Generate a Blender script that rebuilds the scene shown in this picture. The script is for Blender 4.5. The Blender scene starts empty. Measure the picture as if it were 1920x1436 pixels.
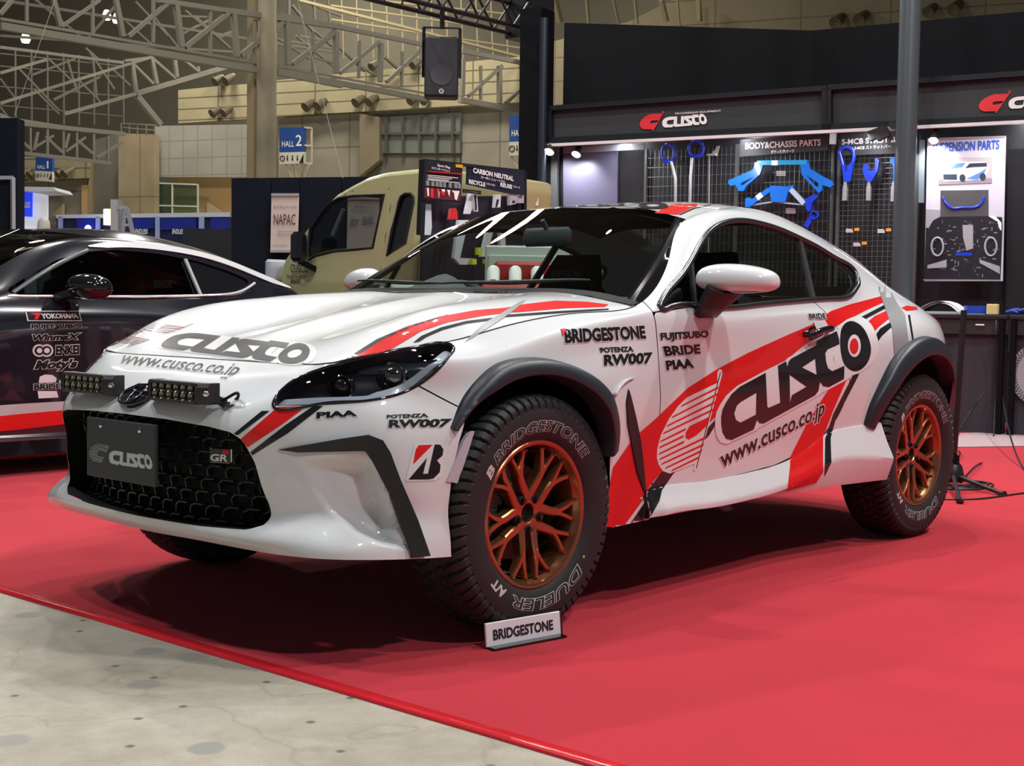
import bpy, bmesh, math, random
import numpy as np
from mathutils import Vector, Matrix
from mathutils.bvhtree import BVHTree

random.seed(7)
rng = np.random.default_rng(7)
scene = bpy.context.scene
COL = scene.collection

# ------------------------------------------------------------------ camera
IW, IH = 1920, 1436
FPX = 2509.78
CAM = np.array([3.03802, 3.49815, .98819])
YAW, PITCH, ROLL = -2.407019, -.0556137, .0160312
_fw = np.array([math.cos(YAW) * math.cos(PITCH), math.sin(YAW) * math.cos(PITCH), math.sin(PITCH)])
_rt = np.cross(_fw, [0, 0, 1]); _rt /= np.linalg.norm(_rt)
_up = np.cross(_rt, _fw)
CR = math.cos(ROLL) * _rt + math.sin(ROLL) * _up
CU = -math.sin(ROLL) * _rt + math.cos(ROLL) * _up
cam_d = bpy.data.cameras.new('camera')
cam_d.sensor_width = 36.0
cam_d.lens = FPX / IW * 36.0
cam_d.clip_start = .05
cam_d.clip_end = 400
cam_o = bpy.data.objects.new('camera', cam_d)
COL.objects.link(cam_o)
cam_o.matrix_world = Matrix(((CR[0], CU[0], -_fw[0], CAM[0]), (CR[1], CU[1], -_fw[1], CAM[1]),
                             (CR[2], CU[2], -_fw[2], CAM[2]), (0, 0, 0, 1)))
scene.camera = cam_o

# ------------------------------------------------------------------ light and exposure
scene.view_settings.view_transform = 'Standard'
scene.view_settings.look = 'None'
scene.view_settings.gamma = 1
scene.view_settings.use_curve_mapping = False
scene.view_settings.exposure = 0.0
W = bpy.data.worlds.new('hall_air')
scene.world = W
W.use_nodes = True
W.node_tree.nodes['Background'].inputs[0].default_value = (.82, .86, .95, 1)
W.node_tree.nodes['Background'].inputs[1].default_value = .15


def area(name, loc, target, size, power, color=(1, 1, 1), size_y=None, shape='DISK'):
    d = bpy.data.lights.new(name, 'AREA')
    d.energy = power; d.size = size; d.color = color; d.shape = shape
    if size_y:
        d.shape = 'RECTANGLE'; d.size_y = size_y
    o = bpy.data.objects.new(name, d)
    COL.objects.link(o)
    o.location = loc
    o.rotation_euler = (Vector(target) - Vector(loc)).to_track_quat('-Z', 'Y').to_euler()
    return o


#LIGHTS
# placed lamps of the hall and stand: (x, y, z, power, size, colour)
LAMPS = [(-8.6, -10.0, 9.0, 420, .26, (1, .98, .96)), (-10.9, -16.3, 9.0, 420, .4, (1, .98, .96)), (-6.0, -5.9, 9.0, 300, .22, (1, .97, .93)), (-4.2, -1.2, 9.0, 300, .16, (1, .96, .93)),
         (-9.2, .7, 9.0, 420, .5, (1, .97, .93)), (-5.1, -13.5, 9.0, 420, .6, (1, .97, .95)), (-3.4, -6.6, 9.0, 380, .22, (1, .95, .88)), (3.7, -3.7, 9.0, 420, .45, (.97, .98, 1)),
         (-6.0, 3.4, 8.5, 560, .5, (1, .98, .96)), (-2.5, 5.0, 8.5, 560, .5, (1, .98, .96)), (1.5, 7.0, 8.5, 520, .5, (.97, .98, 1)), (2.6, -1.5, 9.0, 260, .3, (.97, .98, 1)),
         (-1.8, -.5, 9.0, 160, .4, (1, 1, 1))]
for lx, ly, lz, e, sz, cl in LAMPS:
    area('hall_light', (lx, ly, lz), (lx * .6 - .3, ly * .6, 0), sz, e * .60, cl)
for lx, ly, e in ((-14, -18, 820), (-24, -26, 1150), (-34, -20, 1050), (-10, -30, 820), (-22, -36, 820), (-30, -36, 1150)):
    area('far_hall_light', (lx, ly, 15), (lx - 2, ly - 6, 0), 3.0, e, (1, .90, .70))
# unseen strip lights added under the booth fascia to brighten the display wall
for (x, y) in ((-8.35, -5.2), (-8.62, -3.9), (-8.88, -2.6), (-9.15, -1.3)):
    area('fascia_fill', (x + .30, y, 2.66), (x - .35, y - .05, 1.2), .05, 9, (.95, .97, 1), 1.1)
# ------------------------------------------------------------------ projection helpers (photo pixel -> place in the hall)
def ray(u, v):
    return CAM, _fw + CR * ((u - IW / 2) / FPX) + CU * ((IH / 2 - v) / FPX)


def onax(u, v, a, val):
    c, d = ray(u, v)
    return c + d * ((val - c[a]) / d[a])


def at(u, v, depth):
    c, d = ray(u, v)
    return c + d * depth


# ------------------------------------------------------------------ materials
MATS = {}


def mat(name, col, rough=.5, metal=0., coat=0., emit=None, estr=0., noise=0., nscale=40., bump=0., bscale=200., spec=.5,
        alpha=1., trans=0., ior=1.45, coat_rough=.03, sheen=0.):
    if name in MATS:
        return MATS[name]
    m = bpy.data.materials.new(name)
    m.use_nodes = True
    nt = m.node_tree
    b = nt.nodes['Principled BSDF']
    b.inputs['Base Color'].default_value = (*col, 1)
    b.inputs['Roughness'].default_value = rough
    b.inputs['Metallic'].default_value = metal
    b.inputs['Coat Weight'].default_value = coat
    b.inputs['Coat Roughness'].default_value = coat_rough
    b.inputs['Specular IOR Level'].default_value = spec
    b.inputs['Transmission Weight'].default_value = trans
    b.inputs['IOR'].default_value = ior
    b.inputs['Alpha'].default_value = alpha
    b.inputs['Sheen Weight'].default_value = sheen
    if emit:
        b.inputs['Emission Color'].default_value = (*emit, 1)
        b.inputs['Emission Strength'].default_value = estr
    if noise or bump:
        tc = nt.nodes.new('ShaderNodeTexCoord')
    if noise:
        n = nt.nodes.new('ShaderNodeTexNoise')
        n.inputs['Scale'].default_value = nscale
        n.inputs['Detail'].default_value = 6
        nt.links.new(tc.outputs['Object'], n.inputs['Vector'])
        r = nt.nodes.new('ShaderNodeValToRGB')
        r.color_ramp.elements[0].position = .3
        r.color_ramp.elements[1].position = .72
        r.color_ramp.elements[0].color = (*[c * (1 - noise) for c in col], 1)
        r.color_ramp.elements[1].color = (*[min(1, c * (1 + noise)) for c in col], 1)
        nt.links.new(n.outputs[0], r.inputs[0])
        nt.links.new(r.outputs[0], b.inputs['Base Color'])
    if bump:
        n2 = nt.nodes.new('ShaderNodeTexNoise')
        n2.inputs['Scale'].default_value = bscale
        n2.inputs['Detail'].default_value = 3
        nt.links.new(tc.outputs['Object'], n2.inputs['Vector'])
        bp = nt.nodes.new('ShaderNodeBump')
        bp.inputs['Strength'].default_value = bump
        bp.inputs['Distance'].default_value = .004
        nt.links.new(n2.outputs[0], bp.inputs['Height'])
        nt.links.new(bp.outputs[0], b.inputs['Normal'])
    MATS[name] = m
    return m


def glass(name, tint, refl=1.0):
    """thin automotive glass: fresnel mirror over tinted see-through"""
    m = bpy.data.materials.new(name)
    m.use_nodes = True
    nt = m.node_tree
    nt.nodes.remove(nt.nodes['Principled BSDF'])
    out = nt.nodes['Material Output']
    t = nt.nodes.new('ShaderNodeBsdfTransparent'); t.inputs[0].default_value = (*tint, 1)
    g = nt.nodes.new('ShaderNodeBsdfGlossy'); g.inputs['Roughness'].default_value = .0
    g.inputs[0].default_value = (refl, refl, refl, 1)
    # the same from both faces: .04 + .96 (1 - |n.i|)^5
    ge = nt.nodes.new('ShaderNodeNewGeometry')
    dt = nt.nodes.new('ShaderNodeVectorMath'); dt.operation = 'DOT_PRODUCT'
    nt.links.new(ge.outputs['Normal'], dt.inputs[0]); nt.links.new(ge.outputs['Incoming'], dt.inputs[1])
    def mth(op, a, b=None):
        n = nt.nodes.new('ShaderNodeMath'); n.operation = op
        for k, q in enumerate((a, b)):
            if q is None: continue
            if isinstance(q, (int, float)): n.inputs[k].default_value = q
            else: nt.links.new(q, n.inputs[k])
        return n.outputs[0]
    k5 = mth('POWER', mth('SUBTRACT', 1., mth('ABSOLUTE', dt.outputs['Value'])), 5.)
    fr = mth('ADD', mth('MULTIPLY', k5, .93), .05)
    mx = nt.nodes.new('ShaderNodeMixShader')
    nt.links.new(fr, mx.inputs[0]); nt.links.new(t.outputs[0], mx.inputs[1])
    nt.links.new(g.outputs[0], mx.inputs[2]); nt.links.new(mx.outputs[0], out.inputs[0])
    MATS[name] = m
    return m


# ------------------------------------------------------------------ objects
def link(o, parent=None, label=None, cat=None, group=None, kind=None):
    if o.name not in COL.objects:
        COL.objects.link(o)
    if parent is not None:
        o.parent = parent
        if parent.type == 'EMPTY': o.matrix_parent_inverse = parent.matrix_world.inverted()
    if label: o['label'] = label
    if cat: o['category'] = cat
    if group: o['group'] = group
    if kind: o['kind'] = kind
    return o


def thing(name, loc, label, cat, group=None, rz=0.):
    o = bpy.data.objects.new(name, None)
    o.empty_display_size = .1
    o.location = loc
    o.rotation_euler = (0, 0, rz)
    COL.objects.link(o)
    o['label'] = label; o['category'] = cat
    if group: o['group'] = group
    bpy.context.view_layer.update()
    return o


def mesh(name, V, F, m=None, parent=None, smooth=None, label=None, cat=None, group=None, kind=None):
    """vertices in the world; if parented to a thing they keep their place"""
    me = bpy.data.meshes.new(name)
    me.from_pydata([tuple(map(float, v)) for v in V], [], [tuple(int(i) for i in f) for f in F])
    me.update()
    if smooth is not None:
        me.polygons.foreach_set('use_smooth', [True] * len(me.polygons))
        if smooth < 180:
            me.set_sharp_from_angle(angle=math.radians(smooth))
    if m is not None:
        me.materials.append(m)
    o = bpy.data.objects.new(name, me)
    return link(o, parent, label, cat, group, kind)


class MB:
    """collects shapes that become ONE mesh object"""
    def __init__(s):
        s.V = []; s.F = []

    def add(s, V, F):
        n = len(s.V)
        s.V += [tuple(map(float, v)) for v in V]
        s.F += [tuple(int(i) + n for i in f) for f in F]
        return s

    def box(s, c, d, R=None, bev=0.):
        x, y, z = [q / 2 for q in d]
        if bev > 0:
            b = min(bev, x * .99, y * .99, z * .99)
            V = []
            for sx in (-1, 1):
                for sy in (-1, 1):
                    for sz in (-1, 1):
                        V += [(sx * x, sy * (y - b), sz * (z - b)), (sx * (x - b), sy * y, sz * (z - b)), (sx * (x - b), sy * (y - b), sz * z)]
            bm = bmesh.new()
            for v in V: bm.verts.new(v)
            r = bmesh.ops.convex_hull(bm, input=bm.verts)
            bmesh.ops.dissolve_limit(bm, angle_limit=.01, verts=bm.verts, edges=bm.edges)
            bm.verts.index_update()
            V = np.array([v.co[:] for v in bm.verts]); F = [[v.index for v in f.verts] for f in bm.faces]
            bm.free()
        else:
            V = np.array([(a, b, c2) for a in (-x, x) for b in (-y, y) for c2 in (-z, z)])
            F = [(0, 1, 3, 2), (4, 6, 7, 5), (0, 4, 5, 1), (2, 3, 7, 6), (0, 2, 6, 4), (1, 5, 7, 3)]
        if R is not None: V = V @ np.array(R).T
        return s.add(V + np.array(c), F)

    def bar(s, a, b, w, h=None, up=(0, 0, 1), n=0):
        """a bar from a to b: n=0 square w x h, else round with n sides and diameter w"""
        a = np.array(a, float); b = np.array(b, float); d = b - a; L = np.linalg.norm(d)
        if L < 1e-9: return s
        d /= L; up = np.array(up, float)
        if abs(d @ up) > .99: up = np.array([1., 0, 0])
        x = np.cross(up, d); x /= np.linalg.norm(x); y = np.cross(d, x)
        h = h or w
        if n:
            t = np.arange(n) * 2 * np.pi / n
            ring = np.outer(np.cos(t), x) * w / 2 + np.outer(np.sin(t), y) * h / 2
            k = n
        else:
            ring = np.array([x * w / 2 + y * h / 2, -x * w / 2 + y * h / 2, -x * w / 2 - y * h / 2, x * w / 2 - y * h / 2]); k = 4
        V = np.vstack([a + ring, b + ring])
        F = [(i, (i + 1) % k, k + (i + 1) % k, k + i) for i in range(k)] + [tuple(range(k - 1, -1, -1)), tuple(range(k, 2 * k))]
        return s.add(V, F)

    def tube(s, pts, r, n=8, closed=False):
        P = np.array(pts, float)
        m = len(P)
        T = np.gradient(P, axis=0) if not closed else np.roll(P, -1, 0) - np.roll(P, 1, 0)
        T /= np.linalg.norm(T, axis=1)[:, None] + 1e-12
        up = np.array([0, 0, 1.]) if abs(T[0][2]) < .9 else np.array([1., 0, 0])
        V = []
        rr = np.full(m, r) if np.isscalar(r) else np.array(r)
        x = np.cross(up, T[0])
        for i in range(m):
            x = x - T[i] * (x @ T[i]); x /= np.linalg.norm(x) + 1e-12
            y = np.cross(T[i], x)
            for k in range(n):
                a = 2 * np.pi * k / n
                V.append(P[i] + rr[i] * (math.cos(a) * x + math.sin(a) * y))
        F = []
        for i in range(m if closed else m - 1):
            j = (i + 1) % m
            for k in range(n):
                F.append((i * n + k, i * n + (k + 1) % n, j * n + (k + 1) % n, j * n + k))
        if not closed:
            F += [tuple(range(n - 1, -1, -1)), tuple(range((m - 1) * n, m * n))]
        return s.add(V, F)

    def lathe(s, prof, c, axis=(0, 1, 0), n=48, cap=False, a0=0., a1=2 * math.pi):
        """profile points (radius, along) turned about an axis through c"""
        ax = np.array(axis, float); ax /= np.linalg.norm(ax)
        ref = np.array([0, 0, 1.]) if abs(ax[2]) < .9 else np.array([1., 0, 0])
        e1 = np.cross(ref, ax); e1 /= np.linalg.norm(e1); e2 = np.cross(ax, e1)
        full = abs(a1 - a0 - 2 * math.pi) < 1e-6
        m = len(prof)
        N = n if full else n + 1
        V = []
        for i in range(N):
            t = a0 + (a1 - a0) * i / n
            for r, h in prof:
                V.append(np.array(c) + ax * h + r * (math.cos(t) * e1 + math.sin(t) * e2))
        F = []
        for i in range(n):
            j = (i + 1) % N
            for k in range(m - 1):
                F.append((i * m + k, i * m + k + 1, j * m + k + 1, j * m + k))
        if cap:
            F.append(tuple(i * m for i in range(N))); F.append(tuple(i * m + m - 1 for i in range(N - 1, -1, -1)))
        return s.add(V, F)

    def prism(s, poly, o, ex, ey, depth):
        """a 2-D outline (ccw) laid on axes ex, ey at o and given a thickness along ex x ey"""
        ex = np.array(ex, float); ey = np.array(ey, float); nz = np.cross(ex, ey); nz /= np.linalg.norm(nz)
        P = np.array([np.array(o) + ex * a + ey * b for a, b in poly])
        k = len(P)
        V = np.vstack([P, P + nz * depth])
        F = [tuple(range(k - 1, -1, -1)), tuple(range(k, 2 * k))] + [(i, (i + 1) % k, k + (i + 1) % k, k + i) for i in range(k)]
        return s.add(V, F)

    def build(s, name, m=None, parent=None, smooth=35, **kw):
        return mesh(name, s.V, s.F, m, parent, smooth, **kw)


def mirrored(V):
    V = np.array(V, float).copy(); V[:, 1] *= -1
    return V


# ------------------------------------------------------------------ smooth surfaces through points
def natspline(t, P, tq):
    """natural cubic spline through P (n,k) at knots t, evaluated at tq"""
    n = len(t); P = np.asarray(P, float)
    if n == 2:
        w = ((tq - t[0]) / (t[1] - t[0]))[:, None]
        return P[0] * (1 - w) + P[1] * w
    h = np.diff(t)
    A = np.zeros((n, n)); B = np.zeros_like(P)
    A[0, 0] = A[-1, -1] = 1
    for i in range(1, n - 1):
        A[i, i - 1] = h[i - 1]; A[i, i] = 2 * (h[i - 1] + h[i]); A[i, i + 1] = h[i]
        B[i] = 6 * ((P[i + 1] - P[i]) / h[i] - (P[i] - P[i - 1]) / h[i - 1])
    M = np.linalg.solve(A, B)
    k = np.clip(np.searchsorted(t, tq, side='right') - 1, 0, n - 2)
    hk = h[k][:, None]
    a = ((t[k + 1] - tq)[:, None]) / hk; b = ((tq - t[k])[:, None]) / hk
    return a * P[k] + b * P[k + 1] + ((a ** 3 - a) * M[k] + (b ** 3 - b) * M[k + 1]) * hk ** 2 / 6


def knots(G):
    """average chord length along axis 0 of a grid (n,m,3)"""
    d = np.linalg.norm(np.diff(G, axis=0), axis=2).mean(axis=1)
    return np.concatenate([[0], np.cumsum(np.maximum(d, 1e-4))])


def qs(t, sub):
    return np.concatenate([np.linspace(t[i], t[i + 1], sub, endpoint=False) for i in range(len(t) - 1)] + [[t[-1]]])


def surf(G, su, sv, tu=None, tv=None):
    G = np.asarray(G, float)
    tu = knots(G) if tu is None else tu
    tv = knots(G.transpose(1, 0, 2)) if tv is None else tv
    n, m, _ = G.shape
    qu, qv = qs(tu, su), qs(tv, sv)
    A = natspline(tu, G.reshape(n, -1), qu).reshape(len(qu), m, 3)
    B = natspline(tv, A.transpose(1, 0, 2).reshape(m, -1), qv).reshape(len(qv), len(qu), 3).transpose(1, 0, 2)
    return B, qu, qv


def gridfaces(n, m, flip=False):
    F = []
    for i in range(n - 1):
        for j in range(m - 1):
            f = (i * m + j, i * m + j + 1, (i + 1) * m + j + 1, (i + 1) * m + j)
            F.append(f[::-1] if flip else f)
    return F


def curve(pts, n, closed=False):
    P = np.array(pts, float)
    if closed:
        P = np.vstack([P[-3:], P, P[:3]])
    t = np.concatenate([[0], np.cumsum(np.linalg.norm(np.diff(P, axis=0), axis=1) + 1e-9)])
    if closed:
        return natspline(t, P, np.linspace(t[3], t[-3], n, endpoint=False))
    return natspline(t, P, np.linspace(0, t[-1], n))


# ------------------------------------------------------------------ trimming
def sdf(poly, Q):
    """signed distance of points Q (n,2) to a closed outline, positive inside"""
    P = np.array(poly, float); Q = np.asarray(Q, float)
    best = np.full(len(Q), 1e9); ins = np.zeros(len(Q), bool)
    for i in range(len(P)):
        a, b = P[i], P[(i + 1) % len(P)]
        ab = b - a
        t = np.clip(((Q - a) @ ab) / (ab @ ab + 1e-18), 0, 1)
        best = np.minimum(best, np.hypot(*(Q - a - t[:, None] * ab).T))
        c = (a[1] > Q[:, 1]) != (b[1] > Q[:, 1])
        with np.errstate(divide='ignore', invalid='ignore'):
            xx = (b[0] - a[0]) * (Q[:, 1] - a[1]) / (b[1] - a[1]) + a[0]
        ins ^= c & (Q[:, 0] < xx)
    return np.where(ins, best, -best)


def dline(pts, Q):
    """signed distance to an open polyline, positive on its left"""
    P = np.array(pts, float); Q = np.asarray(Q, float)
    best = np.full(len(Q), 1e9); sg = np.ones(len(Q))
    for i in range(len(P) - 1):
        a, b = P[i], P[i + 1]; ab = b - a
        lo = -1e9 if i == 0 else 0
        hi = 1e9 if i == len(P) - 2 else 1
        t = np.clip(((Q - a) @ ab) / (ab @ ab), lo, hi)
        r = Q - a - t[:, None] * ab
        d = np.hypot(*r.T)
        s = np.sign(ab[0] * (Q - a)[:, 1] - ab[1] * (Q - a)[:, 0]); s[s == 0] = 1
        up = d < best - 1e-12
        best = np.where(up, d, best); sg = np.where(up, s, sg)
    return best * sg


def clip(V, F, d):
    """keep the part of a mesh where d >= 0"""
    V = np.asarray(V, float)
    pos = d >= 0
    nV = []; vmap = {}; emap = {}
    def vi(i):
        if i not in vmap:
            vmap[i] = len(nV); nV.append(V[i])
        return vmap[i]
    def ei(i, j):
        k = (i, j) if i < j else (j, i)
        if k not in emap:
            t = d[i] / (d[i] - d[j])
            emap[k] = len(nV); nV.append(V[i] + (V[j] - V[i]) * t)
        return emap[k]
    nF = []
    for f in F:
        p = [pos[i] for i in f]
        if all(p):
            nF.append([vi(i) for i in f]); continue
        if not any(p):
            continue
        o = []
        for k in range(len(f)):
            i, j = f[k], f[(k + 1) % len(f)]
            if pos[i]: o.append(vi(i))
            if pos[i] != pos[j]: o.append(ei(i, j))
        if len(o) >= 3: nF.append(o)
    return np.array(nV).reshape(-1, 3), nF


def vnormals(V, F):
    N = np.zeros((len(V), 3))
    for f in F:
        a = V[f[0]]
        n = np.zeros(3)
        for k in range(1, len(f) - 1):
            n += np.cross(V[f[k]] - a, V[f[k + 1]] - a)
        for i in f: N[i] += n
    return N / (np.linalg.norm(N, axis=1)[:, None] + 1e-12)


# ------------------------------------------------------------------ flat shapes, lettering
def fill2d(loops, offset=0., res=6):
    """closed outlines (holes by even-odd) -> flat triangulated mesh; offset grows them"""
    cu = bpy.data.curves.new('tmp', 'CURVE')
    cu.dimensions = '2D'; cu.fill_mode = 'FRONT'; cu.offset = offset
    for L in loops:
        s = cu.splines.new('POLY'); s.points.add(len(L) - 1); s.use_cyclic_u = True
        for p, (x, y) in zip(s.points, L): p.co = (x, y, 0, 1)
    return _curve_mesh(cu)


def _curve_mesh(cu):
    o = bpy.data.objects.new('tmp', cu)
    COL.objects.link(o)
    dg = bpy.context.evaluated_depsgraph_get()
    me = o.evaluated_get(dg).to_mesh()
    V = np.array([v.co[:2] for v in me.vertices]).reshape(-1, 2)
    F = [tuple(p.vertices) for p in me.polygons]
    o.to_mesh_clear()
    bpy.data.objects.remove(o)
    bpy.data.curves.remove(cu)
    return V, F


_TXT = {}


def text2d(s, offset=0., shear=0., space=1., res=3):
    k = (s, offset, shear, space, res)
    if k not in _TXT:
        cu = bpy.data.curves.new('tmp', 'FONT')
        cu.body = s; cu.offset = offset; cu.shear = shear; cu.space_character = space; cu.resolution_u = res
        cu.align_x = 'LEFT'; cu.fill_mode = 'FRONT'
        _TXT[k] = _curve_mesh(cu)
    V, F = _TXT[k]
    return V.copy(), F


def merge2d(items):
    V = []; F = []
    n = 0
    for v, f in items:
        V.append(v); F += [tuple(i + n for i in q) for q in f]; n += len(v)
    return np.vstack(V), F


def subdiv2d(V, F, step):
    """cut a flat mesh along a grid so that it can follow a curved surface"""
    bm = bmesh.new()
    vs = [bm.verts.new((x, y, 0)) for x, y in V]
    for f in F:
        try: bm.faces.new([vs[i] for i in f])
        except ValueError: pass
    lo, hi = V.min(0), V.max(0)
    sx, sy = step if hasattr(step, '__len__') else (step, step)
    for a, st in ((0, sx), (1, sy)):
        no = (1, 0, 0) if a == 0 else (0, 1, 0)
        for c in np.arange(lo[a] + st, hi[a], st):
            co = (c, 0, 0) if a == 0 else (0, c, 0)
            bmesh.ops.bisect_plane(bm, geom=bm.verts[:] + bm.edges[:] + bm.faces[:], plane_co=co, plane_no=no, dist=1e-7)
    bm.verts.index_update()
    V2 = np.array([v.co[:2] for v in bm.verts]); F2 = [[v.index for v in f.verts] for f in bm.faces]
    bm.free()
    return V2, F2


def fit2d(V, ref=None):
    """scale to the unit square (of ref's box)"""
    R = V if ref is None else ref
    lo, hi = R.min(0), R.max(0)
    return (V - lo) / np.maximum(hi - lo, 1e-9)


def quadH(q):
    """projective map of the unit square to a quad given as bottom-left, bottom-right, top-right, top-left"""
    (x0, y0), (x1, y1), (x2, y2), (x3, y3) = q
    dx1, dx2, sx = x1 - x2, x3 - x2, x0 - x1 + x2 - x3
    dy1, dy2, sy = y1 - y2, y3 - y2, y0 - y1 + y2 - y3
    den = dx1 * dy2 - dx2 * dy1
    g = (sx * dy2 - dx2 * sy) / den; h = (dx1 * sy - sx * dy1) / den
    return np.array([[x1 - x0 + g * x1, x3 - x0 + h * x3, x0], [y1 - y0 + g * y1, y3 - y0 + h * y3, y0], [g, h, 1]])


def happly(Hm, P):
    P = np.asarray(P, float)
    w = np.c_[P, np.ones(len(P))] @ Hm.T
    return w[:, :2] / w[:, 2:]


def flat(V2, o, ex, ey):
    """flat 2-D points onto a plane in the hall"""
    return np.array(o) + np.outer(V2[:, 0], ex) + np.outer(V2[:, 1], ey)


def sheet_text(mb, s, o, ex, ey, h, w=None, offset=.0, shear=0., space=1., lift=.002, center=False):
    """lettering of cap height h (width w if given) on a plane with unit axes ex, ey; o is its lower left corner"""
    V, F = text2d(s, offset, shear, space)
    if len(V) == 0: return mb
    lo, hi = V.min(0), V.max(0)
    sc = h / (hi[1] - lo[1])
    V = (V - lo) * sc
    if w: V[:, 0] *= w / V[:, 0].max()
    if center: V[:, 0] -= V[:, 0].max() / 2
    ex = np.array(ex, float); ey = np.array(ey, float)
    return mb.add(flat(V, np.array(o) + np.cross(ex, ey) * lift, ex, ey), F)
# ------------------------------------------------------------------ floor
def floor_mat(name, kind):
    m = bpy.data.materials.new(name); m.use_nodes = True
    nt = m.node_tree; N = nt.nodes; L = nt.links
    b = N['Principled BSDF']
    tc = N.new('ShaderNodeTexCoord')
    def noise(scale, detail=6, rough=.6, dist=0.):
        n = N.new('ShaderNodeTexNoise'); n.inputs['Scale'].default_value = scale; n.inputs['Detail'].default_value = detail
        n.inputs['Roughness'].default_value = rough; n.inputs['Distortion'].default_value = dist
        L.new(tc.outputs['Object'], n.inputs['Vector']); return n.outputs[0]
    def ramp(src, stops):
        r = N.new('ShaderNodeValToRGB')
        while len(r.color_ramp.elements) < len(stops): r.color_ramp.elements.new(.5)
        for e, (p, c_) in zip(r.color_ramp.elements, stops): e.position = p; e.color = (*c_, 1)
        L.new(src, r.inputs[0]); return r.outputs[0]
    def mix(a_, b_, f, mode='MIX'):
        x = N.new('ShaderNodeMix'); x.data_type = 'RGBA'; x.blend_type = mode
        if isinstance(f, float): x.inputs[0].default_value = f
        else: L.new(f, x.inputs[0])
        L.new(a_, x.inputs[6])
        if isinstance(b_, tuple): x.inputs[7].default_value = (*b_, 1)
        else: L.new(b_, x.inputs[7])
        return x.outputs[2]
    if kind == 'concrete':
        c0 = ramp(noise(.9, 8), [(.3, (.30, .27, .21)), (.55, (.44, .40, .32)), (.75, (.53, .50, .42))])
        c1 = ramp(noise(9, 8, .7), [(.35, (.80, .79, .78)), (.6, (1, 1, 1))])
        c = mix(c0, c1, .8, 'MULTIPLY')
        fine = ramp(noise(160, 4), [(.3, (.86, .86, .86)), (.7, (1.08, 1.08, 1.08))])
        c = mix(c, fine, .8, 'MULTIPLY')
        # filled anchor holes and chips
        v = N.new('ShaderNodeTexVoronoi'); v.voronoi_dimensions = '2D'; v.inputs['Scale'].default_value = 2.3; v.inputs['Randomness'].default_value = 1.
        L.new(tc.outputs['Object'], v.inputs['Vector'])
        sp = ramp(v.outputs['Distance'], [(.085, (.75, .75, .75)), (.11, (0, 0, 0))])
        c = mix(c, (.24, .235, .215), sp)
        v2 = N.new('ShaderNodeTexVoronoi'); v2.voronoi_dimensions = '2D'; v2.inputs['Scale'].default_value = 3.4
        L.new(tc.outputs['Object'], v2.inputs['Vector'])
        sp2 = ramp(v2.outputs['Distance'], [(.02, (.8, .8, .8)), (.05, (0, 0, 0))])
        c = mix(c, (.06, .055, .05), sp2)
        # hairline cracks
        v3 = N.new('ShaderNodeTexVoronoi'); v3.feature = 'DISTANCE_TO_EDGE'; v3.inputs['Scale'].default_value = .3
        w = N.new('ShaderNodeVectorMath'); w.operation = 'ADD'
        nz = N.new('ShaderNodeTexNoise'); nz.inputs['Scale'].default_value = 3.
        L.new(tc.outputs['Object'], nz.inputs['Vector']); L.new(tc.outputs['Object'], w.inputs[0]); L.new(nz.outputs['Color'], w.inputs[1]); L.new(w.outputs[0], v3.inputs['Vector'])
        cr = ramp(v3.outputs['Distance'], [(.001, (.30, .30, .30)), (.004, (0, 0, 0))])
        c = mix(c, (.20, .16, .12), cr)
        L.new(c, b.inputs['Base Color'])
        b.inputs['Roughness'].default_value = .62
        src = noise(60, 6, .7); bs = .25
    else:
        c = ramp(noise(420, 3, .7), [(.28, (.34, .010, .020)), (.5, (.49, .018, .032)), (.74, (.66, .045, .065))])
        c2 = ramp(noise(1.3, 5), [(.3, (.90, .90, .90)), (.7, (1.06, 1.03, 1.03))])
        c = mix(c, c2, .8, 'MULTIPLY')
        L.new(c, b.inputs['Base Color'])
        b.inputs['Roughness'].default_value = .95
        b.inputs['Specular IOR Level'].default_value = .2
        b.inputs['Sheen Weight'].default_value = .25
        b.inputs['Sheen Tint'].default_value = (1, .55, .6, 1)
        src = noise(500, 3, .7); bs = .5
    bp = N.new('ShaderNodeBump'); bp.inputs['Strength'].default_value = bs; bp.inputs['Distance'].default_value = .003
    L.new(src, bp.inputs['Height']); L.new(bp.outputs[0], b.inputs['Normal'])
    return m


mesh('floor', [(-90, -70, -.006), (20, -70, -.006), (20, 30, -.006), (-90, 30, -.006)], [(0, 1, 2, 3)], floor_mat('hall_concrete', 'concrete'), kind='structure')
ex_ = lambda y: .8327 - .0238 * y
CP = floor_mat('red_carpet', 'carpet')
mb = MB(); mb.add([(ex_(12) - .03, 12, 0), (-11.9, 12, 0), (-9.8, 1.0, 0), (-7.75, -6.9, 0), (ex_(-6.9) - .03, -6.9, 0)], [(0, 1, 2, 3, 4)])
mb.build('carpet', CP, label='red exhibition carpet under the coupe, its front edge taped to the concrete', cat='carpet', smooth=None)
mb = MB()
ys = np.linspace(-6.9, 12, 60)
V = []
for y in ys:
    for dx, z in ((.0, -.005), (-.002, .0025), (-.022, .0045), (-.045, .003)): V.append((ex_(y) + dx + .0015 * math.sin(y * 7), y, z))
mb.add(V, [(i * 4 + k, i * 4 + k + 1, (i + 1) * 4 + k + 1, (i + 1) * 4 + k) for i in range(59) for k in range(3)])
mb.build('carpet_tape', mat('red_tape', (.62, .02, .03), rough=.18, coat=.6), label='glossy red tape strip along the carpet edge', cat='tape', smooth=180)
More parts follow.
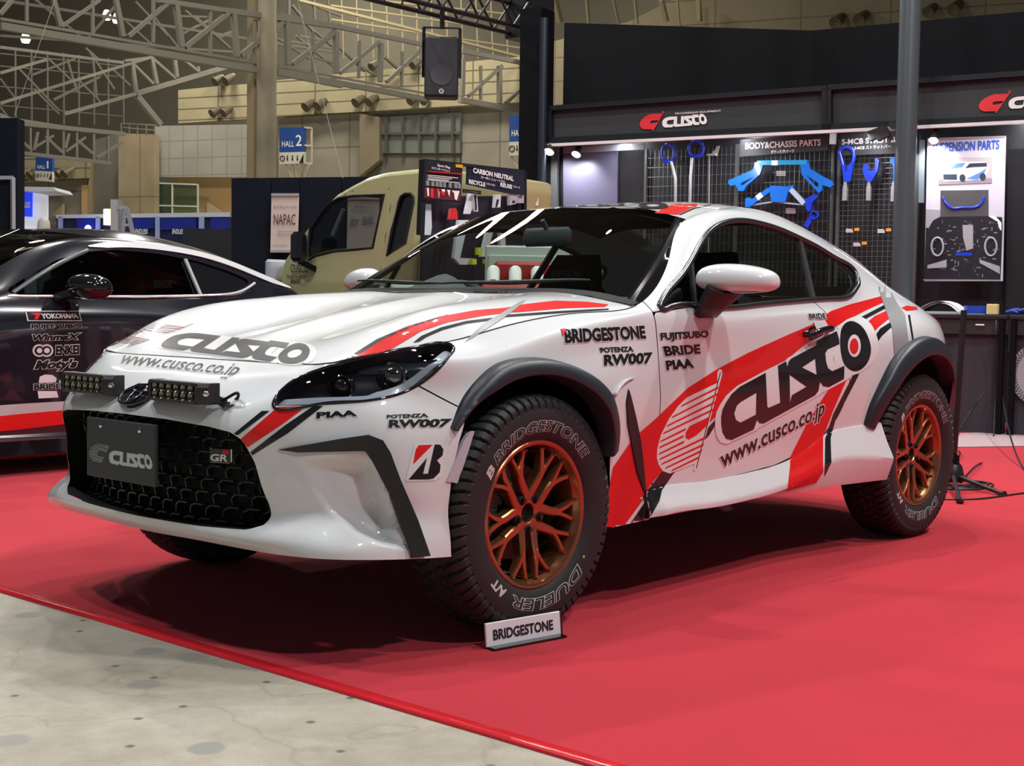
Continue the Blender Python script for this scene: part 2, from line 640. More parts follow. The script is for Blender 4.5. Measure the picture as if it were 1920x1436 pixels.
# pale patch on the carpet by the counters: glare put into its colour
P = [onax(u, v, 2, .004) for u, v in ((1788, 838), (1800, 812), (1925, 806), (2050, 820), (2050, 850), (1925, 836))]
mesh('floor_glare', P, [(0, 1, 2, 3, 4, 5)], mat('pale_pink_glare', (.50, .36, .38), rough=.5), label='pale pink patch standing in for glare on the carpet in front of the dark counter', cat='glare patch')

# ------------------------------------------------------------------ the hall behind: a wall plane seen almost square on
DW = .926 * CR - .378 * _fw; DW[2] = 0; DW /= np.linalg.norm(DW)
NW = np.array([-DW[1], DW[0], 0]);
if NW @ _fw < 0: NW = -NW                      # away from the camera
PW0 = at(680, 300, 46.)


def onwall(u, v, off=0.):
    c_, d = ray(u, v)
    return c_ + d * (((PW0 + NW * off - c_) @ NW) / (d @ NW))


def wallpoly(name, px, off, m, kind='structure', thick=.3, **kw):
    P = np.array([onwall(u, v, off) for u, v in px]); n = len(P)
    V = np.vstack([P, P + NW * thick])
    return mesh(name, V, [tuple(range(n)), tuple(range(2 * n - 1, n - 1, -1))] + [(i, n + i, n + (i + 1) % n, (i + 1) % n) for i in range(n)], m, kind=kind, **kw)


def panels(name, col, sx, sz, gap=.012, rough=.7, noise=.12, dark=.35):
    """wall cladding with joint lines"""
    m = mat(name, col, rough=rough, noise=noise, nscale=.5)
    nt = m.node_tree; N = nt.nodes; L = nt.links; b = N['Principled BSDF']
    src = b.inputs['Base Color'].links[0].from_socket
    g = N.new('ShaderNodeNewGeometry'); s = N.new('ShaderNodeSeparateXYZ'); L.new(g.outputs['Position'], s.inputs[0])
    dot = N.new('ShaderNodeVectorMath'); dot.operation = 'DOT_PRODUCT'; dot.inputs[1].default_value = tuple(DW); L.new(g.outputs['Position'], dot.inputs[0])
    fs = []
    for sock, st in ((dot.outputs['Value'], sx), (s.outputs['Z'], sz)):
        a_ = N.new('ShaderNodeMath'); a_.operation = 'DIVIDE'; a_.inputs[1].default_value = st; L.new(sock, a_.inputs[0])
        f = N.new('ShaderNodeMath'); f.operation = 'FRACT'; L.new(a_.outputs[0], f.inputs[0])
        l = N.new('ShaderNodeMath'); l.operation = 'LESS_THAN'; l.inputs[1].default_value = gap * 4 / st; L.new(f.outputs[0], l.inputs[0]); fs.append(l.outputs[0])
    mx = N.new('ShaderNodeMath'); mx.operation = 'MAXIMUM'; L.new(fs[0], mx.inputs[0]); L.new(fs[1], mx.inputs[1])
    x = N.new('ShaderNodeMix'); x.data_type = 'RGBA'; L.new(mx.outputs[0], x.inputs[0]); L.new(src, x.inputs[6]); x.inputs[7].default_value = (*[k * dark for k in col], 1)
    L.new(x.outputs[2], b.inputs['Base Color'])
    return m


CREAM = panels('cream_cladding', (.40, .36, .25), 2.0, .40)
CONC = panels('grey_cladding', (.30, .285, .25), 1.9, 1.3, dark=.55)
TANC = panels('tan_concrete', (.34, .29, .20), 3.2, 2.4, dark=.6, noise=.25)
GREYW = panels('pale_grey_cladding', (.36, .36, .35), .62, .62, dark=.75)
CEILM = mat('hall_ceiling_dark', (.10, .10, .095), rough=.9)
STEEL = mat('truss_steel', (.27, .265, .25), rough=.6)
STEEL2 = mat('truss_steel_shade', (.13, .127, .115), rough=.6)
wallpoly('wall_far', [(-900, 640), (3200, 640), (3200, -900), (-900, -900)], 9.0, mat('hall_wall_dark', (.10, .095, .08), rough=.9))
wallpoly('trim_1', [(334, 231), (523, 219), (845, 199), (1000, 190), (1000, 104), (700, 132), (334, 169)], 0., CREAM)
wallpoly('wall_back', [(522, 345), (1000, 345), (1000, 189), (845, 198), (522, 220)], .5, CONC)
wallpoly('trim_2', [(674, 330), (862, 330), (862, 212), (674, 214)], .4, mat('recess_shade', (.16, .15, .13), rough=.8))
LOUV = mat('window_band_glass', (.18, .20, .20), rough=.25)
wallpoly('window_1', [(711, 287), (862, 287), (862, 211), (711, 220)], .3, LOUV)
mb = MB()
for k in range(5):
    u = 725 + k * 31
    mb.bar(onwall(u, 288, .2), onwall(u, 218, .2), .09)
mb.bar(onwall(711, 250, .2), onwall(862, 249, .2), .08)
mb.build('window_mullion', mat('mullion_dark', (.10, .10, .09), rough=.6), kind='structure')
wallpoly('trim_3', [(674, 330), (711, 300), (711, 219), (674, 213)], .05, mat('reveal_tan', (.24, .21, .15), rough=.8))
wallpoly('wall_side', [(289, 332), (472, 332), (472, 233), (289, 236)], -.3, GREYW)
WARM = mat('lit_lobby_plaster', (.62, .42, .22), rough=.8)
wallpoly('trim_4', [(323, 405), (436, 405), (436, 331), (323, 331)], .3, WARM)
wallpoly('trim_5', [(222, 420), (289, 420), (289, 252), (229, 250), (222, 262)], -.8, TANC)
wallpoly('trim_6', [(178, 420), (223, 420), (223, 250), (178, 262)], -.2, mat('column_grey', (.17, .165, .155), rough=.8, noise=.2, nscale=.6))
wallpoly('trim_7', [(30, 342), (166, 334), (166, 300), (30, 292)], .1, CREAM)
wallpoly('trim_8', [(30, 425), (180, 425), (180, 336), (30, 341)], .6, CONC)
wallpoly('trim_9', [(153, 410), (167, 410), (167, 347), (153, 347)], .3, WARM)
wallpoly('trim_10', [(166, 410), (180, 410), (180, 300), (166, 300)], .2, mat('column_tan', (.42, .36, .25), rough=.8))
wallpoly('trim_11', [(990, 330), (2100, 330), (2100, -120), (1380, -60), (1180, 40), (990, 90)], -.3, panels('beige_cladding', (.33, .29, .21), 2.6, .75, dark=.6))
# ceiling deck
zc = 17.
mesh('ceiling', [(-95, -75, zc), (25, -75, zc), (25, 35, zc), (-95, 35, zc)], [(0, 1, 2, 3)], CEILM, kind='structure')
# stair-like lit wedge and glass box on the left
wallpoly('trim_12', [(96, 405), (118, 405), (118, 382)], .3, mat('stair_flank', (.42, .37, .26), rough=.8), thick=.1)
wallpoly('trim_13', [(388, 405), (425, 405), (388, 378)], .1, mat('stair_flank', (.42, .37, .26), rough=.8), thick=.1)
GB = glass('lobby_glass', (.62, .78, .70))
wallpoly('window_2', [(289, 403), (371, 403), (371, 344), (289, 343)], -.4, GB, thick=.02)
mb = MB()
for u1, v1, u2, v2 in ((289, 343, 371, 346), (289, 385, 371, 387), (289, 343, 289, 404), (323, 344, 323, 404), (371, 346, 371, 404)):
    mb.bar(onwall(u1, v1, -.45), onwall(u2, v2, -.45), .05)
mb.build('window_frame', mat('white_frame', (.6, .62, .58), rough=.5), kind='structure')

# big concrete column in the truss plane
cpt = onax(499, 300, 1, -26.)
mb = MB(); D_ = np.linalg.norm(cpt - CAM)
mb.lathe([(.0005, 18), (.25, 18), (.25, 8.3), (.27, 8.3), (.27, -.0), (.0005, 0)], (cpt[0], cpt[1], 0), (0, 0, 1), 32)
mb.build('trim_14', mat('column_concrete', (.36, .33, .27), rough=.85, noise=.25, nscale=.7), kind='structure')
mb = MB(); p = onax(472, 300, 1, -26.4); mb.box((p[0], p[1], 5), (.12, .3, 10)); mb.build('trim_15', mat('pilaster_tan', (.33, .28, .19), rough=.8), kind='structure')


def lattice(name, segs, y, m, label, s=1.0, ox=0, oy=0, group=None, kind=None):
    mb = MB()
    for u1, v1, u2, v2, w in segs:
        a_ = onax(ox + u1 / s, oy + v1 / s, 1, y); b_ = onax(ox + u2 / s, oy + v2 / s, 1, y)
        d = (a_ - CAM) @ _fw
        mb.bar(a_, b_, w / s * d / FPX, w / s * d / FPX)
    return mb.build(name, m, label=label, cat='truss', group=group, kind=kind, smooth=None)


T1 = [(0,145,1435,392,40),(0,105,1435,352,16),(880,0,1290,62,26),(1290,62,1915,152,30),(1555,405,1915,478,32),(1555,372,1915,440,12),
      (150,0,150,120,16),(300,0,340,150,26),(520,0,520,200,16),(650,0,690,205,26),(860,0,860,240,16),(985,10,1020,265,30),(1180,62,1180,300,16),(1310,70,1330,320,28),(1430,120,1430,350,14),
      (1610,120,1615,365,28),(1755,190,1755,400,14),(1885,180,1885,410,26),
      (345,150,560,0,18),(720,205,950,10,22),(1040,265,1290,65,24),(1350,310,1590,120,26),(1640,360,1880,175,24),(0,80,70,0,22)]
T1b = [(0,398,240,380,0)]
lattice('roof_truss', T1, -26., STEEL, 'deep grey steel truss crossing the hall left of the concrete column', 2.992)
T2 = [(360,402,1190,556,30),(1380,560,1745,625,30),(360,372,1190,524,12),(430,95,1175,250,24),(1390,285,1745,355,24),(370,82,430,95,24),
      (690,190,685,410,24),(820,230,815,440,14),(940,240,935,460,24),(1060,290,1055,480,14),(1400,330,1395,540,24),(1500,370,1500,560,14),(1605,370,1605,580,24),
      (450,360,690,180,20),(710,410,930,235,20),(970,460,1170,275,20),(1430,540,1620,370,18),(1640,580,1745,480,18),(420,120,425,360,24),(560,180,555,400,12)]
lattice('roof_truss', T2, -26., STEEL, 'grey steel truss running on to the right of the concrete column', 2.992, 400, 0)
T3 = [(0,0,1915,300,16),(0,200,1435,300,14),(200,0,480,230,14),(480,230,640,40,14),(640,60,860,260,12),(860,90,1000,270,12),(1090,90,1290,270,14),(1000,200,1180,110,12),(1220,210,1300,180,16),(760,10,940,200,12),(1040,60,1180,180,12),
      (1660,200,1880,380,12),(1700,120,1915,300,14),(1560,220,1915,280,12),(1640,30,1760,180,14),(1690,0,1915,90,12),(1620,0,1620,120,14),(1760,0,1765,110,14),(1840,0,1850,140,12),(1000,90,1160,95,10)]
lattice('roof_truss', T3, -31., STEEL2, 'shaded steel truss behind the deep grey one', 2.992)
T4 = [(360,215,540,330,12),(480,200,640,230,12),(700,260,850,400,12),(960,320,1050,400,12),(560,320,690,360,10),(1400,390,1560,540,14),(1600,400,1745,520,14),(820,370,900,420,10),(1450,400,1745,430,10),(1640,440,1740,520,12)]
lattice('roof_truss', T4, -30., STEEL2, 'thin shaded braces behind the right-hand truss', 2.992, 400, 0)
T5 = [(765,525,1280,372,26),(740,340,765,525,20),(770,540,900,700,30),(850,322,740,350,14),(850,322,880,470,20),(850,322,985,440,14),(980,335,992,432,20),(1040,342,1112,400,14),(740,350,860,470,14),(1110,372,1115,402,14),
      (765,525,360,640,18),(0,580,850,320,16),(0,410,260,335,16),(0,265,690,352,16),(700,340,850,322,14),(0,640,130,700,12),(0,655,680,760,12)]
lattice('roof_truss', T5, -33., STEEL, 'sloping grey steel arch meeting at a node left of the column', 2.992)
T6 = [(x, 255 + .12 * x, x + 3, 700, 9) for x in (85, 175, 265, 355, 440, 525, 605, 690)] + [(0,370,700,432,6),(0,485,700,540,6),(0,590,690,652,6),(0,300,700,372,6)] + \
     [(270,330,430,480,12),(440,450,560,570,12),(375,330,430,520,14),(100,380,330,620,12),(190,500,330,640,12),(0,600,60,680,12),(500,290,640,500,14),(620,380,730,480,12),(0,440,90,560,10),(520,330,540,550,14),(300,560,560,430,14),(180,420,420,330,12),(480,270,560,340,12)]
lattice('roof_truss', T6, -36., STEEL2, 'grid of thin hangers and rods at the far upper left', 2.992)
T7 = [(95,690,700,752,24),(95,855,620,915,20),(95,690,95,860,10),(170,700,170,860,12),(265,710,265,870,14),(355,720,355,885,12),(430,730,430,890,12),(525,740,525,900,14),(605,745,605,905,12),
      (100,770,180,845,14),(190,830,300,760,12),(255,765,350,855,14),(370,850,480,770,12),(425,780,525,865,14),(540,885,685,800,14),(190,840,210,740,16),(365,830,385,750,16)]
lattice('roof_truss', T7, -30., STEEL, 'low steel footbridge truss at far left above the first hall sign', 2.992)
T8 = [(680,690,870,702,6),(690,715,868,730,5),(680,690,680,755,6),(725,692,725,760,5),(770,695,770,760,5),(820,700,820,765,5),(868,702,868,765,6)]
lattice('railing', T8, -34., STEEL, 'thin gallery railing above the tan concrete block', 2.992)['category'] = 'railing'
# catwalk mesh behind the black truss
T9 = [(u, 0, u + 4, 110, 2) for u in range(640, 990, 28)] + [(620, 10, 990, 62, 3), (620, 36, 990, 92, 3), (700, 0, 990, 30, 3), (560, 0, 990, 110, 5)]
lattice('catwalk', T9, -29., mat('catwalk_beige', (.36, .31, .20), rough=.7), 'beige catwalk railing high behind the hanging speaker')['category'] = 'catwalk'
T10 = [(1040, 0, 1050, 42, 10), (1100, 0, 1104, 46, 5), (1240, 0, 1250, 40, 8), (1310, 0, 1312, 40, 8), (1335, 0, 1335, 48, 16), (1370, 0, 1405, 45, 12), (1150, 0, 1160, 45, 4), (1190, 0, 1195, 45, 4), (1270, 0, 1274, 50, 4)]
for k, sg_ in enumerate(T10):
    lattice('steel_post', [sg_], -20., mat('steel_cream', (.36, .31, .19), rough=.6), 'cream steel post rising above the black booth wall', group='steel posts above the booth')['category'] = 'post'
for k, (u1, v1, u2, v2) in enumerate(((103, 0, 27, 217), (558, 0, 643, 334))):
    d = 14.
    mb = MB(); mb.bar(at(u1, v1, d), at(u2, v2, d), .006, n=6)
    mb.build('wire', mat('steel_wire', (.4, .4, .38), rough=.5), label=('thin steel wire down to the black panel at far left', 'thin wire slanting past the second hall sign', 'thin wire hanging below the loudspeaker')[k], cat='wire')
# flood nozzles
NOZ = [(40,328,9),(57,328,9),(109,326,9),(122,325,9),(399,212,9),(420,211,9),(574,200,10),(596,198,10),(668,192,10),(693,191,10),(770,189,9),(794,190,8),(404,152,9),(424,151,10),(698,125,9),(775,122,9),(1568,42,13),(1612,37,13),(1742,22,12),(1789,17,13)]
NM = mat('nozzle_brown', (.12, .10, .075), rough=.5)
for k, (u, v, r) in enumerate(NOZ):
    off = -.35 if u < 1400 else -.7
    p = onwall(u, v, off); rr = r * ((p - CAM) @ _fw) / FPX
    a_ = -NW * .8 + np.array([0, 0, -.6]) - DW * .35
    mb = MB(); mb.lathe([(rr * .75, -rr * 1.4), (rr * .8, -.1), (rr, rr * .2), (rr * .98, rr * .35), (rr * .7, rr * .2), (.0005, 0)], p, a_, 16)
    mb.lathe([(.0005, -rr * 2.4), (rr * .5, -rr * 2.2), (rr * .7, -rr * 1.4)], p, a_, 12)
    mb.build('air_nozzle', NM, label='brown round air nozzle aimed down from the hall wall', cat='air nozzle', group='air nozzles along the hall walls')


# ------------------------------------------------------------------ hall signs
SB = mat('sign_blue', (.018, .07, .33), rough=.4)
SW = mat('sign_white', (.62, .62, .58), rough=.5)
PRW = mat('print_white', (.85, .85, .84), rough=.5)
PRB = mat('print_black', (.015, .015, .017), rough=.5)


def pq(px, off):
    return np.array([onwall(u, v, off) for u, v in px])


def hall_sign(px, split, text_a, text_b, lab, off=-1.2, crop=None):
    """px: top-left, top-right, bottom-right, bottom-left"""
    tl, tr, br, bl = px
    C_ = pq(px, off)
    t = thing('hall_sign', tuple(C_.mean(0)), lab, 'sign', 'hall number signs')
    ml = (tl[0] + (bl[0] - tl[0]) * split, tl[1] + (bl[1] - tl[1]) * split); mr = (tr[0] + (br[0] - tr[0]) * split, tr[1] + (br[1] - tr[1]) * split)
    def slab(name, q, m):
        P = pq(q, off); V = np.vstack([P, P + NW * .12])
        mesh(name, V, [(0, 1, 2, 3), (7, 6, 5, 4)] + [(i, 4 + i, 4 + (i + 1) % 4, (i + 1) % 4) for i in range(4)], m, t)
    slab('blue_panel', [tl, tr, mr, ml], SB)
    slab('pictogram_panel', [ml, mr, br, bl], SW)
    ex = C_[1] - C_[0]; w = np.linalg.norm(ex); ex /= w; ez = np.array([0, 0, 1.]); h = np.linalg.norm(C_[3] - C_[0])
    o = C_[0] - NW * .01
    mb = MB()
    def tx(s, x, y, hh, wd):
        sheet_text(mb, s, o + ex * x * w - ez * y * h, ex, ez, hh * h, wd * w, offset=.01, lift=.0)
    if text_a: tx(text_a, .11, .52, .15, .48)
    if text_b: tx(text_b, .68 if text_b == '1' else .66, .50, .30, .10 if text_b == '1' else .24)
    if len(mb.V): mb.build('lettering', PRW, t)
    mb = MB()
    for k in range(4):
        c_ = o + ex * w * (.13 + .2 * k) - ez * h * (split + (1 - split) * .5)
        mb.box(c_, (.02, .02, .02))
        if k == 0: mb.tube([c_ + (ex * math.cos(a_) + ez * math.sin(a_)) * h * .07 for a_ in np.linspace(0, 6.28, 20, endpoint=False)], h * .012, 6, True)
        else:
            mb.bar(c_ - ez * h * .05, c_ + ez * h * .02, w * .05, .02); mb.lathe([(.0005, .01), (w * .03, 0)], c_ + ez * h * .06, -NW, 10)
    q = o + ex * w * .80 - ez * h * .96
    mb.add([q, q + ex * w * .17, q + ex * w * .17 + ez * h * (1 - split) * .8], [(0, 1, 2)])
    mb.build('pictograms', PRB, t)
    return t, C_, ex, ez, w, h


s2 = hall_sign([(524, 239), (571, 239), (570, 306), (524, 308)], .68, 'HALL', '2', 'blue second hall sign with white pictogram strip, beside the concrete column')
t, C_, ex, ez, w, h = s2
mb = MB(); c2 = pq([(584, 240), (584, 306)], -.9)
for a_, b_ in ((C_[1], c2[0]), (C_[2], c2[1]), (c2[0], c2[1]), ((C_[1] + C_[2]) / 2, (c2[0] + c2[1]) / 2)): mb.bar(a_, b_, .06)
for u1, u2 in ((535, 549), (548, 550), (556, 556), (572, 560), (583, 572)):
    mb.bar(onwall(u1, 307, -1.1), onwall(u2, 333, -1.0), .07)
mb.build('sign_stand', mat('sign_frame', (.55, .52, .42), rough=.5), t)
hall_sign([(67, 293), (98, 293), (98, 341), (66, 338)], .60, 'HALL', '1', 'small blue first hall sign at the far left under the footbridge', off=-.6)
s3 = hall_sign([(955, 216), (1002, 214), (1002, 290), (955, 292)], .66, 'HALL', '3', 'blue hall sign half hidden behind the black booth post')
mb = MB(); mb.bar(onwall(958, 292, -1.1), onwall(985, 335, -1.), .07); mb.bar(onwall(985, 291, -1.1), onwall(990, 335, -1.), .07); mb.build('sign_stand', MATS['sign_frame'], s3[0])
# distant hall lamps, lit
for u, v in ((200, 37), (219, 43), (48, 80)):
    p = onax(u, v, 1, -33.)
    MB().lathe([(.0005, 0), (.10, 0), (.14, .10), (.07, .28), (.0005, .3)], p, (0, 0, 1), 14).build('hall_lamp', mat('lamp_lit', (1, 1, 1), emit=(1, .97, .95), estr=6), label='small lit lamp high among the far trusses', cat='lamp', group='lit lamps among the trusses')
# ------------------------------------------------------------------ the white coupe: body surfaces
PAINT = mat('pearl_white_paint', (.69, .71, .72), rough=.38, coat=1., spec=.25)
BLACK = mat('satin_black_plastic', (.018, .019, .021), rough=.45)
FLARE = mat('black_flare_plastic', (.024, .028, .037), rough=.36, bump=.15, bscale=400)
DARK = mat('matt_black', (.006, .006, .007), rough=.8)
GLOSSBLK = mat('gloss_black', (.008, .008, .010), rough=.08, coat=.6)
CHROME = mat('dark_chrome', (.25, .26, .28), rough=.12, metal=1.)
SILVER = mat('bright_chrome', (.75, .76, .78), rough=.08, metal=1.)
RED = mat('red_vinyl', (.70, .012, .012), rough=.4, coat=.6, spec=.2)
BLKV = mat('black_vinyl', (.012, .012, .014), rough=.4, coat=.6, spec=.2)
WHTV = mat('white_vinyl', (.74, .75, .75), rough=.4, coat=.6, spec=.2)
GREYT = mat('grey_tape', (.30, .31, .32), rough=.35, coat=.3)

# columns run nose -> tail, rows run roof/hood line -> sill ; (x, y, z)
SIDE = [
 [(.600,0,.818),(.68,0,.79),(.755,0,.757),(.825,0,.712),(.868,0,.66),(.865,0,.57),(.845,0,.47),(.825,0,.385),(.828,0,.338),(.80,0,.302)],
 [(.600,.27,.818),(.675,.27,.79),(.745,.27,.757),(.812,.27,.71),(.853,.27,.655),(.85,.275,.57),(.83,.28,.47),(.812,.285,.387),(.820,.285,.340),(.795,.28,.306)],
 [(.595,.47,.818),(.655,.475,.795),(.71,.475,.757),(.765,.475,.71),(.805,.475,.645),(.785,.49,.56),(.765,.515,.47),(.75,.535,.392),(.785,.54,.342),(.765,.53,.302)],
 [(.573,.573,.826),(.605,.59,.80),(.635,.605,.765),(.66,.62,.72),(.685,.625,.655),(.69,.635,.57),(.69,.645,.47),(.69,.655,.40),(.738,.665,.345),(.742,.66,.304)],
 [(.46,.63,.852),(.485,.675,.825),(.50,.70,.785),(.53,.725,.735),(.555,.75,.66),(.57,.765,.57),(.575,.77,.47),(.585,.77,.40),(.655,.782,.345),(.672,.785,.305)],
 [(.34,.665,.872),(.355,.735,.85),(.37,.765,.80),(.385,.79,.74),(.395,.82,.66),(.40,.835,.57),(.40,.84,.47),(.40,.845,.39),(.42,.856,.335),(.43,.862,.290)],
 [(.20,.69,.889),(.195,.757,.862),(.19,.805,.822),(.185,.838,.775),(.18,.86,.71),(.18,.872,.60),(.18,.875,.49),(.18,.872,.40),(.18,.87,.34),(.18,.865,.28)],
 [(-.02,.705,.934),(-.06,.772,.913),(-.08,.822,.877),(-.10,.853,.825),(-.10,.875,.75),(-.10,.882,.63),(-.10,.882,.51),(-.10,.875,.42),(-.10,.87,.35),(-.10,.865,.28)],
 [(-.38,.715,.978),(-.40,.772,.966),(-.41,.816,.938),(-.42,.845,.885),(-.42,.862,.80),(-.42,.868,.68),(-.42,.862,.55),(-.42,.85,.44),(-.42,.845,.36),(-.42,.84,.28)],
 [(-.70,.695,1.005),(-.72,.752,1.003),(-.725,.793,.985),(-.73,.825,.945),(-.73,.848,.84),(-.73,.85,.70),(-.73,.842,.57),(-.73,.828,.45),(-.73,.822,.37),(-.73,.815,.28)],
 [(-.985,.625,1.172),(-1.06,.69,1.175),(-1.09,.785,1.005),(-1.10,.818,.955),(-1.10,.838,.85),(-1.10,.84,.71),(-1.10,.832,.58),(-1.10,.818,.455),(-1.10,.812,.37),(-1.10,.80,.28)],
 [(-1.195,.553,1.337),(-1.36,.61,1.335),(-1.48,.77,1.025),(-1.50,.805,.975),(-1.50,.832,.87),(-1.50,.837,.73),(-1.50,.83,.59),(-1.50,.816,.46),(-1.50,.81,.38),(-1.50,.80,.29)],
 [(-1.68,.50,1.414),(-1.74,.598,1.335),(-1.83,.75,1.045),(-1.85,.795,.99),(-1.85,.838,.89),(-1.85,.852,.76),(-1.85,.845,.62),(-1.85,.83,.49),(-1.85,.825,.39),(-1.85,.82,.29)],
 [(-2.07,.50,1.378),(-2.13,.605,1.28),(-2.18,.725,1.075),(-2.19,.795,1.0),(-2.20,.86,.92),(-2.20,.882,.79),(-2.20,.88,.65),(-2.20,.868,.51),(-2.20,.86,.40),(-2.20,.85,.29)],
 [(-2.44,.50,1.295),(-2.48,.60,1.21),(-2.51,.70,1.10),(-2.53,.795,1.018),(-2.55,.87,.945),(-2.55,.90,.83),(-2.55,.905,.68),(-2.55,.89,.53),(-2.55,.875,.41),(-2.55,.86,.30)],
 [(-2.76,.50,1.20),(-2.79,.58,1.13),(-2.81,.675,1.065),(-2.83,.76,1.005),(-2.85,.822,.94),(-2.86,.85,.83),(-2.86,.855,.69),(-2.86,.845,.54),(-2.86,.83,.42),(-2.86,.81,.32)],
 [(-3.03,.485,1.085),(-3.05,.54,1.06),(-3.06,.595,1.035),(-3.08,.645,.99),(-3.10,.69,.93),(-3.12,.71,.83),(-3.12,.715,.69),(-3.11,.70,.54),(-3.10,.68,.42),(-3.08,.66,.33)],
 [(-3.22,.36,1.07),(-3.25,.38,1.06),(-3.27,.40,1.03),(-3.29,.42,.98),(-3.31,.44,.92),(-3.33,.45,.83),(-3.34,.45,.69),(-3.32,.44,.54),(-3.28,.43,.43),(-3.23,.42,.35)],
 [(-3.30,0,1.075),(-3.33,0,1.06),(-3.35,0,1.03),(-3.37,0,.98),(-3.39,0,.92),(-3.41,0,.83),(-3.42,0,.69),(-3.40,0,.54),(-3.36,0,.43),(-3.30,0,.36)],
]
# the cabin is fuller than first drawn: these points move out along their lines of sight
_fuller = {0: {3: .585, 4: .655, 5: .70, 6: .735, 7: .765, 8: .785, 9: .80, 10: .715, 11: .61, 12: .56, 13: .55, 14: .53},
           1: {4: .69, 5: .765, 6: .79, 7: .81, 8: .815, 9: .822, 10: .765, 11: .68, 12: .655, 13: .65, 14: .62},
           2: {5: .785, 6: .825, 7: .842, 8: .842, 9: .838, 10: .822, 11: .80, 12: .782, 13: .755, 14: .715}, 3: {9: .850, 10: .842, 11: .825, 12: .812}}
for r_, cols in _fuller.items():
    for k_, y_ in cols.items():
        P_ = np.array(SIDE[k_][r_], float)
        SIDE[k_][r_] = tuple(CAM + (P_ - CAM) * ((y_ - CAM[1]) / (P_[1] - CAM[1])))
SUB = 14
G = np.array(SIDE, float)
_m = np.array([1, -1, 1.])
Gext = np.concatenate([G[3:0:-1] * _m, G, G[-2:-5:-1] * _m])
tu = knots(Gext); tv = knots(G.transpose(1, 0, 2))
S_, qu, qv = surf(Gext, SUB, SUB, tu, tv)
S_ = S_[3 * SUB:3 * SUB + (len(G) - 1) * SUB + 1]
SU, SV = S_.shape[:2]
# the scooped corner of the bumper below the black garnish
_s = S_[:, :, 1] - S_[:, :, 0]; _z = S_[:, :, 2]
side_V = S_.reshape(-1, 3); side_F = gridfaces(SU, SV)
TOP = S_[:, 0]                                   # the shared upper edge
c = lambda k: k * SUB

# hood: lateral lines a0 (centre) .. a3 (edge), stations nose -> cowl
HOOD = [
 [(.600,0,.818),(.45,0,.866),(.30,0,.904),(.12,0,.945),(-.08,0,.985),(-.28,0,1.018),(-.475,0,1.048)],
 [(.600,.27,.818),(.45,.28,.864),(.30,.285,.90),(.12,.29,.94),(-.08,.29,.978),(-.285,.29,1.012),(-.50,.29,1.044)],
 [(.595,.47,.818),(.462,.585,.882),(.335,.63,.934),(.17,.645,.974),(-.05,.65,1.002),(-.28,.65,1.023),(-.52,.62,1.036)],
 [SIDE[k][0] for k in (3, 4, 5, 6, 7, 8, 9)],
]
H = np.array(HOOD, float)
Hx = np.concatenate([H[1:2] * _m, H])
HS, _, _ = surf(Hx, 16, SUB)
HS = HS[16:]
# let the edge be exactly the shared line
tgt = TOP[c(3):c(9) + 1]
HS[-1] = tgt
front = TOP[:c(3) + 1]
# windshield
WS = np.array([
 [HOOD[0][-1], (-.80,0,1.245), (-1.08,0,1.392)],
 [HOOD[1][-1], (-.82,.28,1.241), (-1.095,.26,1.388)],
 [HOOD[2][-1], (-.828,.52,1.230), (-1.098,.44,1.374)],
 [SIDE[9][0], SIDE[10][0], SIDE[11][0]]], float)
WSx = np.concatenate([WS[1:2] * _m, WS])
WSS, _, _ = surf(WSx, 16, SUB)
WSS = WSS[16:]
WSS[-1] = TOP[c(9):c(11) + 1]
# roof, rear glass and boot lid
RF = np.array([
 [WS[0][-1], (-1.5,0,1.437), (-1.95,0,1.418), (-2.38,0,1.335), (-2.72,0,1.225), (-3.03,0,1.105), (-3.30,0,1.075)],
 [WS[1][-1], (-1.51,.25,1.436), (-1.95,.25,1.415), (-2.38,.25,1.33), (-2.72,.25,1.222), (-3.03,.26,1.103), (-3.29,.22,1.075)],
 [WS[2][-1], (-1.56,.41,1.428), (-1.99,.41,1.403), (-2.40,.41,1.317), (-2.735,.42,1.213), (-3.035,.44,1.095), (-3.27,.36,1.073)],
 [SIDE[k][0] for k in (11, 12, 13, 14, 15, 16, 17)]], float)
RFx = np.concatenate([RF[1:2] * _m, RF])
RFS, _, _ = surf(RFx, 16, SUB)
RFS = RFS[16:]
RFS[-1] = TOP[c(11):c(17) + 1]


def patch(S):
    return S.reshape(-1, 3), gridfaces(S.shape[0], S.shape[1], True)


hood_V, hood_F = patch(HS)
ws_V, ws_F = patch(WSS)
rf_V, rf_F = patch(RFS)


def both(V, F):
    n = len(V)
    return np.vstack([V, mirrored(V)]), [tuple(f) for f in F] + [tuple(i + n for i in f[::-1]) for f in F]


def offset_surface(V, F, d):
    return V + vnormals(V, F) * d


def build_tree(extra=()):
    bv, bf = [], []
    for V, F in [(side_V, side_F), (hood_V, hood_F), (ws_V, ws_F), (rf_V, rf_F)] + list(extra):
        V2, F2 = both(V, F)
        n = sum(len(x) for x in bv)
        bv.append(V2); bf += [tuple(i + n for i in f) for f in F2]
    return BVHTree.FromPolygons([tuple(v) for v in np.vstack(bv)], bf)


# one tree of the whole skin, to lay decals on and to seat fittings
BODY = build_tree()


def hit(u, v, tree=None):
    o, d = ray(u, v)
    r = (tree or BODY).ray_cast(Vector(o), Vector(d))
    return (np.array(r[0]), np.array(r[1])) if r[0] is not None else (None, None)


def side_y(x, z):
    r = BODY.ray_cast(Vector((x, 3, z)), Vector((0, -1, 0)))
    return r[0][1] if r[0] is not None else .85


# headlight outline in s = y - x, z
def hs(P):
    P = np.asarray(P); return np.stack([P[:, 1] - P[:, 0], P[:, 2]], 1)


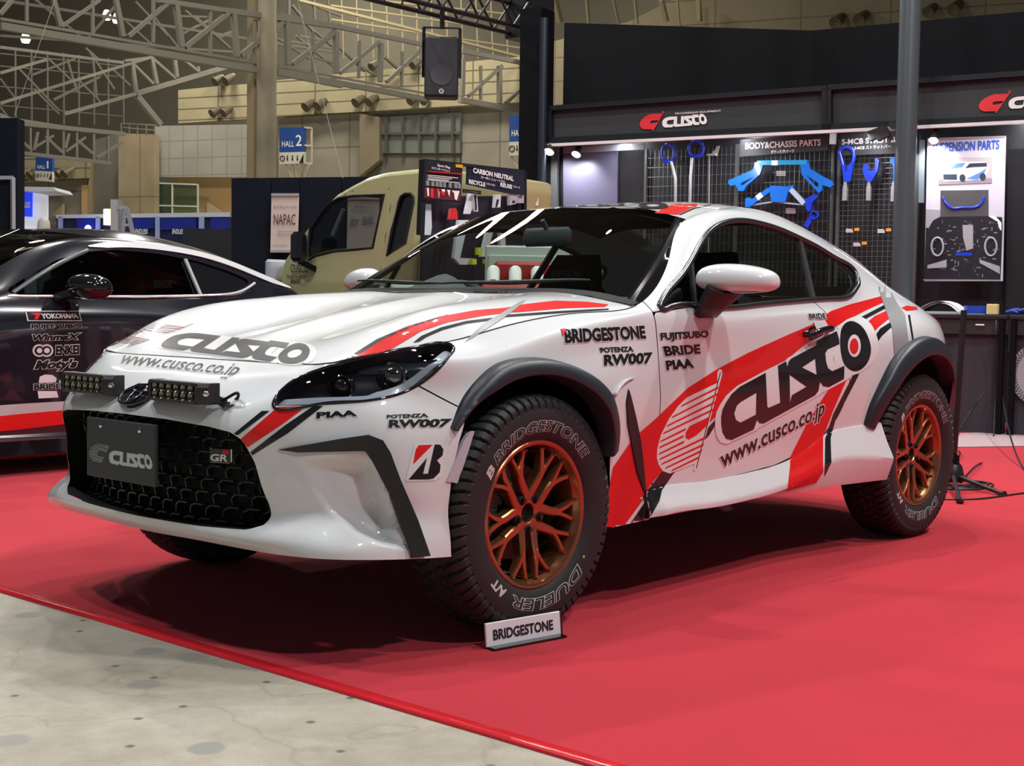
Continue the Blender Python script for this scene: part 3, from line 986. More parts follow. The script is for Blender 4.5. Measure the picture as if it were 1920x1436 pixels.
def trace3(px, n=0, tree=None):
    out = []
    for u, v in px:
        p, _ = hit(u, v, tree)
        if p is not None: out.append(p)
    return np.array(out)



# ---- outlines of openings and shut lines, in (x, z) seen square from the side
DLO_PX = [(1236.5,580),(1278,516),(1309,464),(1335,430),(1361,417),(1393,414),(1421,418.6),(1460,430),(1499,447),(1538,467),(1577,490),(1603,511),(1608,524),(1605,540),(1594,554),(1564,560),(1500,564),(1421,571),(1330,576)]
DLO = [(p[0], p[2]) for p in trace3(DLO_PX)]
_a = DLO[0]
_D = [(_a[0] - .04, _a[1] + .003), (_a[0] - .006, _a[1]), (_a[0], _a[1] + .003), (_a[0] - .007, _a[1] + .011)] + DLO[1:]
dl = curve([(x, z, 0) for x, z in _D], 200, True)
DLO = [(x, z) for x, z, _ in dl]
ARCH_F = dict(c=(0, .3825), r=.452)
ARCH_FP = [(.366,.15),(.370,.30),(.366,.42),(.350,.53),(.325,.61),(.302,.66),(.286,.705),(.262,.748),(.20,.806),(.10,.832),(0,.838),(-.10,.825),(-.20,.785),
           (-.28,.72),(-.325,.65),(-.345,.58),(-.356,.50),(-.375,.40),(-.402,.27),(-.42,.15)]
ARCH_R = dict(c=(-2.58, .385), r=.485)
SHUT_F = [(-.605,1.10),(-.605,.975),(-.62,.85),(-.636,.70),(-.636,.54),(-.63,.375),(-.63,.2)]
DOORP = [(-.605,.982),(-.62,.85),(-.636,.70),(-.636,.54),(-.633,.385),(-1.09,.378),(-1.45,.40),(-1.66,.44),(-1.80,.50),(-1.89,.58),
         (-1.945,.70),(-1.935,.83),(-1.86,.955),(-1.77,1.03),(-1.70,1.06),(-1.1,1.03)]
BUMPCUT = [(.10,.586),(.30,.70),(.405,.76),(.62,.883)]
HL_PX = [(512,758),(517,744),(532,727),(553,711),(580,699),(620,686),(680,671),(740,658),(790,648),(828,642),(845,645),(851,652),(846,663),
         (830,683),(805,707),(780,724),(750,738),(715,747),(680,752),(600,757)]
HL3 = trace3(HL_PX)
HLP = hs(HL3)


def xz(V): return V[:, [0, 2]]


GAP = .0022
dA = lambda V, a: np.hypot(V[:, 0] - a['c'][0], V[:, 2] - a['c'][1]) - a['r']
FOG_PX = [(522,843),(560,836),(640,824),(690,818),(715,828),(728,850),(745,900),(775,980),(796,1042),(770,1046),(755,1000),(730,930),(700,860),(685,846),(560,848)]

# the scooped corner of the bumper below the black garnish
_sp = hs(trace3([(552,857),(620,851),(686,849),(702,862),(728,930),(750,990),(776,1036),(720,1026),(660,1000),(615,960),(580,910)]))
_d = np.where(side_V[:, 0] > .25, sdf(_sp, hs(side_V)), -1)
_t = np.clip(_d / .05, 0, 1)
_t = _t * _t * (3 - 2 * _t)
_ramp = np.clip((hs(side_V)[:, 0] + .16) / .30, 0, 1)
_N = vnormals(side_V, side_F)
if _N[:, 1].mean() < 0: _N = -_N
side_V = side_V - _N * (_t * _ramp * .055)[:, None]
BODY = build_tree()

car = thing('sports_car', (-1.28, 0, 0), 'white lifted coupe with red and black stripes on bronze wheels, nose on carpet edge', 'car')


def weld(V, F, eps=1e-5):
    key = {}; idx = []; nV = []
    for v in V:
        k = tuple(np.round(v / eps).astype(int))
        if k not in key: key[k] = len(nV); nV.append(v)
        idx.append(key[k])
    return np.array(nV), [[idx[i] for i in f] for f in F]


def panel(name, V, F, cuts, m=PAINT, parent=car, right=True, smooth=40):
    for fn in cuts:
        V, F = clip(V, F, fn(V))
    if right == 'split':
        o = mesh(name, V, F, m, parent, smooth)
        mesh(name, mirrored(V), [f[::-1] for f in F], m, parent, smooth)
        return o
    if right:
        V, F = both(V, F)
        V, F = weld(V, F)
    return mesh(name, V, F, m, parent, smooth)


front_of_cut = lambda V: np.where(V[:, 0] > .1, -dline(BUMPCUT, xz(V)), V[:, 0] - .1)
no_arch_f = lambda V: np.where(np.abs(V[:, 0]) < .6, -sdf(ARCH_FP, xz(V)), 1.)
no_arch_r = lambda V: dA(V, ARCH_R)
no_light = lambda V: np.where(V[:, 0] > .1, -sdf(HLP, hs(V)), 1.) - .004
GRILLE = [(-.450,.634),(-.38,.646),(-.2,.655),(0,.658),(.2,.655),(.38,.646),(.450,.634),(.480,.612),(.502,.55),(.525,.46),(.535,.40),(.525,.378),(.48,.362),(.3,.354),(0,.350),(-.3,.354),(-.48,.362),(-.525,.378),(-.535,.40),(-.525,.46),(-.502,.55),(-.480,.612)]
no_grille = lambda V: np.where(V[:, 0] > .5, -sdf(GRILLE, V[:, [1, 2]]), 1.)
bumper = panel('front_bumper', side_V, side_F, [lambda V: front_of_cut(V) - GAP, no_arch_f, no_light, no_grille, lambda V: V[:, 2] - .262])
fender = panel('fender', side_V, side_F, [lambda V: -front_of_cut(V) - GAP, lambda V: dline(SHUT_F, xz(V)) - GAP, no_arch_f, no_light, lambda V: V[:, 2] - .275], right='split')
door = panel('door', side_V, side_F, [lambda V: sdf(DOORP, xz(V)) - GAP, lambda V: -sdf(DLO, xz(V))], right='split')
quarter = panel('quarter_panel', side_V, side_F, [lambda V: -dline(SHUT_F, xz(V)) - GAP, lambda V: -sdf(DOORP, xz(V)) - GAP, lambda V: -sdf(DLO, xz(V)), no_arch_r, lambda V: V[:, 2] - .30], right=True)
hood = panel('hood', hood_V, hood_F, [lambda V: np.where(V[:, 1] > .56, 9, V[:, 0]) * 0 + 1])
# rear glass region of the roof patch
RG = [(-2.02,.0),(-2.03,.25),(-2.08,.43),(-2.4,.455),(-2.75,.455),(-2.93,.43),(-2.97,.2),(-2.975,0),(-2.975,-.1),(-2.02,-.1)]
roof = panel('roof', rf_V, rf_F, [lambda V: V[:, 0] + 2.0])
boot = panel('boot_lid', rf_V, rf_F, [lambda V: -(V[:, 0] + 2.0) - .002, lambda V: -sdf(RG, V[:, :2])])
GL_WS = glass('windshield_glass', (.82, .88, .86))
GL_SIDE = glass('side_glass', (.62, .68, .62))
GL_LENS = glass('clear_lens', (.9, .92, .95))
rear_glass = panel('rear_window', rf_V, rf_F, [lambda V: sdf(RG, V[:, :2])], m=GL_SIDE)
windshield = panel('windshield', ws_V, ws_F, [], m=GL_WS)

# side glass sits 12 mm inside the skin
sg_V = offset_surface(side_V, side_F, -.012)
if (sg_V[:, 1].max() > side_V[:, 1].max()): sg_V = offset_surface(side_V, side_F, .012)
side_glass = panel('side_window', sg_V, side_F, [lambda V: sdf(DLO, xz(V)) + .01], m=GL_SIDE, right='split')


def skin_at(x, z, lift=0.):
    """point on the left flank"""
    r = BODY.ray_cast(Vector((x, 3, z)), Vector((0, -1, 0)))
    p, n = np.array(r[0]), np.array(r[1])
    if n[1] < 0: n = -n
    return p + n * lift


# window trim: a metal frame round the side glass, and the bars between its panes
P = np.array([skin_at(x, z, .001) for x, z, _ in dl])
TRIM = mat('window_trim_metal', (.10, .105, .115), rough=.2, metal=.8)
DIV = mat('divider_grey', (.05, .052, .055), rough=.3)
for sg in (1, -1):
    MB().tube(P * [1, sg, 1], .0115, 8, True).build('window_trim', TRIM, car, 180)
    for pa, pb, w in (((1502, 450), (1527, 560), .035), ((1298, 489), (1305, 568), .018)):
        MB().bar((hit(*pa)[0] - [0, .006, 0]) * [1, sg, 1], (hit(*pb)[0] - [0, .006, 0]) * [1, sg, 1], w, .012, up=(0, 1, 0)).build('window_divider', DIV, car)
# ------------------------------------------------------------------ wheel arch flares, liners, underside
def flare(outer, r_in, cx, cz, name='arch_flare', sgn=1, prot=.048):
    """outer: (x, z) points on the skin; inner edge at radius r_in(angle) standing proud of the skin"""
    o = curve([(x, z, 0) for x, z in outer], 64)[:, :2]
    V = []; n = 0
    for x, z in o:
        a = math.atan2(z - cz, x - cx)
        ro = math.hypot(x - cx, z - cz); ri = r_in(math.degrees(math.atan2(z - cz, -(x - cx))))
        ys = side_y(cx + (ro + .004) * math.cos(a), cz + (ro + .004) * math.sin(a))
        pr = prot * float(np.interp(len(V) // 8, [0, 12, 50, 63], [.55, 1, 1, .7]))
        sec = [(ro, -.012), (ro, .004), (ro - .005, pr * .62), (ro - .014, pr * .92), (ri + .010, pr * 1.12), (ri + .003, pr * 1.08), (ri, pr * .9), (ri - .004, -.02)]
        n = len(sec)
        V += [(cx + r * math.cos(a), ys + dy, cz + r * math.sin(a)) for r, dy in sec]
    m = len(o)
    F = [(i * n + k, i * n + k + 1, (i + 1) * n + k + 1, (i + 1) * n + k) for i in range(m - 1) for k in range(n - 1)]
    F += [tuple(range(n)), tuple((m - 1) * n + k for k in range(n - 1, -1, -1))]
    V = np.array(V)
    if sgn < 0: V = mirrored(V); F = [f[::-1] for f in F]
    return mesh(name, V, F, FLARE, car, 50)


FO = [(.350,.648),(.303,.714),(.247,.770),(.177,.818),(.09,.84),(.005,.843),(-.099,.830),(-.207,.796),(-.287,.746),(-.34,.676),(-.364,.611),(-.368,.545)]
RO = [(-2.078,.525),(-2.10,.60),(-2.156,.69),(-2.255,.80),(-2.376,.865),(-2.50,.893),(-2.61,.893),(-2.71,.868),(-2.80,.815),(-2.87,.73),(-2.91,.63),(-2.925,.54)]
_rf = lambda a: float(np.interp(a, [10, 25, 35, 45, 60, 100, 145], [.315, .355, .385, .405, .42, .43, .44]))
_rr = lambda a: float(np.interp(a, [10, 90, 120, 140, 165], [.44, .45, .455, .46, .465]))
for sg in (1, -1):
    flare(FO, _rf, 0, .3625, sgn=sg)
    flare(RO, _rr, -2.575, .3625, sgn=sg)
    for cx, cz, r in ((0, .3825, .456), (-2.58, .385, .49)):
        # wheel housing: half drum, open to the outside
        n = 40; V = []; F = []
        for i in range(n + 1):
            a = math.radians(-12 + 204 * i / n)
            for y in (.88, .42): V.append((cx + r * math.cos(a), (y if y < .5 else side_y(cx + (r + .02) * math.cos(a), max(.32, cz + (r + .02) * math.sin(a))) - .003) * sg, cz + r * math.sin(a)))
        F = [(2 * i, 2 * i + 1, 2 * i + 3, 2 * i + 2) for i in range(n)]
        F.append(tuple(2 * i + 1 for i in range(n + 1)))
        mesh('wheel_housing', V, F, DARK, car, 50)
ub = MB()
ub.box((-1.25, 0, .34), (2.1, 1.56, .07)); ub.box((-1.25, 0, .40), (3.9, .80, .12)); ub.box((.42, 0, .33), (.55, 1.1, .05)); ub.box((-2.9, 0, .42), (.6, 1.1, .08))
ub.build('underbody', DARK, car)
# bulkheads that keep the engine bay and boot dark
for c_, d_ in (((-.45, 0, .66), (.02, 1.5, .56)), ((-2.05, 0, .70), (.03, 1.46, .55)), ((.45, 0, .55), (.02, 1.2, .46))):
    MB().box(c_, d_).build('bulkhead', DARK, car)

# ------------------------------------------------------------------ side skirts
for sg in (1, -1):
    xs = np.array([-.49, -.56, -.66, -.9, -1.2, -1.5, -1.66, -1.80, -1.95, -2.1, -2.2])
    zt = np.array([.36, .375, .388, .384, .386, .408, .445, .50, .522, .53, .532])
    prot = np.array([.0, .004, .05, .052, .052, .05, .05, .05, .055, .062, .066])
    xf = np.concatenate([np.linspace(-.595, -.66, 6), np.linspace(-.70, -2.2, 52)])
    zt = natspline(-xs, zt[:, None], -xf)[:, 0]; prot = np.interp(-xf, -xs, prot); xs = xf
    V = []
    for x, z, p in zip(xs, zt, prot):
        y0 = side_y(x, z + .01)
        zc = z - .075 if x > -1.6 else z - .075 - (abs(x) - 1.6) * .12
        zb = .272 + (.012 if x > -.6 else .02)
        V += [(x, y0 - .004, z), (x, y0 + .004, z - .003), (x, y0 + p * .48, (z + zc) / 2), (x, y0 + p * .93, zc + .012), (x, y0 + p, zc), (x, y0 + p * .96, zc - .014), (x, y0 + p * .62, zb + .01), (x, y0 + p * .55, zb), (x, y0 - .05, zb + .01)]
    k = 9
    F = [(i * k + j, i * k + j + 1, (i + 1) * k + j + 1, (i + 1) * k + j) for i in range(len(xs) - 1) for j in range(k - 1)]
    F += [tuple(range(k - 1, -1, -1)), tuple((len(xs) - 1) * k + j for j in range(k))]
    V = np.array(V)
    if sg > 0: F = [f[::-1] for f in F]
    if sg < 0: V = mirrored(V)
    mesh('side_skirt', V, F, PAINT, car, 30)

# ------------------------------------------------------------------ fender vents
for sg in (1, -1):
    ol = [(-.437,.735),(-.425,.69),(-.437,.62),(-.475,.54),(-.525,.45),(-.575,.385),(-.60,.36),(-.575,.44),(-.53,.55),(-.485,.64),(-.45,.71)]
    V = []; F = []
    P = np.array([skin_at(x, z, .002) for x, z in ol]); cen = np.array([skin_at(-.50, .56, -.02)])
    P2 = np.array([skin_at(x * .94 - .03 * 1, z * .94 + .034, .006) for x, z in ol])
    V = np.vstack([P, P2])
    n = len(P)
    F = [(i, (i + 1) % n, n + (i + 1) % n, n + i) for i in range(n)] + [tuple(range(n, 2 * n))]
    if sg < 0: V = mirrored(V); F = [f[::-1] for f in F]
    mesh('fender_vent', V, F, BLACK, car, 30)
    # raised blade in front of the vent
    bl = MB(); pts = np.array([skin_at(x, z, .004) for x, z in [(-.355,.715),(-.39,.745),(-.43,.762),(-.47,.768)]]) * [1, sg, 1]
    bl.tube(curve(pts, 14), np.interp(np.linspace(0, 1, 14), [0, .5, 1], [.008, .006, .002]), 8)
    bl.build('fender_blade', PAINT, car, 180)

# ------------------------------------------------------------------ headlights
HLIN = mat('headlight_dark', (.015, .015, .02), rough=.25)
DRL = mat('daylight_guide', (.42, .46, .50), rough=.25, coat=.5)
nrm = vnormals(side_V, side_F)
inward = -1 if (nrm[:, 1].mean() > 0) else 1
def near_front(V): return V[:, 0] - .12
for sg in (1, -1):
    def put(name, V, F, m, par=car, sm=60):
        if sg < 0: V = mirrored(V); F = [tuple(f)[::-1] for f in F]
        return mesh(name, V, F, m, par, sm)
    V, F = clip(side_V, side_F, near_front(side_V)); V, F = clip(V, F, sdf(HLP, hs(V)) + .004)
    N = -vnormals(V, F) * inward      # outward
    base = V.copy()
    hl = put('headlight', base - N * .05, F, HLIN)
    d = sdf(HLP, hs(base))
    # side wall of the housing
    HB = curve(np.array([(*p,) for p in HL3]), 90, True)
    wn = np.array([BODY.find_nearest(Vector(p))[1][:] for p in HB]); wn[wn[:, 0] < 0] *= -1
    W_ = np.vstack([HB, HB - wn * .06])
    n = len(HB)
    put('housing_wall', W_, [(i, (i + 1) % n, n + (i + 1) % n, n + i) for i in range(n)], HLIN, hl)
    # light guide along the lower and outer border
    ring = -np.abs(d - .0175) + .0115
    sc = hs(base); low = sdf(hs(trace3([(503,764),(530,742),(690,735),(752,708),(790,684),(828,652),(856,636),(872,670),(805,742),(690,772)])), sc)
    G1, g1 = clip(base - N * .018, F, np.minimum(ring, low))
    put('light_guide', G1, g1, DRL, hl)
    # projector lenses
    for (u, v), r in (((735, 703), .034), ((640, 715), .028)):
        p, nn = hit(u, v)
        ax = np.array([.86, .45, .05]); ax /= np.linalg.norm(ax)
        mb = MB(); o = p - nn * .03
        mb.lathe([(r * 1.25, -.02), (r * 1.25, .004), (r * 1.12, .007), (r * 1.05, .0), (r * .98, -.004), (r * .8, .006), (r * .5, .013), (.0005, .016)], o, ax, 32)
        put('projector', np.array(mb.V), mb.F, CHROME if r > .03 else GLOSSBLK, hl, 40)
    put('lens', base + N * .001, F, GL_LENS, hl)
    # black seal round the lamp
    mb = MB(); mb.tube(HB - wn * .001, .005, 6, True)
    put('seal', np.array(mb.V), mb.F, GLOSSBLK, hl, 180)

# ------------------------------------------------------------------ grille, plate, badges, light bars
def nose_x(y, z):
    r = BODY.ray_cast(Vector((3, y, z)), Vector((-1, 0, 0)))
    return r[0][0]
gr = MB()
def gp(y, z): return np.array([nose_x(y, z) - .052 - .03 * (abs(y) / .5) ** 2, y, z])
a = .034
for r_ in range(-1, 9):
    for q in range(-9, 10):
        cy = q * a * 1.9 + (a * .95 if r_ % 2 else 0); cz = .345 + r_ * .040
        hexp = [(cy - a * .95, cz - .010), (cy - a * .95, cz + .010), (cy - a * .5, cz + .020), (cy + a * .5, cz + .020)]
        for (y0, z0), (y1, z1) in zip(hexp[:-1], hexp[1:]):
            if sdf(GRILLE, [((y0 + y1) / 2, (z0 + z1) / 2)])[0] > -.004 and abs(y0) < .54 and abs(y1) < .54:
                gr.bar(gp(y0, z0), gp(y1, z1), .022, .0045, up=(0, 0, 1) if abs(z1 - z0) < abs(y1 - y0) else (0, 1, 0))
# bars lie with their depth along the car
gr.build('grille_mesh', mat('grille_black', (.012, .012, .013), rough=.35), car)
V = [];
gb = MB(); pts = [(y, z) for y, z in GRILLE]
Pb = np.array([[nose_x(np.clip(y * .99, -.52, .52), np.clip(z, .36, .65)) - .075 - .035 * (abs(y) / .5) ** 2, y * 1.03, .5 + (z - .5) * 1.06] for y, z in pts])
Pf = np.array([[nose_x(np.clip(y * 1.004, -.535, .535), np.clip(z, .345, .676)) - .001, y * 1.002, z] for y, z in pts])
n = len(pts)
gb.add(np.vstack([Pb, Pf]), [tuple(range(n))] + [(i, (i + 1) % n, n + (i + 1) % n, n + i) for i in range(n)])
gb.build('grille_duct', DARK, car, 30)

# number plate blank
PLATE = mat('plate_charcoal', (.030, .033, .036), rough=.55)
pl = MB().box((.884, 0, .549), (.012, .372, .180), bev=.003).build('number_plate', PLATE, car)
for sy in (-.105, .105):
    mb = MB().lathe([(.0005, .004), (.006, .003), (.0075, 0)], (.8905, sy, .617), (1, 0, 0), 14)
    mb.build('plate_bolt', SILVER, pl, 60)

# oval emblem: three chrome ovals on a black shield
em_c = np.array([nose_x(0, .708), 0, .708]); _, en = np.array(em_c), np.array(BODY.ray_cast(Vector((3, .001, .708)), Vector((-1, 0, 0)))[1])
if en[0] < 0: en = -en
ey = np.array([0, 1., 0]); ez = np.cross(en, ey); ez /= np.linalg.norm(ez)
if ez[2] < 0: ez = -ez
def oval(a_, b_, dy=0, dz=0, n=48, lift=.006):
    t = np.linspace(0, 2 * np.pi, n, endpoint=False)
    return np.array([em_c + en * lift + ey * (dy + a_ * math.cos(k)) + ez * (dz + b_ * math.sin(k)) for k in t])
mb = MB(); O = oval(.074, .046, lift=.006); mb.add(np.vstack([O, O - en * .02]), [tuple(range(48))] + [(i, 48 + i, 48 + (i + 1) % 48, (i + 1) % 48) for i in range(48)])
emb = mb.build('emblem', GLOSSBLK, car, 40)
mb = MB()
mb.tube(oval(.072, .045, lift=.008), .0045, 8, True); mb.tube(oval(.021, .040, lift=.008), .0042, 8, True); mb.tube(oval(.046, .0155, 0, .027, lift=.0085), .0042, 8, True)
mb.build('emblem_rings', mat('emblem_chrome', (.10, .10, .115), rough=.12, metal=1.), emb, 180)

# small rectangular badge on the grille
p = np.array([.812, .392, .565]); ex = np.array([-.38, .925, 0]); ex /= np.linalg.norm(ex); ez_ = np.array([0, 0, 1.])
bn = np.cross(ex, ez_)
R_ = np.stack([ex, ez_, bn], 1)
bd = MB().box(p, (.072, .044, .008), R_, .004).build('grille_badge', SILVER, car)
MB().box(p + bn * .003, (.070, .042, .006), R_, .003).build('badge_face', GLOSSBLK, bd)
MB().box(p + bn * .0065 + ex * .020 + ez_ * .010, (.020, .011, .001), R_).build('badge_red', mat('badge_red_enamel', (.6, .01, .02), rough=.2), bd)
mb = MB(); sheet_text(mb, 'GR', p - ex * .029 - ez_ * .017 + bn * .0065, ex, ez_, .020, .056, offset=.03, shear=.1, lift=.001); mb.build('badge_letters', SILVER, bd)

# LED light bars over the nose
LEDB = mat('lightbar_black', (.02, .021, .023), rough=.4)
LEDR = mat('led_reflector', (.34, .31, .24), rough=.18, metal=.9)
for sg in (1, -1):
    cx_, cy_, cz_ = .850, .243 * sg, .737
    mb = MB(); L = .296
    mb.box((cx_ - .012, cy_, cz_), (.045, L - .05, .058), bev=.006)
    # bezel walls
    for dz in (-.0255, .0255): mb.box((cx_ + .014, cy_, cz_ + dz), (.018, L - .055, .010), bev=.003)
    for dy in (-1, 1): mb.box((cx_ + .014, cy_ + dy * (L / 2 - .033), cz_), (.018, .014, .058), bev=.003)
    # chamfered end caps
    for dy in (-1, 1):
        o = np.array([cx_ - .035, cy_ + dy * (L / 2 - .028), cz_ - .030])
        pol = [(0, 0), (.052, 0), (.060, .012), (.060, .048), (.050, .060), (0, .060)]
        pol3 = np.array([o + np.array([1, 0, 0]) * a_ + np.array([0, 0, 1]) * b_ for a_, b_ in pol])
        pol4 = pol3.copy(); pol4[:, 1] += dy * .028; pol4[:, 0] -= (pol4[:, 0] > cx_) * .018
        k = len(pol)
        mb.add(np.vstack([pol3, pol4]), [tuple(range(k)), tuple(range(2 * k - 1, k - 1, -1))] + [(i, k + i, k + (i + 1) % k, (i + 1) % k) for i in range(k)])
    # cooling fins behind
    for k in range(9): mb.box((cx_ - .045, cy_ - .10 + k * .025, cz_), (.03, .004, .05))
    bar = mb.build('light_bar', LEDB, car, 30)
    mb = MB()
    for k in range(6):
        for r_ in range(2):
            yy = cy_ - .088 + k * .0352; zz = cz_ + (-.011 if r_ else .011)
            mb.lathe([(.0035, -.004), (.0085, .0), (.0125, .005)], (cx_ + .0165, yy, zz), (1, 0, 0), 10)
    mb.box((cx_ + .0115, cy_, cz_), (.003, .225, .042))
    mb.build('led_reflectors', LEDR, bar, 30)
    MB().box((cx_ + .0195, cy_, cz_), (.002, L - .075, .040)).build('light_cover', glass('lightbar_cover', (.9, .9, .9), .25), bar) if 'lightbar_cover' not in MATS else MB().box((cx_ + .0195, cy_, cz_), (.002, L - .075, .040)).build('light_cover', MATS['lightbar_cover'], bar)
    for dy in (-1, 1):
        e = np.array([cx_ + .004, cy_ + dy * (L / 2 - .006), cz_ + .001])
        MB().lathe([(.0005, .005), (.006, .0045), (.0085, .002), (.0085, -.004)], e + [.006, dy * .004, 0], (.55, dy * .83, 0), 14).build('end_bolt', SILVER, bar, 50)
        # bracket foot down to the bumper skin
        out = dy == sg
        fy = cy_ + dy * (L / 2 + (.004 if out else -.035))
        foot = np.array([nose_x(fy, .708), fy, .708])
        m2 = MB(); m2.bar(e + [-.02, dy * (.004 if out else -.02), -.012], foot + [.002, 0, 0], .024, .005, up=(0, 1, 0)); m2.box(foot + [.004, dy * .012, -.002], (.026, .036, .006), bev=.002)
        m2.lathe([(.0005, .006), (.006, .005), (.008, 0)], foot + [.006, dy * .016, .002], (.5, 0, .86), 12)
        m2.build('bracket', LEDB, bar, 40)
    cab = curve([(cx_ - .03, cy_ + .10, cz_ - .02), (cx_ - .045, cy_ + .165, cz_ - .012), (cx_ - .06, cy_ + .195, cz_ + .004), (cx_ - .075, cy_ + .175, cz_ - .012), (cx_ - .07, cy_ + .12, cz_ - .016)], 24)
    MB().tube(cab, .0045, 8).build('cable', DARK, bar, 180)

# ------------------------------------------------------------------ fog garnish (black hook) on each bumper corner
fg3 = [hit(u, v) for u, v in FOG_PX]
fgP = np.array([p for p, n in fg3]); fgN = np.array([n if n[0] > 0 else -n for p, n in fg3])
for sg in (1, -1):
    lift = np.array([.004, .012, .022, .028, .03, .032, .034, .034, .03, .02, .016, .018, .018, .014, .008])[:len(fgP), None]
    V = np.vstack([fgP + fgN * lift, fgP - fgN * .05]); n = len(fgP)
    # a strip between outer and inner edge
    F = [(i, (i + 1) % n, n + (i + 1) % n, n + i) for i in range(n)]
    F += [(0, 1, 14), (1, 2, 13, 14), (2, 3, 4, 13), (4, 5, 12, 13), (5, 6, 11, 12), (6, 7, 10, 11), (7, 8, 9, 10)]
    if sg < 0: V = mirrored(V); F = [f[::-1] for f in F]
    mesh('bumper_garnish', V, F, BLACK, car, 25)

# side marker plates in front of the front wheels
for sg in (1, -1):
    pm = [(868,826),(878,812),(888,808),(880,835),(868,872),(856,906),(836,902)]
    P = np.array([hit(u, v)[0] if hit(u, v)[0] is not None else None for u, v in pm if hit(u, v)[0] is not None and hit(u, v)[0][0] > 0])
    if len(P) >= 4:
        P = P + [0, .004, 0]
        n = len(P); V = np.vstack([P, P - [0, .012, 0]]) * [1, sg, 1]
        F = [tuple(range(n))] + [(i, (i + 1) % n, n + (i + 1) % n, n + i) for i in range(n)]
        mesh('side_marker', V, F, mat('marker_clear', (.50, .46, .52), rough=.2, coat=.5), car, 30)

# ------------------------------------------------------------------ mirrors
MIRB = mat('mirror_base_black', (.014, .014, .016), rough=.3)
for sg in (1, -1):
    c0 = np.array([-.925, .968, 1.094])
    n, m_ = 36, 20
    V = []
    for i in range(m_ + 1):
        t = math.pi * i / m_                  # along y, inner to outer
        yy = -math.cos(t) * .132
        r = math.sin(t) ** .62
        for k in range(n):
            p_ = 2 * math.pi * k / n
            ca, sa = math.cos(p_), math.sin(p_)
            taper = 1 - .10 * (yy / .132)
            dx = (.088 if ca > 0 else .050) * r * abs(ca) ** .85 * (1 if ca > 0 else -1) * (.9 + .1 * taper)
            dz = (.060 if sa > 0 else .042) * r * abs(sa) ** .9 * (1 if sa > 0 else -1) * taper
            V.append(c0 + np.array([dx - yy * .30, yy, dz - .004 * (yy / .13)]))
    V = np.array(V)
    F = [(i * n + k, i * n + (k + 1) % n, (i + 1) * n + (k + 1) % n, (i + 1) * n + k) for i in range(m_) for k in range(n)]
    up_, fu = clip(V, F, V[:, 2] - (c0[2] - .034))
    dn, fd = clip(V, F, -(V[:, 2] - (c0[2] - .034)))
    s_ = np.array([1, sg, 1])
    mir = mesh('door_mirror', up_ * s_, fu if sg > 0 else [f[::-1] for f in fu], PAINT, car, 60)
    mesh('mirror_underside', dn * s_, fd if sg > 0 else [f[::-1] for f in fd], MIRB, mir, 60)
    ft = MB()
    a_ = np.array([-.885, .905, 1.065]); b_ = np.array([-.90, skin_at(-.90, .985)[1] - .01, .975])
    sec = [(-.075, -.02), (.05, -.026), (.07, 0), (.05, .022), (-.075, .02)]
    Vf = []
    for q, sc_ in ((a_ + [0, .03, .0], 1.25), ((a_ + b_) / 2 + [0, .012, -.01], .92), (b_ + [0, .012, 0], .85), (b_ - [0, .02, 0], .85)):
        Vf += [q + np.array([p_[0] * sc_, p_[1] * sc_ * .9, p_[1] * sc_ * -.5]) for p_ in sec]
    k = 5
    ft.add(np.array(Vf) * s_, [(i * k + j, i * k + (j + 1) % k, (i + 1) * k + (j + 1) % k, (i + 1) * k + j) for i in range(3) for j in range(k)] + [(0, 1, 2, 3, 4), (15, 16, 17, 18, 19)])
    ft.build('mirror_foot', MIRB, mir, 50)

# ------------------------------------------------------------------ door handles, wipers, tail lights
for sg in (1, -1):
    s_ = np.array([1, sg, 1])
    a_, b_ = skin_at(-1.61, .905, .022), skin_at(-1.80, .925, .022)
    mid = (a_ + b_) / 2 + [0, .012, .004]
    mb = MB(); cv = curve([a_ + [.0, -.03, 0], a_ + [-.018, .0, 0], mid, b_ + [.01, .002, 0], b_ + [-.006, -.024, 0]], 22) * s_
    mb.tube(cv, np.interp(np.linspace(0, 1, 22), [0, .1, .5, .9, 1], [.010, .014, .0135, .013, .009]), 12)
    mb.build('door_handle', GLOSSBLK, car, 180)
    mb = MB(); cc = skin_at(-1.70, .905, -.001) * s_
    t = np.linspace(0, 2 * np.pi, 25)[:-1]
    mb.add(np.array([skin_at(-1.70 + .062 * math.cos(k), .905 + .034 * math.sin(k), .0015) * s_ for k in t]), [tuple(range(24))[::sg]])
    mb.build('handle_cup', GLOSSBLK, car)
def ws_at(y, f, lift=0.):
    """point on the windshield: f 0 base .. 1 top"""
    x = -.475 - .61 * f - .25 * y * y; r = BODY.ray_cast(Vector((x + 1.0, y, 2.2)), (Vector((x, y, 1.05 + .35 * f)) - Vector((x + 1.0, y, 2.2))).normalized())
    return np.array(r[0]) + np.array([.5, 0, .86]) * lift
for ya, yb in ((-.60, -.02), (-.05, .60)):
    mb = MB()
    pts = [ws_at(y, .028 + .02 * math.sin(math.pi * t), .022) for t, y in zip(np.linspace(0, 1, 12), np.linspace(ya, yb, 12))]
    mb.tube(curve(pts, 24), np.interp(np.linspace(0, 1, 24), [0, .5, 1], [.004, .010, .004]), 6)
    mb.build('wiper', mat('wiper_black', (.012, .012, .012), rough=.5), car, 60)
# dark cowl strip at the windshield's foot
Vc = np.vstack([WSS[:, 0] + [.022, 0, .002], WSS[:, 1] + [.002, 0, .003]]); n = len(WSS)
Vc, Fc = both(Vc, [(i, i + 1, n + i + 1, n + i) for i in range(n - 1)])
Vc, Fc = weld(Vc, Fc)
mesh('cowl', Vc, Fc, DARK, car, 60)
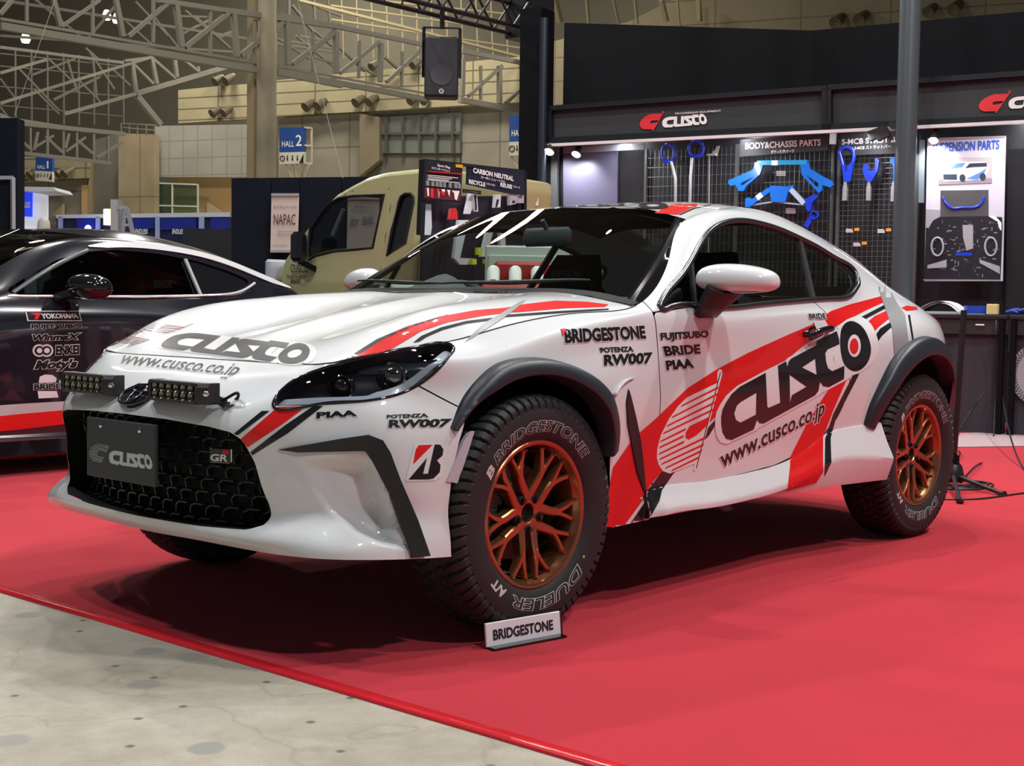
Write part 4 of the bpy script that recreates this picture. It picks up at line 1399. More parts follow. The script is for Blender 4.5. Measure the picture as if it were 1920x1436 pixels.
# ceramic black border of the windshield
bz = 0
Vb, Fb = both(offset_surface(ws_V, ws_F, .0008), ws_F)
_w = np.zeros((WSS.shape[0], WSS.shape[1])); _w[-7:, :] = 1; 
d_edge = (np.arange(WSS.shape[0])[:, None] - (WSS.shape[0] - 5.0)) * np.ones((1, WSS.shape[1])) * .01
Ve, Fe = clip(offset_surface(ws_V, ws_F, .0009 * (1 if vnormals(ws_V, ws_F)[:, 2].mean() > 0 else -1)), ws_F, d_edge.reshape(-1))
mesh('windshield_border', Ve, Fe, GLOSSBLK, car, 60)
mesh('windshield_border', mirrored(Ve), [f[::-1] for f in Fe], GLOSSBLK, car, 60)
for sg in (1, -1):
    TLP = [(.655, .995), (.78, .985), (.84, .955), (.835, .925), (.76, .915), (.65, .93)]
    V, F = clip(side_V, side_F, -(side_V[:, 0] + 2.95))
    V, F = clip(offset_surface(V, F, .004 * -inward), F, sdf(TLP, np.stack([V[:, 1], V[:, 2]], 1)))
    if sg < 0: V = mirrored(V); F = [f[::-1] for f in F]
    if len(F): mesh('tail_light', V, F, mat('smoked_lens', (.06, .012, .015), rough=.08, coat=1), car, 60)

# ------------------------------------------------------------------ cabin
SEAT = mat('seat_black', (.012, .012, .013), rough=.9, noise=.3, nscale=60)
DASH = mat('dash_black', (.06, .072, .076), rough=.75)
mb = MB()
# dash top with instrument hood in front of the (right-hand) driver
yy = np.linspace(-.70, .70, 29); V = []
for y in yy:
    hump = .105 * math.exp(-((y + .36) / .16) ** 2)
    V += [(-.56 - .25 * y * y, y, 1.0), (-.66 - .2 * y * y, y, 1.035 + hump * .4), (-.80 - .1 * y * y, y, 1.02 + hump), (-.88, y, .98 + hump * .8), (-.86, y, .80), (-.80, y, .62)]
n = 6
mb.add(V, [(i * n + k, i * n + k + 1, (i + 1) * n + k + 1, (i + 1) * n + k) for i in range(len(yy) - 1) for k in range(n - 1)])
mb.build('dashboard', DASH, car, 50)
MB().box((-1.4, 0, .42), (1.5, 1.45, .04)).build('cabin_floor', DARK, car)
for y0 in (.36, -.36):
    mb = MB()
    sec = []
    # bucket seat back: outline swept with side wings
    zz = np.linspace(.50, 1.235, 16)
    for z in zz:
        t = (z - .5) / .735
        w = float(np.interp(t, [0, .25, .55, .72, .80, .92, 1], [.23, .25, .26, .24, .16, .13, .10]))
        bx = -1.38 - .30 * t
        row = []
        for s in np.linspace(-1, 1, 9):
            row.append((bx + .085 * abs(s) ** 3 * (1 if t < .75 else .5), y0 + w * s, z))
        for s in np.linspace(1, -1, 9):
            row.append((bx - .07 + .05 * abs(s) ** 3, y0 + w * s, z))
        sec += row
    k = 18
    F = [(i * k + j, i * k + (j + 1) % k, (i + 1) * k + (j + 1) % k, (i + 1) * k + j) for i in range(15) for j in range(k)] + [tuple(range(k)), tuple(range(15 * k, 16 * k))]
    mb.add(sec, F)
    seat = mb.build('bucket_seat', SEAT, car, 60)
    mb = MB(); mb.box((-1.18, y0, .52), (.50, .44, .12), bev=.04); mb.box((-1.18, y0 - .22, .56), (.46, .07, .16), bev=.03); mb.box((-1.18, y0 + .22, .56), (.46, .07, .16), bev=.03)
    mb.build('seat_cushion', SEAT, seat, 60)
    mb = MB(); sheet_text(mb, 'BRIDE', (-1.645, y0 - .085, 1.125), (0, 1, 0), (-.38, 0, .925), .035, .17, offset=.02, lift=.02)
    V_ = np.array(mb.V); V_[:, 0] += .045
    mesh('seat_lettering', V_, mb.F, mat('seat_grey_thread', (.10, .10, .11), rough=.8), seat)
mb = MB(); sc_ = np.array([-.98, -.36, .93]); axn = np.array([-.9, 0, .43]); e1 = np.array([0, 1., 0]); e2 = np.cross(axn, e1)
mb.tube([sc_ + .175 * (math.cos(t) * e1 + math.sin(t) * e2) for t in np.linspace(0, 2 * np.pi, 40, endpoint=False)], .016, 8, True)
for t in (0, math.pi, -math.pi / 2): mb.bar(sc_, sc_ + .17 * (math.cos(t) * e1 + math.sin(t) * e2), .035, .012)
mb.bar(sc_, sc_ - axn * .25, .06, n=12)
mb.build('steering_wheel', DASH, car, 50)
mb = MB(); mb.box((-1.03, .0, 1.275), (.035, .25, .075), bev=.016); mb.bar((-1.03, 0, 1.30), (-1.0, 0, 1.34), .02, n=8); mb.build('rear_view_mirror', DASH, car, 60)
# headlining and inner sills keep the cabin dark
Vr, Fr = both(offset_surface(rf_V, rf_F, -.03 * (1 if vnormals(rf_V, rf_F)[:, 2].mean() > 0 else -1)), rf_F)
Vr, Fr = clip(Vr, Fr, Vr[:, 0] + 2.05)
mesh('headlining', Vr, Fr, mat('headlining_grey', (.05, .05, .052), rough=.9), car, 60)
mb = MB()
for sg in (1, -1):
    Vd, Fd = clip(offset_surface(side_V, side_F, .05 * inward), side_F, np.minimum(-.5 - side_V[:, 0], np.minimum(side_V[:, 0] + 2.2, np.minimum(.985 - side_V[:, 2], side_V[:, 2] - .4))))
    mesh('door_card', Vd * [1, sg, 1], Fd, DASH, car, 60)

# ------------------------------------------------------------------ wheels
BRONZE = mat('bronze_metallic', (.36, .165, .075), rough=.24, metal=.85, coat=.5)
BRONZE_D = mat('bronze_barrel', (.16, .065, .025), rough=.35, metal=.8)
RUB = mat('tyre_rubber', (.018, .019, .021), rough=.62, bump=.08, bscale=300)
WLET = mat('tyre_white_letters', (.55, .56, .56), rough=.5)
R_T = .3675


def tyre_mesh():
    nt = 720
    half = [(.222, .088), (.226, .097), (.236, .104), (.250, .110), (.268, .1145), (.285, .116), (.300, .1155), (.314, .113), (.323, .1115), (.326, .1125), (.333, .1115), (.341, .107), (.3475, .101), (.353, .095), (.357, .087), (.3595, .078), (.361, .066), (.3618, .056), (.3622, .046), (.3624, .040), (.3625, .034), (.3625, .026), (.3625, .018), (.3625, .010), (.3625, .003)]
    prof = half + [(r, -y) for r, y in half[::-1]]
    P = np.array(prof); k = len(P)
    P[:, 0] = np.where(P[:, 0] > .24, .24 + (P[:, 0] - .24) * ((R_T - .24) / (.3625 - .24)), P[:, 0])
    th = np.linspace(0, 2 * np.pi, nt, endpoint=False)
    R = np.tile(P[:, 0], (nt, 1)); Y = np.tile(P[:, 1], (nt, 1)); T = th[:, None]
    sgn = np.sign(Y); ay = np.abs(Y)
    ph = (T * 66 / (2 * np.pi) + sgn * .25 + ay * 9.) % 1.0
    blk = (ph < .24) & (ay > .050) & (R > .325)
    zig = .037 + .005 * np.sign(np.sin(T * 60))
    circ = np.abs(ay - zig) < .0055
    ph2 = (T * 60 / (2 * np.pi) + ay * 16 * sgn + .4) % 1.0
    sip = (ph2 < .22) & (ay <= .034) & (ay > .004)
    mid = ay < .004
    dep = np.where(blk, .0105, 0); dep = np.maximum(dep, np.where((circ | sip) & (R > .355), .009, 0)); dep = np.maximum(dep, np.where(mid & (R > .355), .004, 0))
    side_in = np.where(blk & (R < .352), .006, 0.)
    R = R - np.where(R > .345, dep, dep * .35); Y = Y - sgn * side_in
    V = np.stack([-R * np.cos(T), Y, R * np.sin(T)], 2).reshape(-1, 3)
    F = []
    for i in range(nt):
        j = (i + 1) % nt
        for q in range(k - 1): F.append((i * k + q, j * k + q, j * k + q + 1, i * k + q + 1))
    return V, F


_pr, _py = [.222, .226, .236, .250, .268, .285, .300, .314], [.088, .097, .104, .110, .1145, .116, .1155, .113]


def ring_text(s, a0, a1, r0, r1, off, lift, shear=.15):
    V, F = text2d(s, off, shear, 1.0)
    ref, _ = text2d(s, 0., shear, 1.0)
    U = fit2d(V, ref)
    U, F = subdiv2d(U, F, (.03, .3))
    a = np.radians(a0 + (a1 - a0) * U[:, 0]); r = r0 + (r1 - r0) * U[:, 1]
    y = np.interp(r, _pr, _py) + lift
    return np.stack([-r * np.cos(a), y, r * np.sin(a)], 1), F


def make_wheel(loc):
    mb = MB()
    lip = [(.2235, -.095), (.205, -.085), (.190, -.03), (.190, .04), (.197, .066), (.2035, .078), (.2085, .088), (.2115, .0965), (.2175, .1005), (.2235, .1005), (.2275, .097), (.2285, .0905), (.2245, .088)]
    mb.lathe(lip, (0, 0, 0), (0, 1, 0), 120)
    def pt(ang, r, y): a = math.radians(ang); return np.array([-r * math.cos(a), y, r * math.sin(a)])
    def arm(pts, ws, yf, dep):
        """a spoke with a narrow crowned face and wider back"""
        n = len(pts); P = np.array(pts)
        T = np.gradient(P, axis=0); T /= np.linalg.norm(T, axis=1)[:, None]
        Vv = []
        for i in range(n):
            s = np.cross(T[i], [0, 1, 0]); s /= np.linalg.norm(s); w = ws[i] / 2; y = yf[i]
            for du, dy in ((-.62, 0), (.62, 0), (.92, -.004), (1.05, -dep[i]), (-1.05, -dep[i]), (-.92, -.004)):
                Vv.append(P[i] + s * du * w + np.array([0, y + dy, 0]))
        Ff = [(i * 6 + q, i * 6 + (q + 1) % 6, (i + 1) * 6 + (q + 1) % 6, (i + 1) * 6 + q) for i in range(n - 1) for q in range(6)] + [tuple(range(6)), tuple(range(6 * n - 1, 6 * n - 7, -1))]
        mb.add(Vv, Ff)
    for g in range(5):
        A = -90 + 72 * g
        for s in (-1, 1):
            base = curve([pt(A + s * 40, .036, 0), pt(A + s * 23, .070, 0), pt(A + s * 16, .102, 0), pt(A + s * 14, .128, 0)], 9)
            arm(base, np.linspace(.034, .027, 9), np.linspace(.064, .077, 9), np.linspace(.03, .034, 9))
            for e, b0 in ((6.5, 11.0), (24.5, 17.5)):
                br = curve([pt(A + s * 14.0, .118, 0), pt(A + s * b0, .150, 0), pt(A + s * e, .2035, 0)], 9)
                arm(br, np.linspace(.0185, .0140, 9), np.linspace(.0765, .0835, 9), np.linspace(.032, .022, 9))
                q = pt(A + s * e, .200, .086)
                mb.lathe([(.0005, .003), (.004, .002), (.0045, 0)], q, (0, 1, 0), 8)
    hub = [(.0285, .030), (.0285, .061), (.031, .0645), (.045, .066), (.056, .062), (.060, .05), (.060, .02)]
    mb.lathe(hub, (0, 0, 0), (0, 1, 0), 60)
    w = mb.build('wheel', BRONZE, None, 35)
    w.location = loc
    w.parent = car; w.matrix_parent_inverse = car.matrix_world.inverted()
    def sub(name, m_, mb_=None, VF=None, sm=35):
        if mb_ is not None: return mb_.build(name, m_, w, sm)
        return mesh(name, VF[0], VF[1], m_, w, sm)
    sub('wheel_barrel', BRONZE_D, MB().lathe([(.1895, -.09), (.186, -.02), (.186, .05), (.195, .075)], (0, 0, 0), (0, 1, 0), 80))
    sub('tyre', RUB, VF=tyre_mesh(), sm=28)
    sub('centre_bore', DARK, MB().lathe([(.0005, .045), (.0288, .045), (.0288, .03)], (0, 0, 0), (0, 1, 0), 30))
    for g in range(5):
        q = pt(-90 + 72 * g, .050, 0)
        sub('lug_hole', DARK, MB().lathe([(.0005, .0668), (.0135, .0668), (.0145, .0655), (.0145, .05)], q, (0, 1, 0), 20))
        sub('lug_nut', GLOSSBLK, MB().lathe([(.0005, .079), (.007, .079), (.009, .075), (.009, .06)], q, (0, 1, 0), 6))
    sub('brake_disc', mat('brake_steel', (.16, .16, .17), rough=.35, metal=.8), MB().lathe([(.06, .0), (.06, .012), (.148, .012), (.148, -.014), (.06, -.014)], (0, -.01, 0), (0, 1, 0), 60))
    cal = MB()
    for k in range(12):
        a0 = 150 + k * 6
        cal.bar(pt(a0, .142, .005), pt(a0 + 6, .142, .005), .075, .05, up=(0, 1, 0))
    sub('brake_caliper', mat('caliper_grey', (.06, .065, .07), rough=.4), cal)
    sub('wheel_backing', DARK, MB().lathe([(.0005, -.05), (.187, -.05)], (0, 0, 0), (0, 1, 0), 40))
    for s_, a0, a1, r0, r1 in (('BRIDGESTONE', 139, 38, .2530, .2860), ('DUELER', -44, -116, .2535, .287), ('A/T', -125, -140, .2535, .283), ('B', 150, 143, .2525, .283)):
        wl = ring_text(s_, a0, a1, r0, r1, .042, .0006)
        sub('tyre_lettering', WLET, VF=wl)
        if s_ in ('BRIDGESTONE', 'DUELER'):
            sub('tyre_lettering', RUB, VF=ring_text(s_, a0, a1, r0, r1, .008, .0012))
    q = pt(-36, .262, np.interp(.262, _pr, _py) + .001)
    sub('yellow_dot', mat('balance_dot', (.45, .6, .1), rough=.6), MB().lathe([(.0005, .0005), (.005, 0)], q, (0, 1, 0), 16))
    return w


w0 = make_wheel((0, .7645, R_T))
car_wheels = [w0]
for (x, y) in ((-2.575, .7745), (0, -.7645), (-2.575, -.7745)):
    c_ = w0.copy(); COL.objects.link(c_)
    c_.parent = car; c_.matrix_parent_inverse = car.matrix_world.inverted()
    c_.location = (x, y, R_T)
    c_.rotation_euler = (0, math.radians(-8) if x < -1 else 0, 0) if y > 0 else (0, 0, math.pi)
    for ch in list(w0.children):
        d_ = ch.copy(); COL.objects.link(d_); d_.parent = c_
    car_wheels.append(c_)

# dark seams: bonnet edge and the line between door and skirt
SEAM = mat('seam_black', (.006, .006, .007), rough=.7)
_sl = TOP[:c(9) + 1]
for sg in (1, -1):
    MB().tube(_sl * [1, sg, 1] + [0, 0, -.0006], .0026, 6).build('bonnet_seam', SEAM, car, 180)
    q = np.array([skin_at(x, z, -.0005) for x, z in curve([(a_, b_, 0) for a_, b_ in DOORP[4:11]], 60)[:, :2]])
    MB().tube(q * [1, sg, 1], .0026, 6).build('door_seam', SEAM, car, 180)
# ------------------------------------------------------------------ vinyl graphics, laid on the skin
_ex = []
for o in [o for o in car.children if o.name.startswith('side_skirt')][:1]:
    _ex.append((np.array([v.co[:] for v in o.data.vertices]), [tuple(p.vertices) for p in o.data.polygons]))
SKIN = build_tree(_ex)


def lay(V2, F, lift, step=9., maxjump=.12):
    """photo-plane outline -> mesh on the car's skin"""
    V2, F = subdiv2d(V2, F, step)
    P = np.full((len(V2), 3), np.nan)
    for i, (u, v) in enumerate(V2):
        p, n = hit(u, v, SKIN)
        if p is None: continue
        if n @ (CAM - p) < 0: n = -n
        P[i] = p + n * lift
    oF = []
    for f in F:
        q = P[list(f)]
        if np.isnan(q).any(): continue
        if np.ptp(q, axis=0).max() > maxjump: continue
        oF.append(f)
    used = sorted({i for f in oF for i in f}); mp = {i: k for k, i in enumerate(used)}
    return P[used], [tuple(mp[i] for i in f) for f in oF]


def decal(name, V2, F, m, lift=.0012, step=9., mirror=False, label=None, jump=.12):
    V, F = lay(V2, F, lift, step, jump)
    if not len(F): return None
    o = mesh(name, V, F, m, car, None)
    for p in o.data.polygons: p.use_smooth = True
    if label: o['label'] = label
    if mirror:
        o2 = mesh(name, mirrored(V), [f[::-1] for f in F], m, car, None)
        for p in o2.data.polygons: p.use_smooth = True
        if label: o2['label'] = label
    return o


def poly(name, px, m, lift=.0012, mirror=True, label=None, step=10.):
    V2, F = fill2d([px])
    return decal(name, V2, F, m, lift, step, mirror, label, .12 if step > 5 else .04)


def word(s, q, m=None, edge=None, bold=.02, shear=0., lift=.0022, grow=.05, name='lettering', step=8., space=1., mirror=False):
    """lettering in a photo quad bl, br, tr, tl"""
    ref, _ = text2d(s, bold, shear, space)
    Hm = quadH(q)
    if edge is not None:
        V, F = text2d(s, bold + grow, shear, space)
        decal(name + '_outline', happly(Hm, fit2d(V, ref)), F, edge, lift - .0007, step, mirror)
    V, F = text2d(s, bold, shear, space)
    return decal(name, happly(Hm, fit2d(V, ref)), F, m or BLKV, lift, step, mirror)


# ---- the stripes
RB = 'red stripe'
poly('red_stripe', [(667,669),(707,644),(740,624),(774,609),(824,594),(891,582),(947,577.5),(984,570.5),(1041,564),(1100,566),(1141,571),(1134,575.5),(1058,578),(971,585.6),(954,586),(907,592),(840,604),(790,621),(757,641),(730,657),(690,668)], RED)
poly('black_stripe', [(774,643),(790,630),(827,614),(874,602),(924,596),(947,590.5),(1041,584),(1141,578.5),(1141,581.5),(1041,588),(947,595),(924,600.5),(874,607),(830,619),(800,632),(786,641)], BLKV)
poly('black_stripe', [(627,687),(707,636),(764,612),(840,590),(838,592),(766,616),(712,640),(642,684)], BLKV)
poly('grey_swoosh', [(870,643),(905,608),(943,586),(975,566),(995,559),(987,562),(969,578),(941,599),(901,624)], GREYT, .0022)
poly('black_stripe', [(438.5,813),(446,816),(506,770.5),(491,770.5)], BLKV)
poly('red_stripe', [(451,823.4),(521,763),(575,761.5),(530,795),(464.6,838.5)], RED)
poly('black_stripe', [(469.6,847.5),(473.5,853.5),(540,812),(606,761),(588,761),(535,797)], BLKV)
poly('red_swoosh', [(1126,1000),(1149,876),(1186,822),(1230,784),(1288,728),(1344,692),(1401,662),(1476,628),(1521,609),(1558,583),(1594,570.5),(1651,555.6),(1656,567),(1625,581),(1600,594),(1576,607),(1530,631),(1500,653),(1453,692),(1400,742),(1340,782),(1310,812),(1255,868),(1222,905),(1207,928),(1198,934),(1206,936),(1171,984)], RED, step=4.)
poly('black_stripe', [(1178,986),(1208,942),(1204,928),(1221,910),(1240,884),(1318,812),(1342,785),(1400,745),(1450,700),(1453,712),(1404,752),(1345,790),(1330,815),(1262,888),(1241,919),(1236,940),(1216,975)], BLKV, step=4.)
poly('red_stripe', [(1585,701),(1592,701),(1562,769),(1543,820),(1543,885),(1530,905),(1476,920),(1481.6,869),(1480,859),(1513.5,792),(1547,739),(1570,709)], RED, step=4.)
poly('black_stripe', [(1600,701),(1611,701),(1566,788),(1557,822),(1558.6,867),(1546,893),(1547,822),(1562,776)], BLKV, step=4.)
poly('black_stripe', [(1606,599),(1657,572),(1660,578.5),(1612,604)], BLKV)
poly('red_stripe', [(1618,611),(1631.6,631),(1646,614),(1669,596),(1664,581.6),(1639,593)], RED)
poly('black_stripe', [(1634,639),(1637,654),(1653,630),(1673,612),(1671,603),(1650,616)], BLKV)
poly('grey_tape', [(1640,518),(1652,558),(1663,589),(1672,616),(1677,667),(1690,655),(1704,644),(1703,640),(1696.5,591),(1680,566),(1661,530),(1641,508)], GREYT, .0024, label='grey tape over the rear fender')
poly('black_stripe', [(1702,591),(1710,637),(1713,636),(1706,590)], BLKV)
poly('red_stripe', [(1690,577),(1700,573),(1728,577),(1732,580),(1700,583)], RED)
poly('red_stripe', [(1227,399.5),(1270,403),(1300,388.5),(1337,380.2),(1294,378),(1257,385)], RED)
poly('black_stripe', [(1272,403),(1300,390),(1345,380.8),(1349,381.2),(1303,391.5),(1276,403.5)], BLKV)

# ---- the maker's logo, traced once on the door and reused
QD = quadH([(1352, 832), (1637, 682), (1628, 584), (1345, 744)])
QI = np.linalg.inv(QD)
def A_(x, y): return (1220 + x / 5.983, 660 + y / 5.983)
def B_(x, y): return (1400 + x / 6.528, 580 + y / 6.528)
OUT = [A_(785,720),A_(800,640),A_(840,560),A_(900,470),A_(990,390),B_(225,775),B_(245,1190),B_(262,1203),B_(405,1140),B_(375,690),B_(475,635),B_(492,705),B_(505,640),B_(540,600),
       B_(846,440),B_(850,385),B_(1095,265),B_(1125,372),B_(1130,425),B_(985,490),B_(955,535),B_(965,640),B_(990,720),B_(1040,755),B_(1190,690),B_(1185,850),B_(1000,950),B_(930,938),B_(892,885),B_(870,1000),B_(830,1050),B_(200,1395),
       B_(150,1390),B_(120,1350),A_(1150,865),A_(900,985),A_(840,970),A_(800,900),A_(785,800)]
HOL = [[A_(1180,455),A_(1175,700),A_(1000,790),A_(950,760),A_(930,690),A_(960,600),A_(1000,560)],
       [B_(518,800),B_(725,945),B_(545,1050),B_(524,1145)], [B_(670,710),B_(830,605),B_(850,800)]]
OO = curve([(*B_(x, y), 0) for x, y in [(1270,145),(1340,165),(1420,230),(1480,340),(1515,480),(1505,570),(1460,670),(1390,735),(1320,757),(1240,725),(1190,670),(1155,570),(1138,430),(1140,320),(1165,215),(1210,165)]], 60, True)[:, :2]
OI = np.array([B_(1312 + 80 * math.cos(t) , 445 + 138 * math.sin(t)) for t in np.linspace(0, 2 * np.pi, 40, endpoint=False)])
LOGO_E = happly(QI, [p for p in OUT if p not in (B_(492,705), B_(475,635), B_(120,1350), B_(245,1190), B_(262,1203), B_(405,1140), B_(375,690), B_(892,885))])
LOGO = [happly(QI, OUT)] + [happly(QI, h) for h in HOL]
LOGO_O = [happly(QI, OO), happly(QI, OI)]
FLAGB = happly(QI, [A_(*p) for p in [(765,190),(795,200),(800,240),(515,1310),(490,1340),(475,1320),(490,1250),(210,1362),(135,1335),(90,1270),(65,1190),(70,1080),(110,930),(200,750),(300,610),(400,510),(745,345),(745,230)]])
FLAGN = happly(QI, [A_(*p) for p in [(430,830),(655,722),(615,835),(510,930),(420,982),(385,958),(388,900)]])
FLAGP = happly(QI, [A_(*p) for p in [(772,228),(782,228),(512,1302),(502,1302)]])
FLAGS = [happly(QI, [A_(a, b - 11), A_(a - 14, b + 13), A_(c_, d_ + 14), A_(c_ + 5, d_ - 12)]) for a, b, c_, d_ in
         [(345,603,752,395),(240,730,740,470),(182,828,718,560),(142,910,697,642),(112,1000,385,862),(97,1070,362,940),(95,1140,368,1003),(102,1200,608,955),(122,1255,587,1035),(166,1300,566,1104),(235,1328,542,1175)]]


def logo(Hm, m, name='maker_logo', edge=None, grow=.035, lift=.0024, step=8., flag=None, mirror=False):
    if edge is not None:
        items = [fill2d([LOGO_E], grow), fill2d([LOGO_O[0]], grow)]
        V, F = merge2d(items)
        decal(name + '_outline', happly(Hm, V), F, edge, lift - .0010, step, mirror)
    V, F = merge2d([fill2d(LOGO), fill2d(LOGO_O)])
    decal(name, happly(Hm, V), F, m, lift, step, mirror)
    if flag is not None:
        V, F = merge2d([fill2d([s]) for s in FLAGS] + [fill2d([FLAGP])])
        decal(name + '_flag', happly(Hm, V), F, flag, lift, step, mirror)


# door: white flag with red bars, black letters with white edge, red heart in the O
V, F = fill2d([FLAGB]); decal('flag_ground', happly(QD, V), F, WHTV, .0016, 8.)
V, F = merge2d([fill2d([s]) for s in FLAGS] + [fill2d([FLAGN])]); decal('flag_bars', happly(QD, V), F, RED, .0022, 8.)
V, F = fill2d([FLAGP]); decal('flag_pole', happly(QD, V), F, BLKV, .0022, 8.)
logo(QD, BLKV, 'door_lettering', WHTV, .045, .0030)
V, F = fill2d([[B_(1308 + 52 * math.cos(t), 450 + 95 * math.sin(t)) for t in np.linspace(0, 2 * np.pi, 32, endpoint=False)]]); decal('red_dot', V, F, RED, .0034, 8.)
word('www.cusco.co.jp', [(1353,888),(1543,787),(1548,748),(1348,848)], edge=WHTV, shear=0., bold=.022, grow=.045)
# bonnet and nose
logo(quadH([(292,650),(562,687),(604,650),(336,620)]), BLKV, 'bonnet_lettering', WHTV, .04, flag=mat('vinyl_dark_red', (.18, .03, .03), rough=.35))
word('www.cusco.co.jp', [(219,690),(438,712),(456,684),(236,661)], edge=WHTV, shear=.25, bold=.02, grow=.03)
# roof
logo(quadH([(985,388.5),(1252,393.5),(1262,379),(1008,377.8)]), BLKV, 'roof_lettering')
# sponsors
word('BRIDGESTONE', [(1059,644),(1211,635),(1207.5,610),(1056.7,617.5)], edge=WHTV, bold=.05, shear=.0)
poly('red_triangle', [(1050,617.5),(1061,616.6),(1055,631)], RED, .0026, False)
word('POTENZA', [(1126,661.7),(1187.5,659),(1186,649),(1123,651.7)], edge=WHTV, bold=.05)
word('RW007', [(1131.7,686.7),(1221.7,681.7),(1223,660),(1131,665)], edge=WHTV, bold=.055)
word('FUJITSUBO', [(1239,641),(1328,636),(1327.5,619),(1236.7,624)], edge=WHTV, bold=.05)
word('BRIDE', [(1246.7,667.5),(1313,662.5),(1311.7,645),(1241.7,649)], edge=WHTV, bold=.05)
word('PIAA', [(1249,694),(1301,689),(1296.7,671.7),(1246.7,676)], edge=WHTV, bold=.055)
word('PIAA', [(592.7,784.6),(669.8,780),(667.7,769),(593.8,773)], edge=WHTV, bold=.055)
word('POTENZA', [(725,784.6),(803,782.5),(802,775),(724.6,778)], edge=WHTV, bold=.05)
word('RW007', [(728,802.5),(841,801),(848,785),(729,787)], edge=WHTV, bold=.055)
C_ = lambda L: [(500 + x / 4.8, 780 + y / 4.8) for x, y in L]
poly('tyre_maker_sticker', C_([(1335,240),(1590,235),(1612,270),(1605,350),(1585,390),(1590,450),(1575,540),(1520,580),(1260,590),(1250,570)]), WHTV, .0012, False, step=6.)
poly('sticker_letter', C_([(1510,255),(1560,258),(1588,300),(1580,355),(1530,398),(1562,440),(1555,505),(1500,560),(1450,570),(1275,570),(1440,375),(1405,520),(1450,518),(1490,340)]), BLKV, .002, False, step=6.)
poly('sticker_red', C_([(1365,262),(1492,258),(1315,435),(1340,300)]), RED, .002, False, step=6.)
# seat maker's sticker on the door
poly('door_sticker', [(1524,602),(1546,600),(1553,613),(1530,617)], WHTV, .0022, False)
word('BRIDE', [(1517,598),(1548.5,597.5),(1546,587.5),(1515,588.5)], edge=WHTV, bold=.03, lift=.0030, grow=.09)
# number plate and its lettering
def on_plate(px):
    return np.array([onax(u, v, 0, .8915) for u, v in px])
for loops, col in ((LOGO, 0), (LOGO_O, 0)):
    pass
_hp = quadH([(.02, .27), (.62, .27), (.62, .52), (.02, .52)])
PW = mat('plate_print', (.50, .51, .52), rough=.5)
V, F = merge2d([fill2d(LOGO), fill2d(LOGO_O)] + [fill2d([s]) for s in FLAGS])
V = happly(quadH([(.34, .27), (.97, .27), (.97, .50), (.34, .50)]), V)
mesh('plate_lettering', np.stack([np.full(len(V), .8908), -.186 + .372 * V[:, 0], .46 + .18 * V[:, 1]], 1), F, PW, [o for o in car.children if o.name.startswith('number_plate')][0])

# red lettering on the rear glass, read backwards through the cabin
RG_TREE = BVHTree.FromPolygons([tuple(v) for v in both(rf_V, rf_F)[0]], [tuple(f) for f in both(rf_V, rf_F)[1]])
V, F = text2d('STRONG', .03, .2)
V, F = subdiv2d(fit2d(V), F, (.05, .3))
px = happly(quadH([(1590, 558), (1447, 560), (1452, 541), (1592, 538)]), V)
P = [hit(u, v, RG_TREE)[0] for u, v in px]
if all(p is not None for p in P): mesh('rear_window_lettering', [p + np.array([.006, 0, .004]) for p in P], F, RED, car)
# ------------------------------------------------------------------ the black booth behind the coupe
BA, BB = np.array([-8.07, -6.05, 0]), np.array([-9.05, -1.28, 0])
BD = (BB - BA) / np.linalg.norm(BB - BA)                    # along the booth, to the right
BN = np.array([-BD[1], BD[0], 0]); BN = BN if BN @ _fw > 0 else -BN   # away from the camera
UPZ = np.array([0, 0, 1.])


def onb(u, v, off=0.):
    c_, d = ray(u, v)
    return c_ + d * (((BA + BN * off - c_) @ BN) / (d @ BN))


def slab(name, px, off, thick, m, parent=None, **kw):
    P = np.array([onb(u, v, off) for u, v in px]); n = len(P)
    V = np.vstack([P, P + BN * thick])
    return mesh(name, V, [tuple(range(n)), tuple(range(2 * n - 1, n - 1, -1))] + [(i, n + i, n + (i + 1) % n, (i + 1) % n) for i in range(n)], m, parent, **kw)


def bar_b(mb, u1, v1, u2, v2, w, off, d=None):
    return mb.bar(onb(u1, v1, off), onb(u2, v2, off), w, d or w, up=tuple(BN))


BK = mat('booth_black', (.0045, .005, .0068), rough=.6, spec=.12)
BK2 = mat('booth_black_cloth', (.012, .012, .015), rough=.9, noise=.3, nscale=300)
FAS = mat('fascia_charcoal', (.045, .049, .054), rough=.6, spec=.2, noise=.12, nscale=200)
RAIL = mat('booth_rail', (.014, .015, .019), rough=.4, spec=.3)
ALU = mat('white_rail', (.75, .76, .77), rough=.35)
BLUE = mat('strut_blue', (.015, .17, .72), rough=.22, coat=.6)
BLUED = mat('arm_blue', (.015, .05, .62), rough=.22, coat=.6)
CYAN = mat('bar_cyan', (.03, .38, .75), rough=.25, coat=.6)
ALUP = mat('polished_bar', (.72, .73, .76), rough=.22, metal=.7)
PRR = mat('print_red', (.72, .03, .04), rough=.5)

# tall rear walls
def vwall(name, A, B, z0, z1, m, th=.06):
    A = np.array(A, float); B = np.array(B, float); d = (B - A) / np.linalg.norm(B - A); n = np.array([-d[1], d[0], 0]) * th
    V = [A + UPZ * z0, B + UPZ * z0, B + UPZ * z1, A + UPZ * z1]; V = np.array(V); V = np.vstack([V, V + n])
    return mesh(name, V, [(0, 1, 2, 3), (7, 6, 5, 4), (0, 4, 5, 1), (1, 5, 6, 2), (2, 6, 7, 3), (3, 7, 4, 0)], m, kind='structure')
vwall('wall_booth_left', (-8.62, -6.32, 0), (-10.66, -4.36, 0), 0, 4.2, BK)
vwall('wall_booth_back', (-10.66, -4.36, 0), (-12.0, 1.6, 0), 0, 4.2, BK)
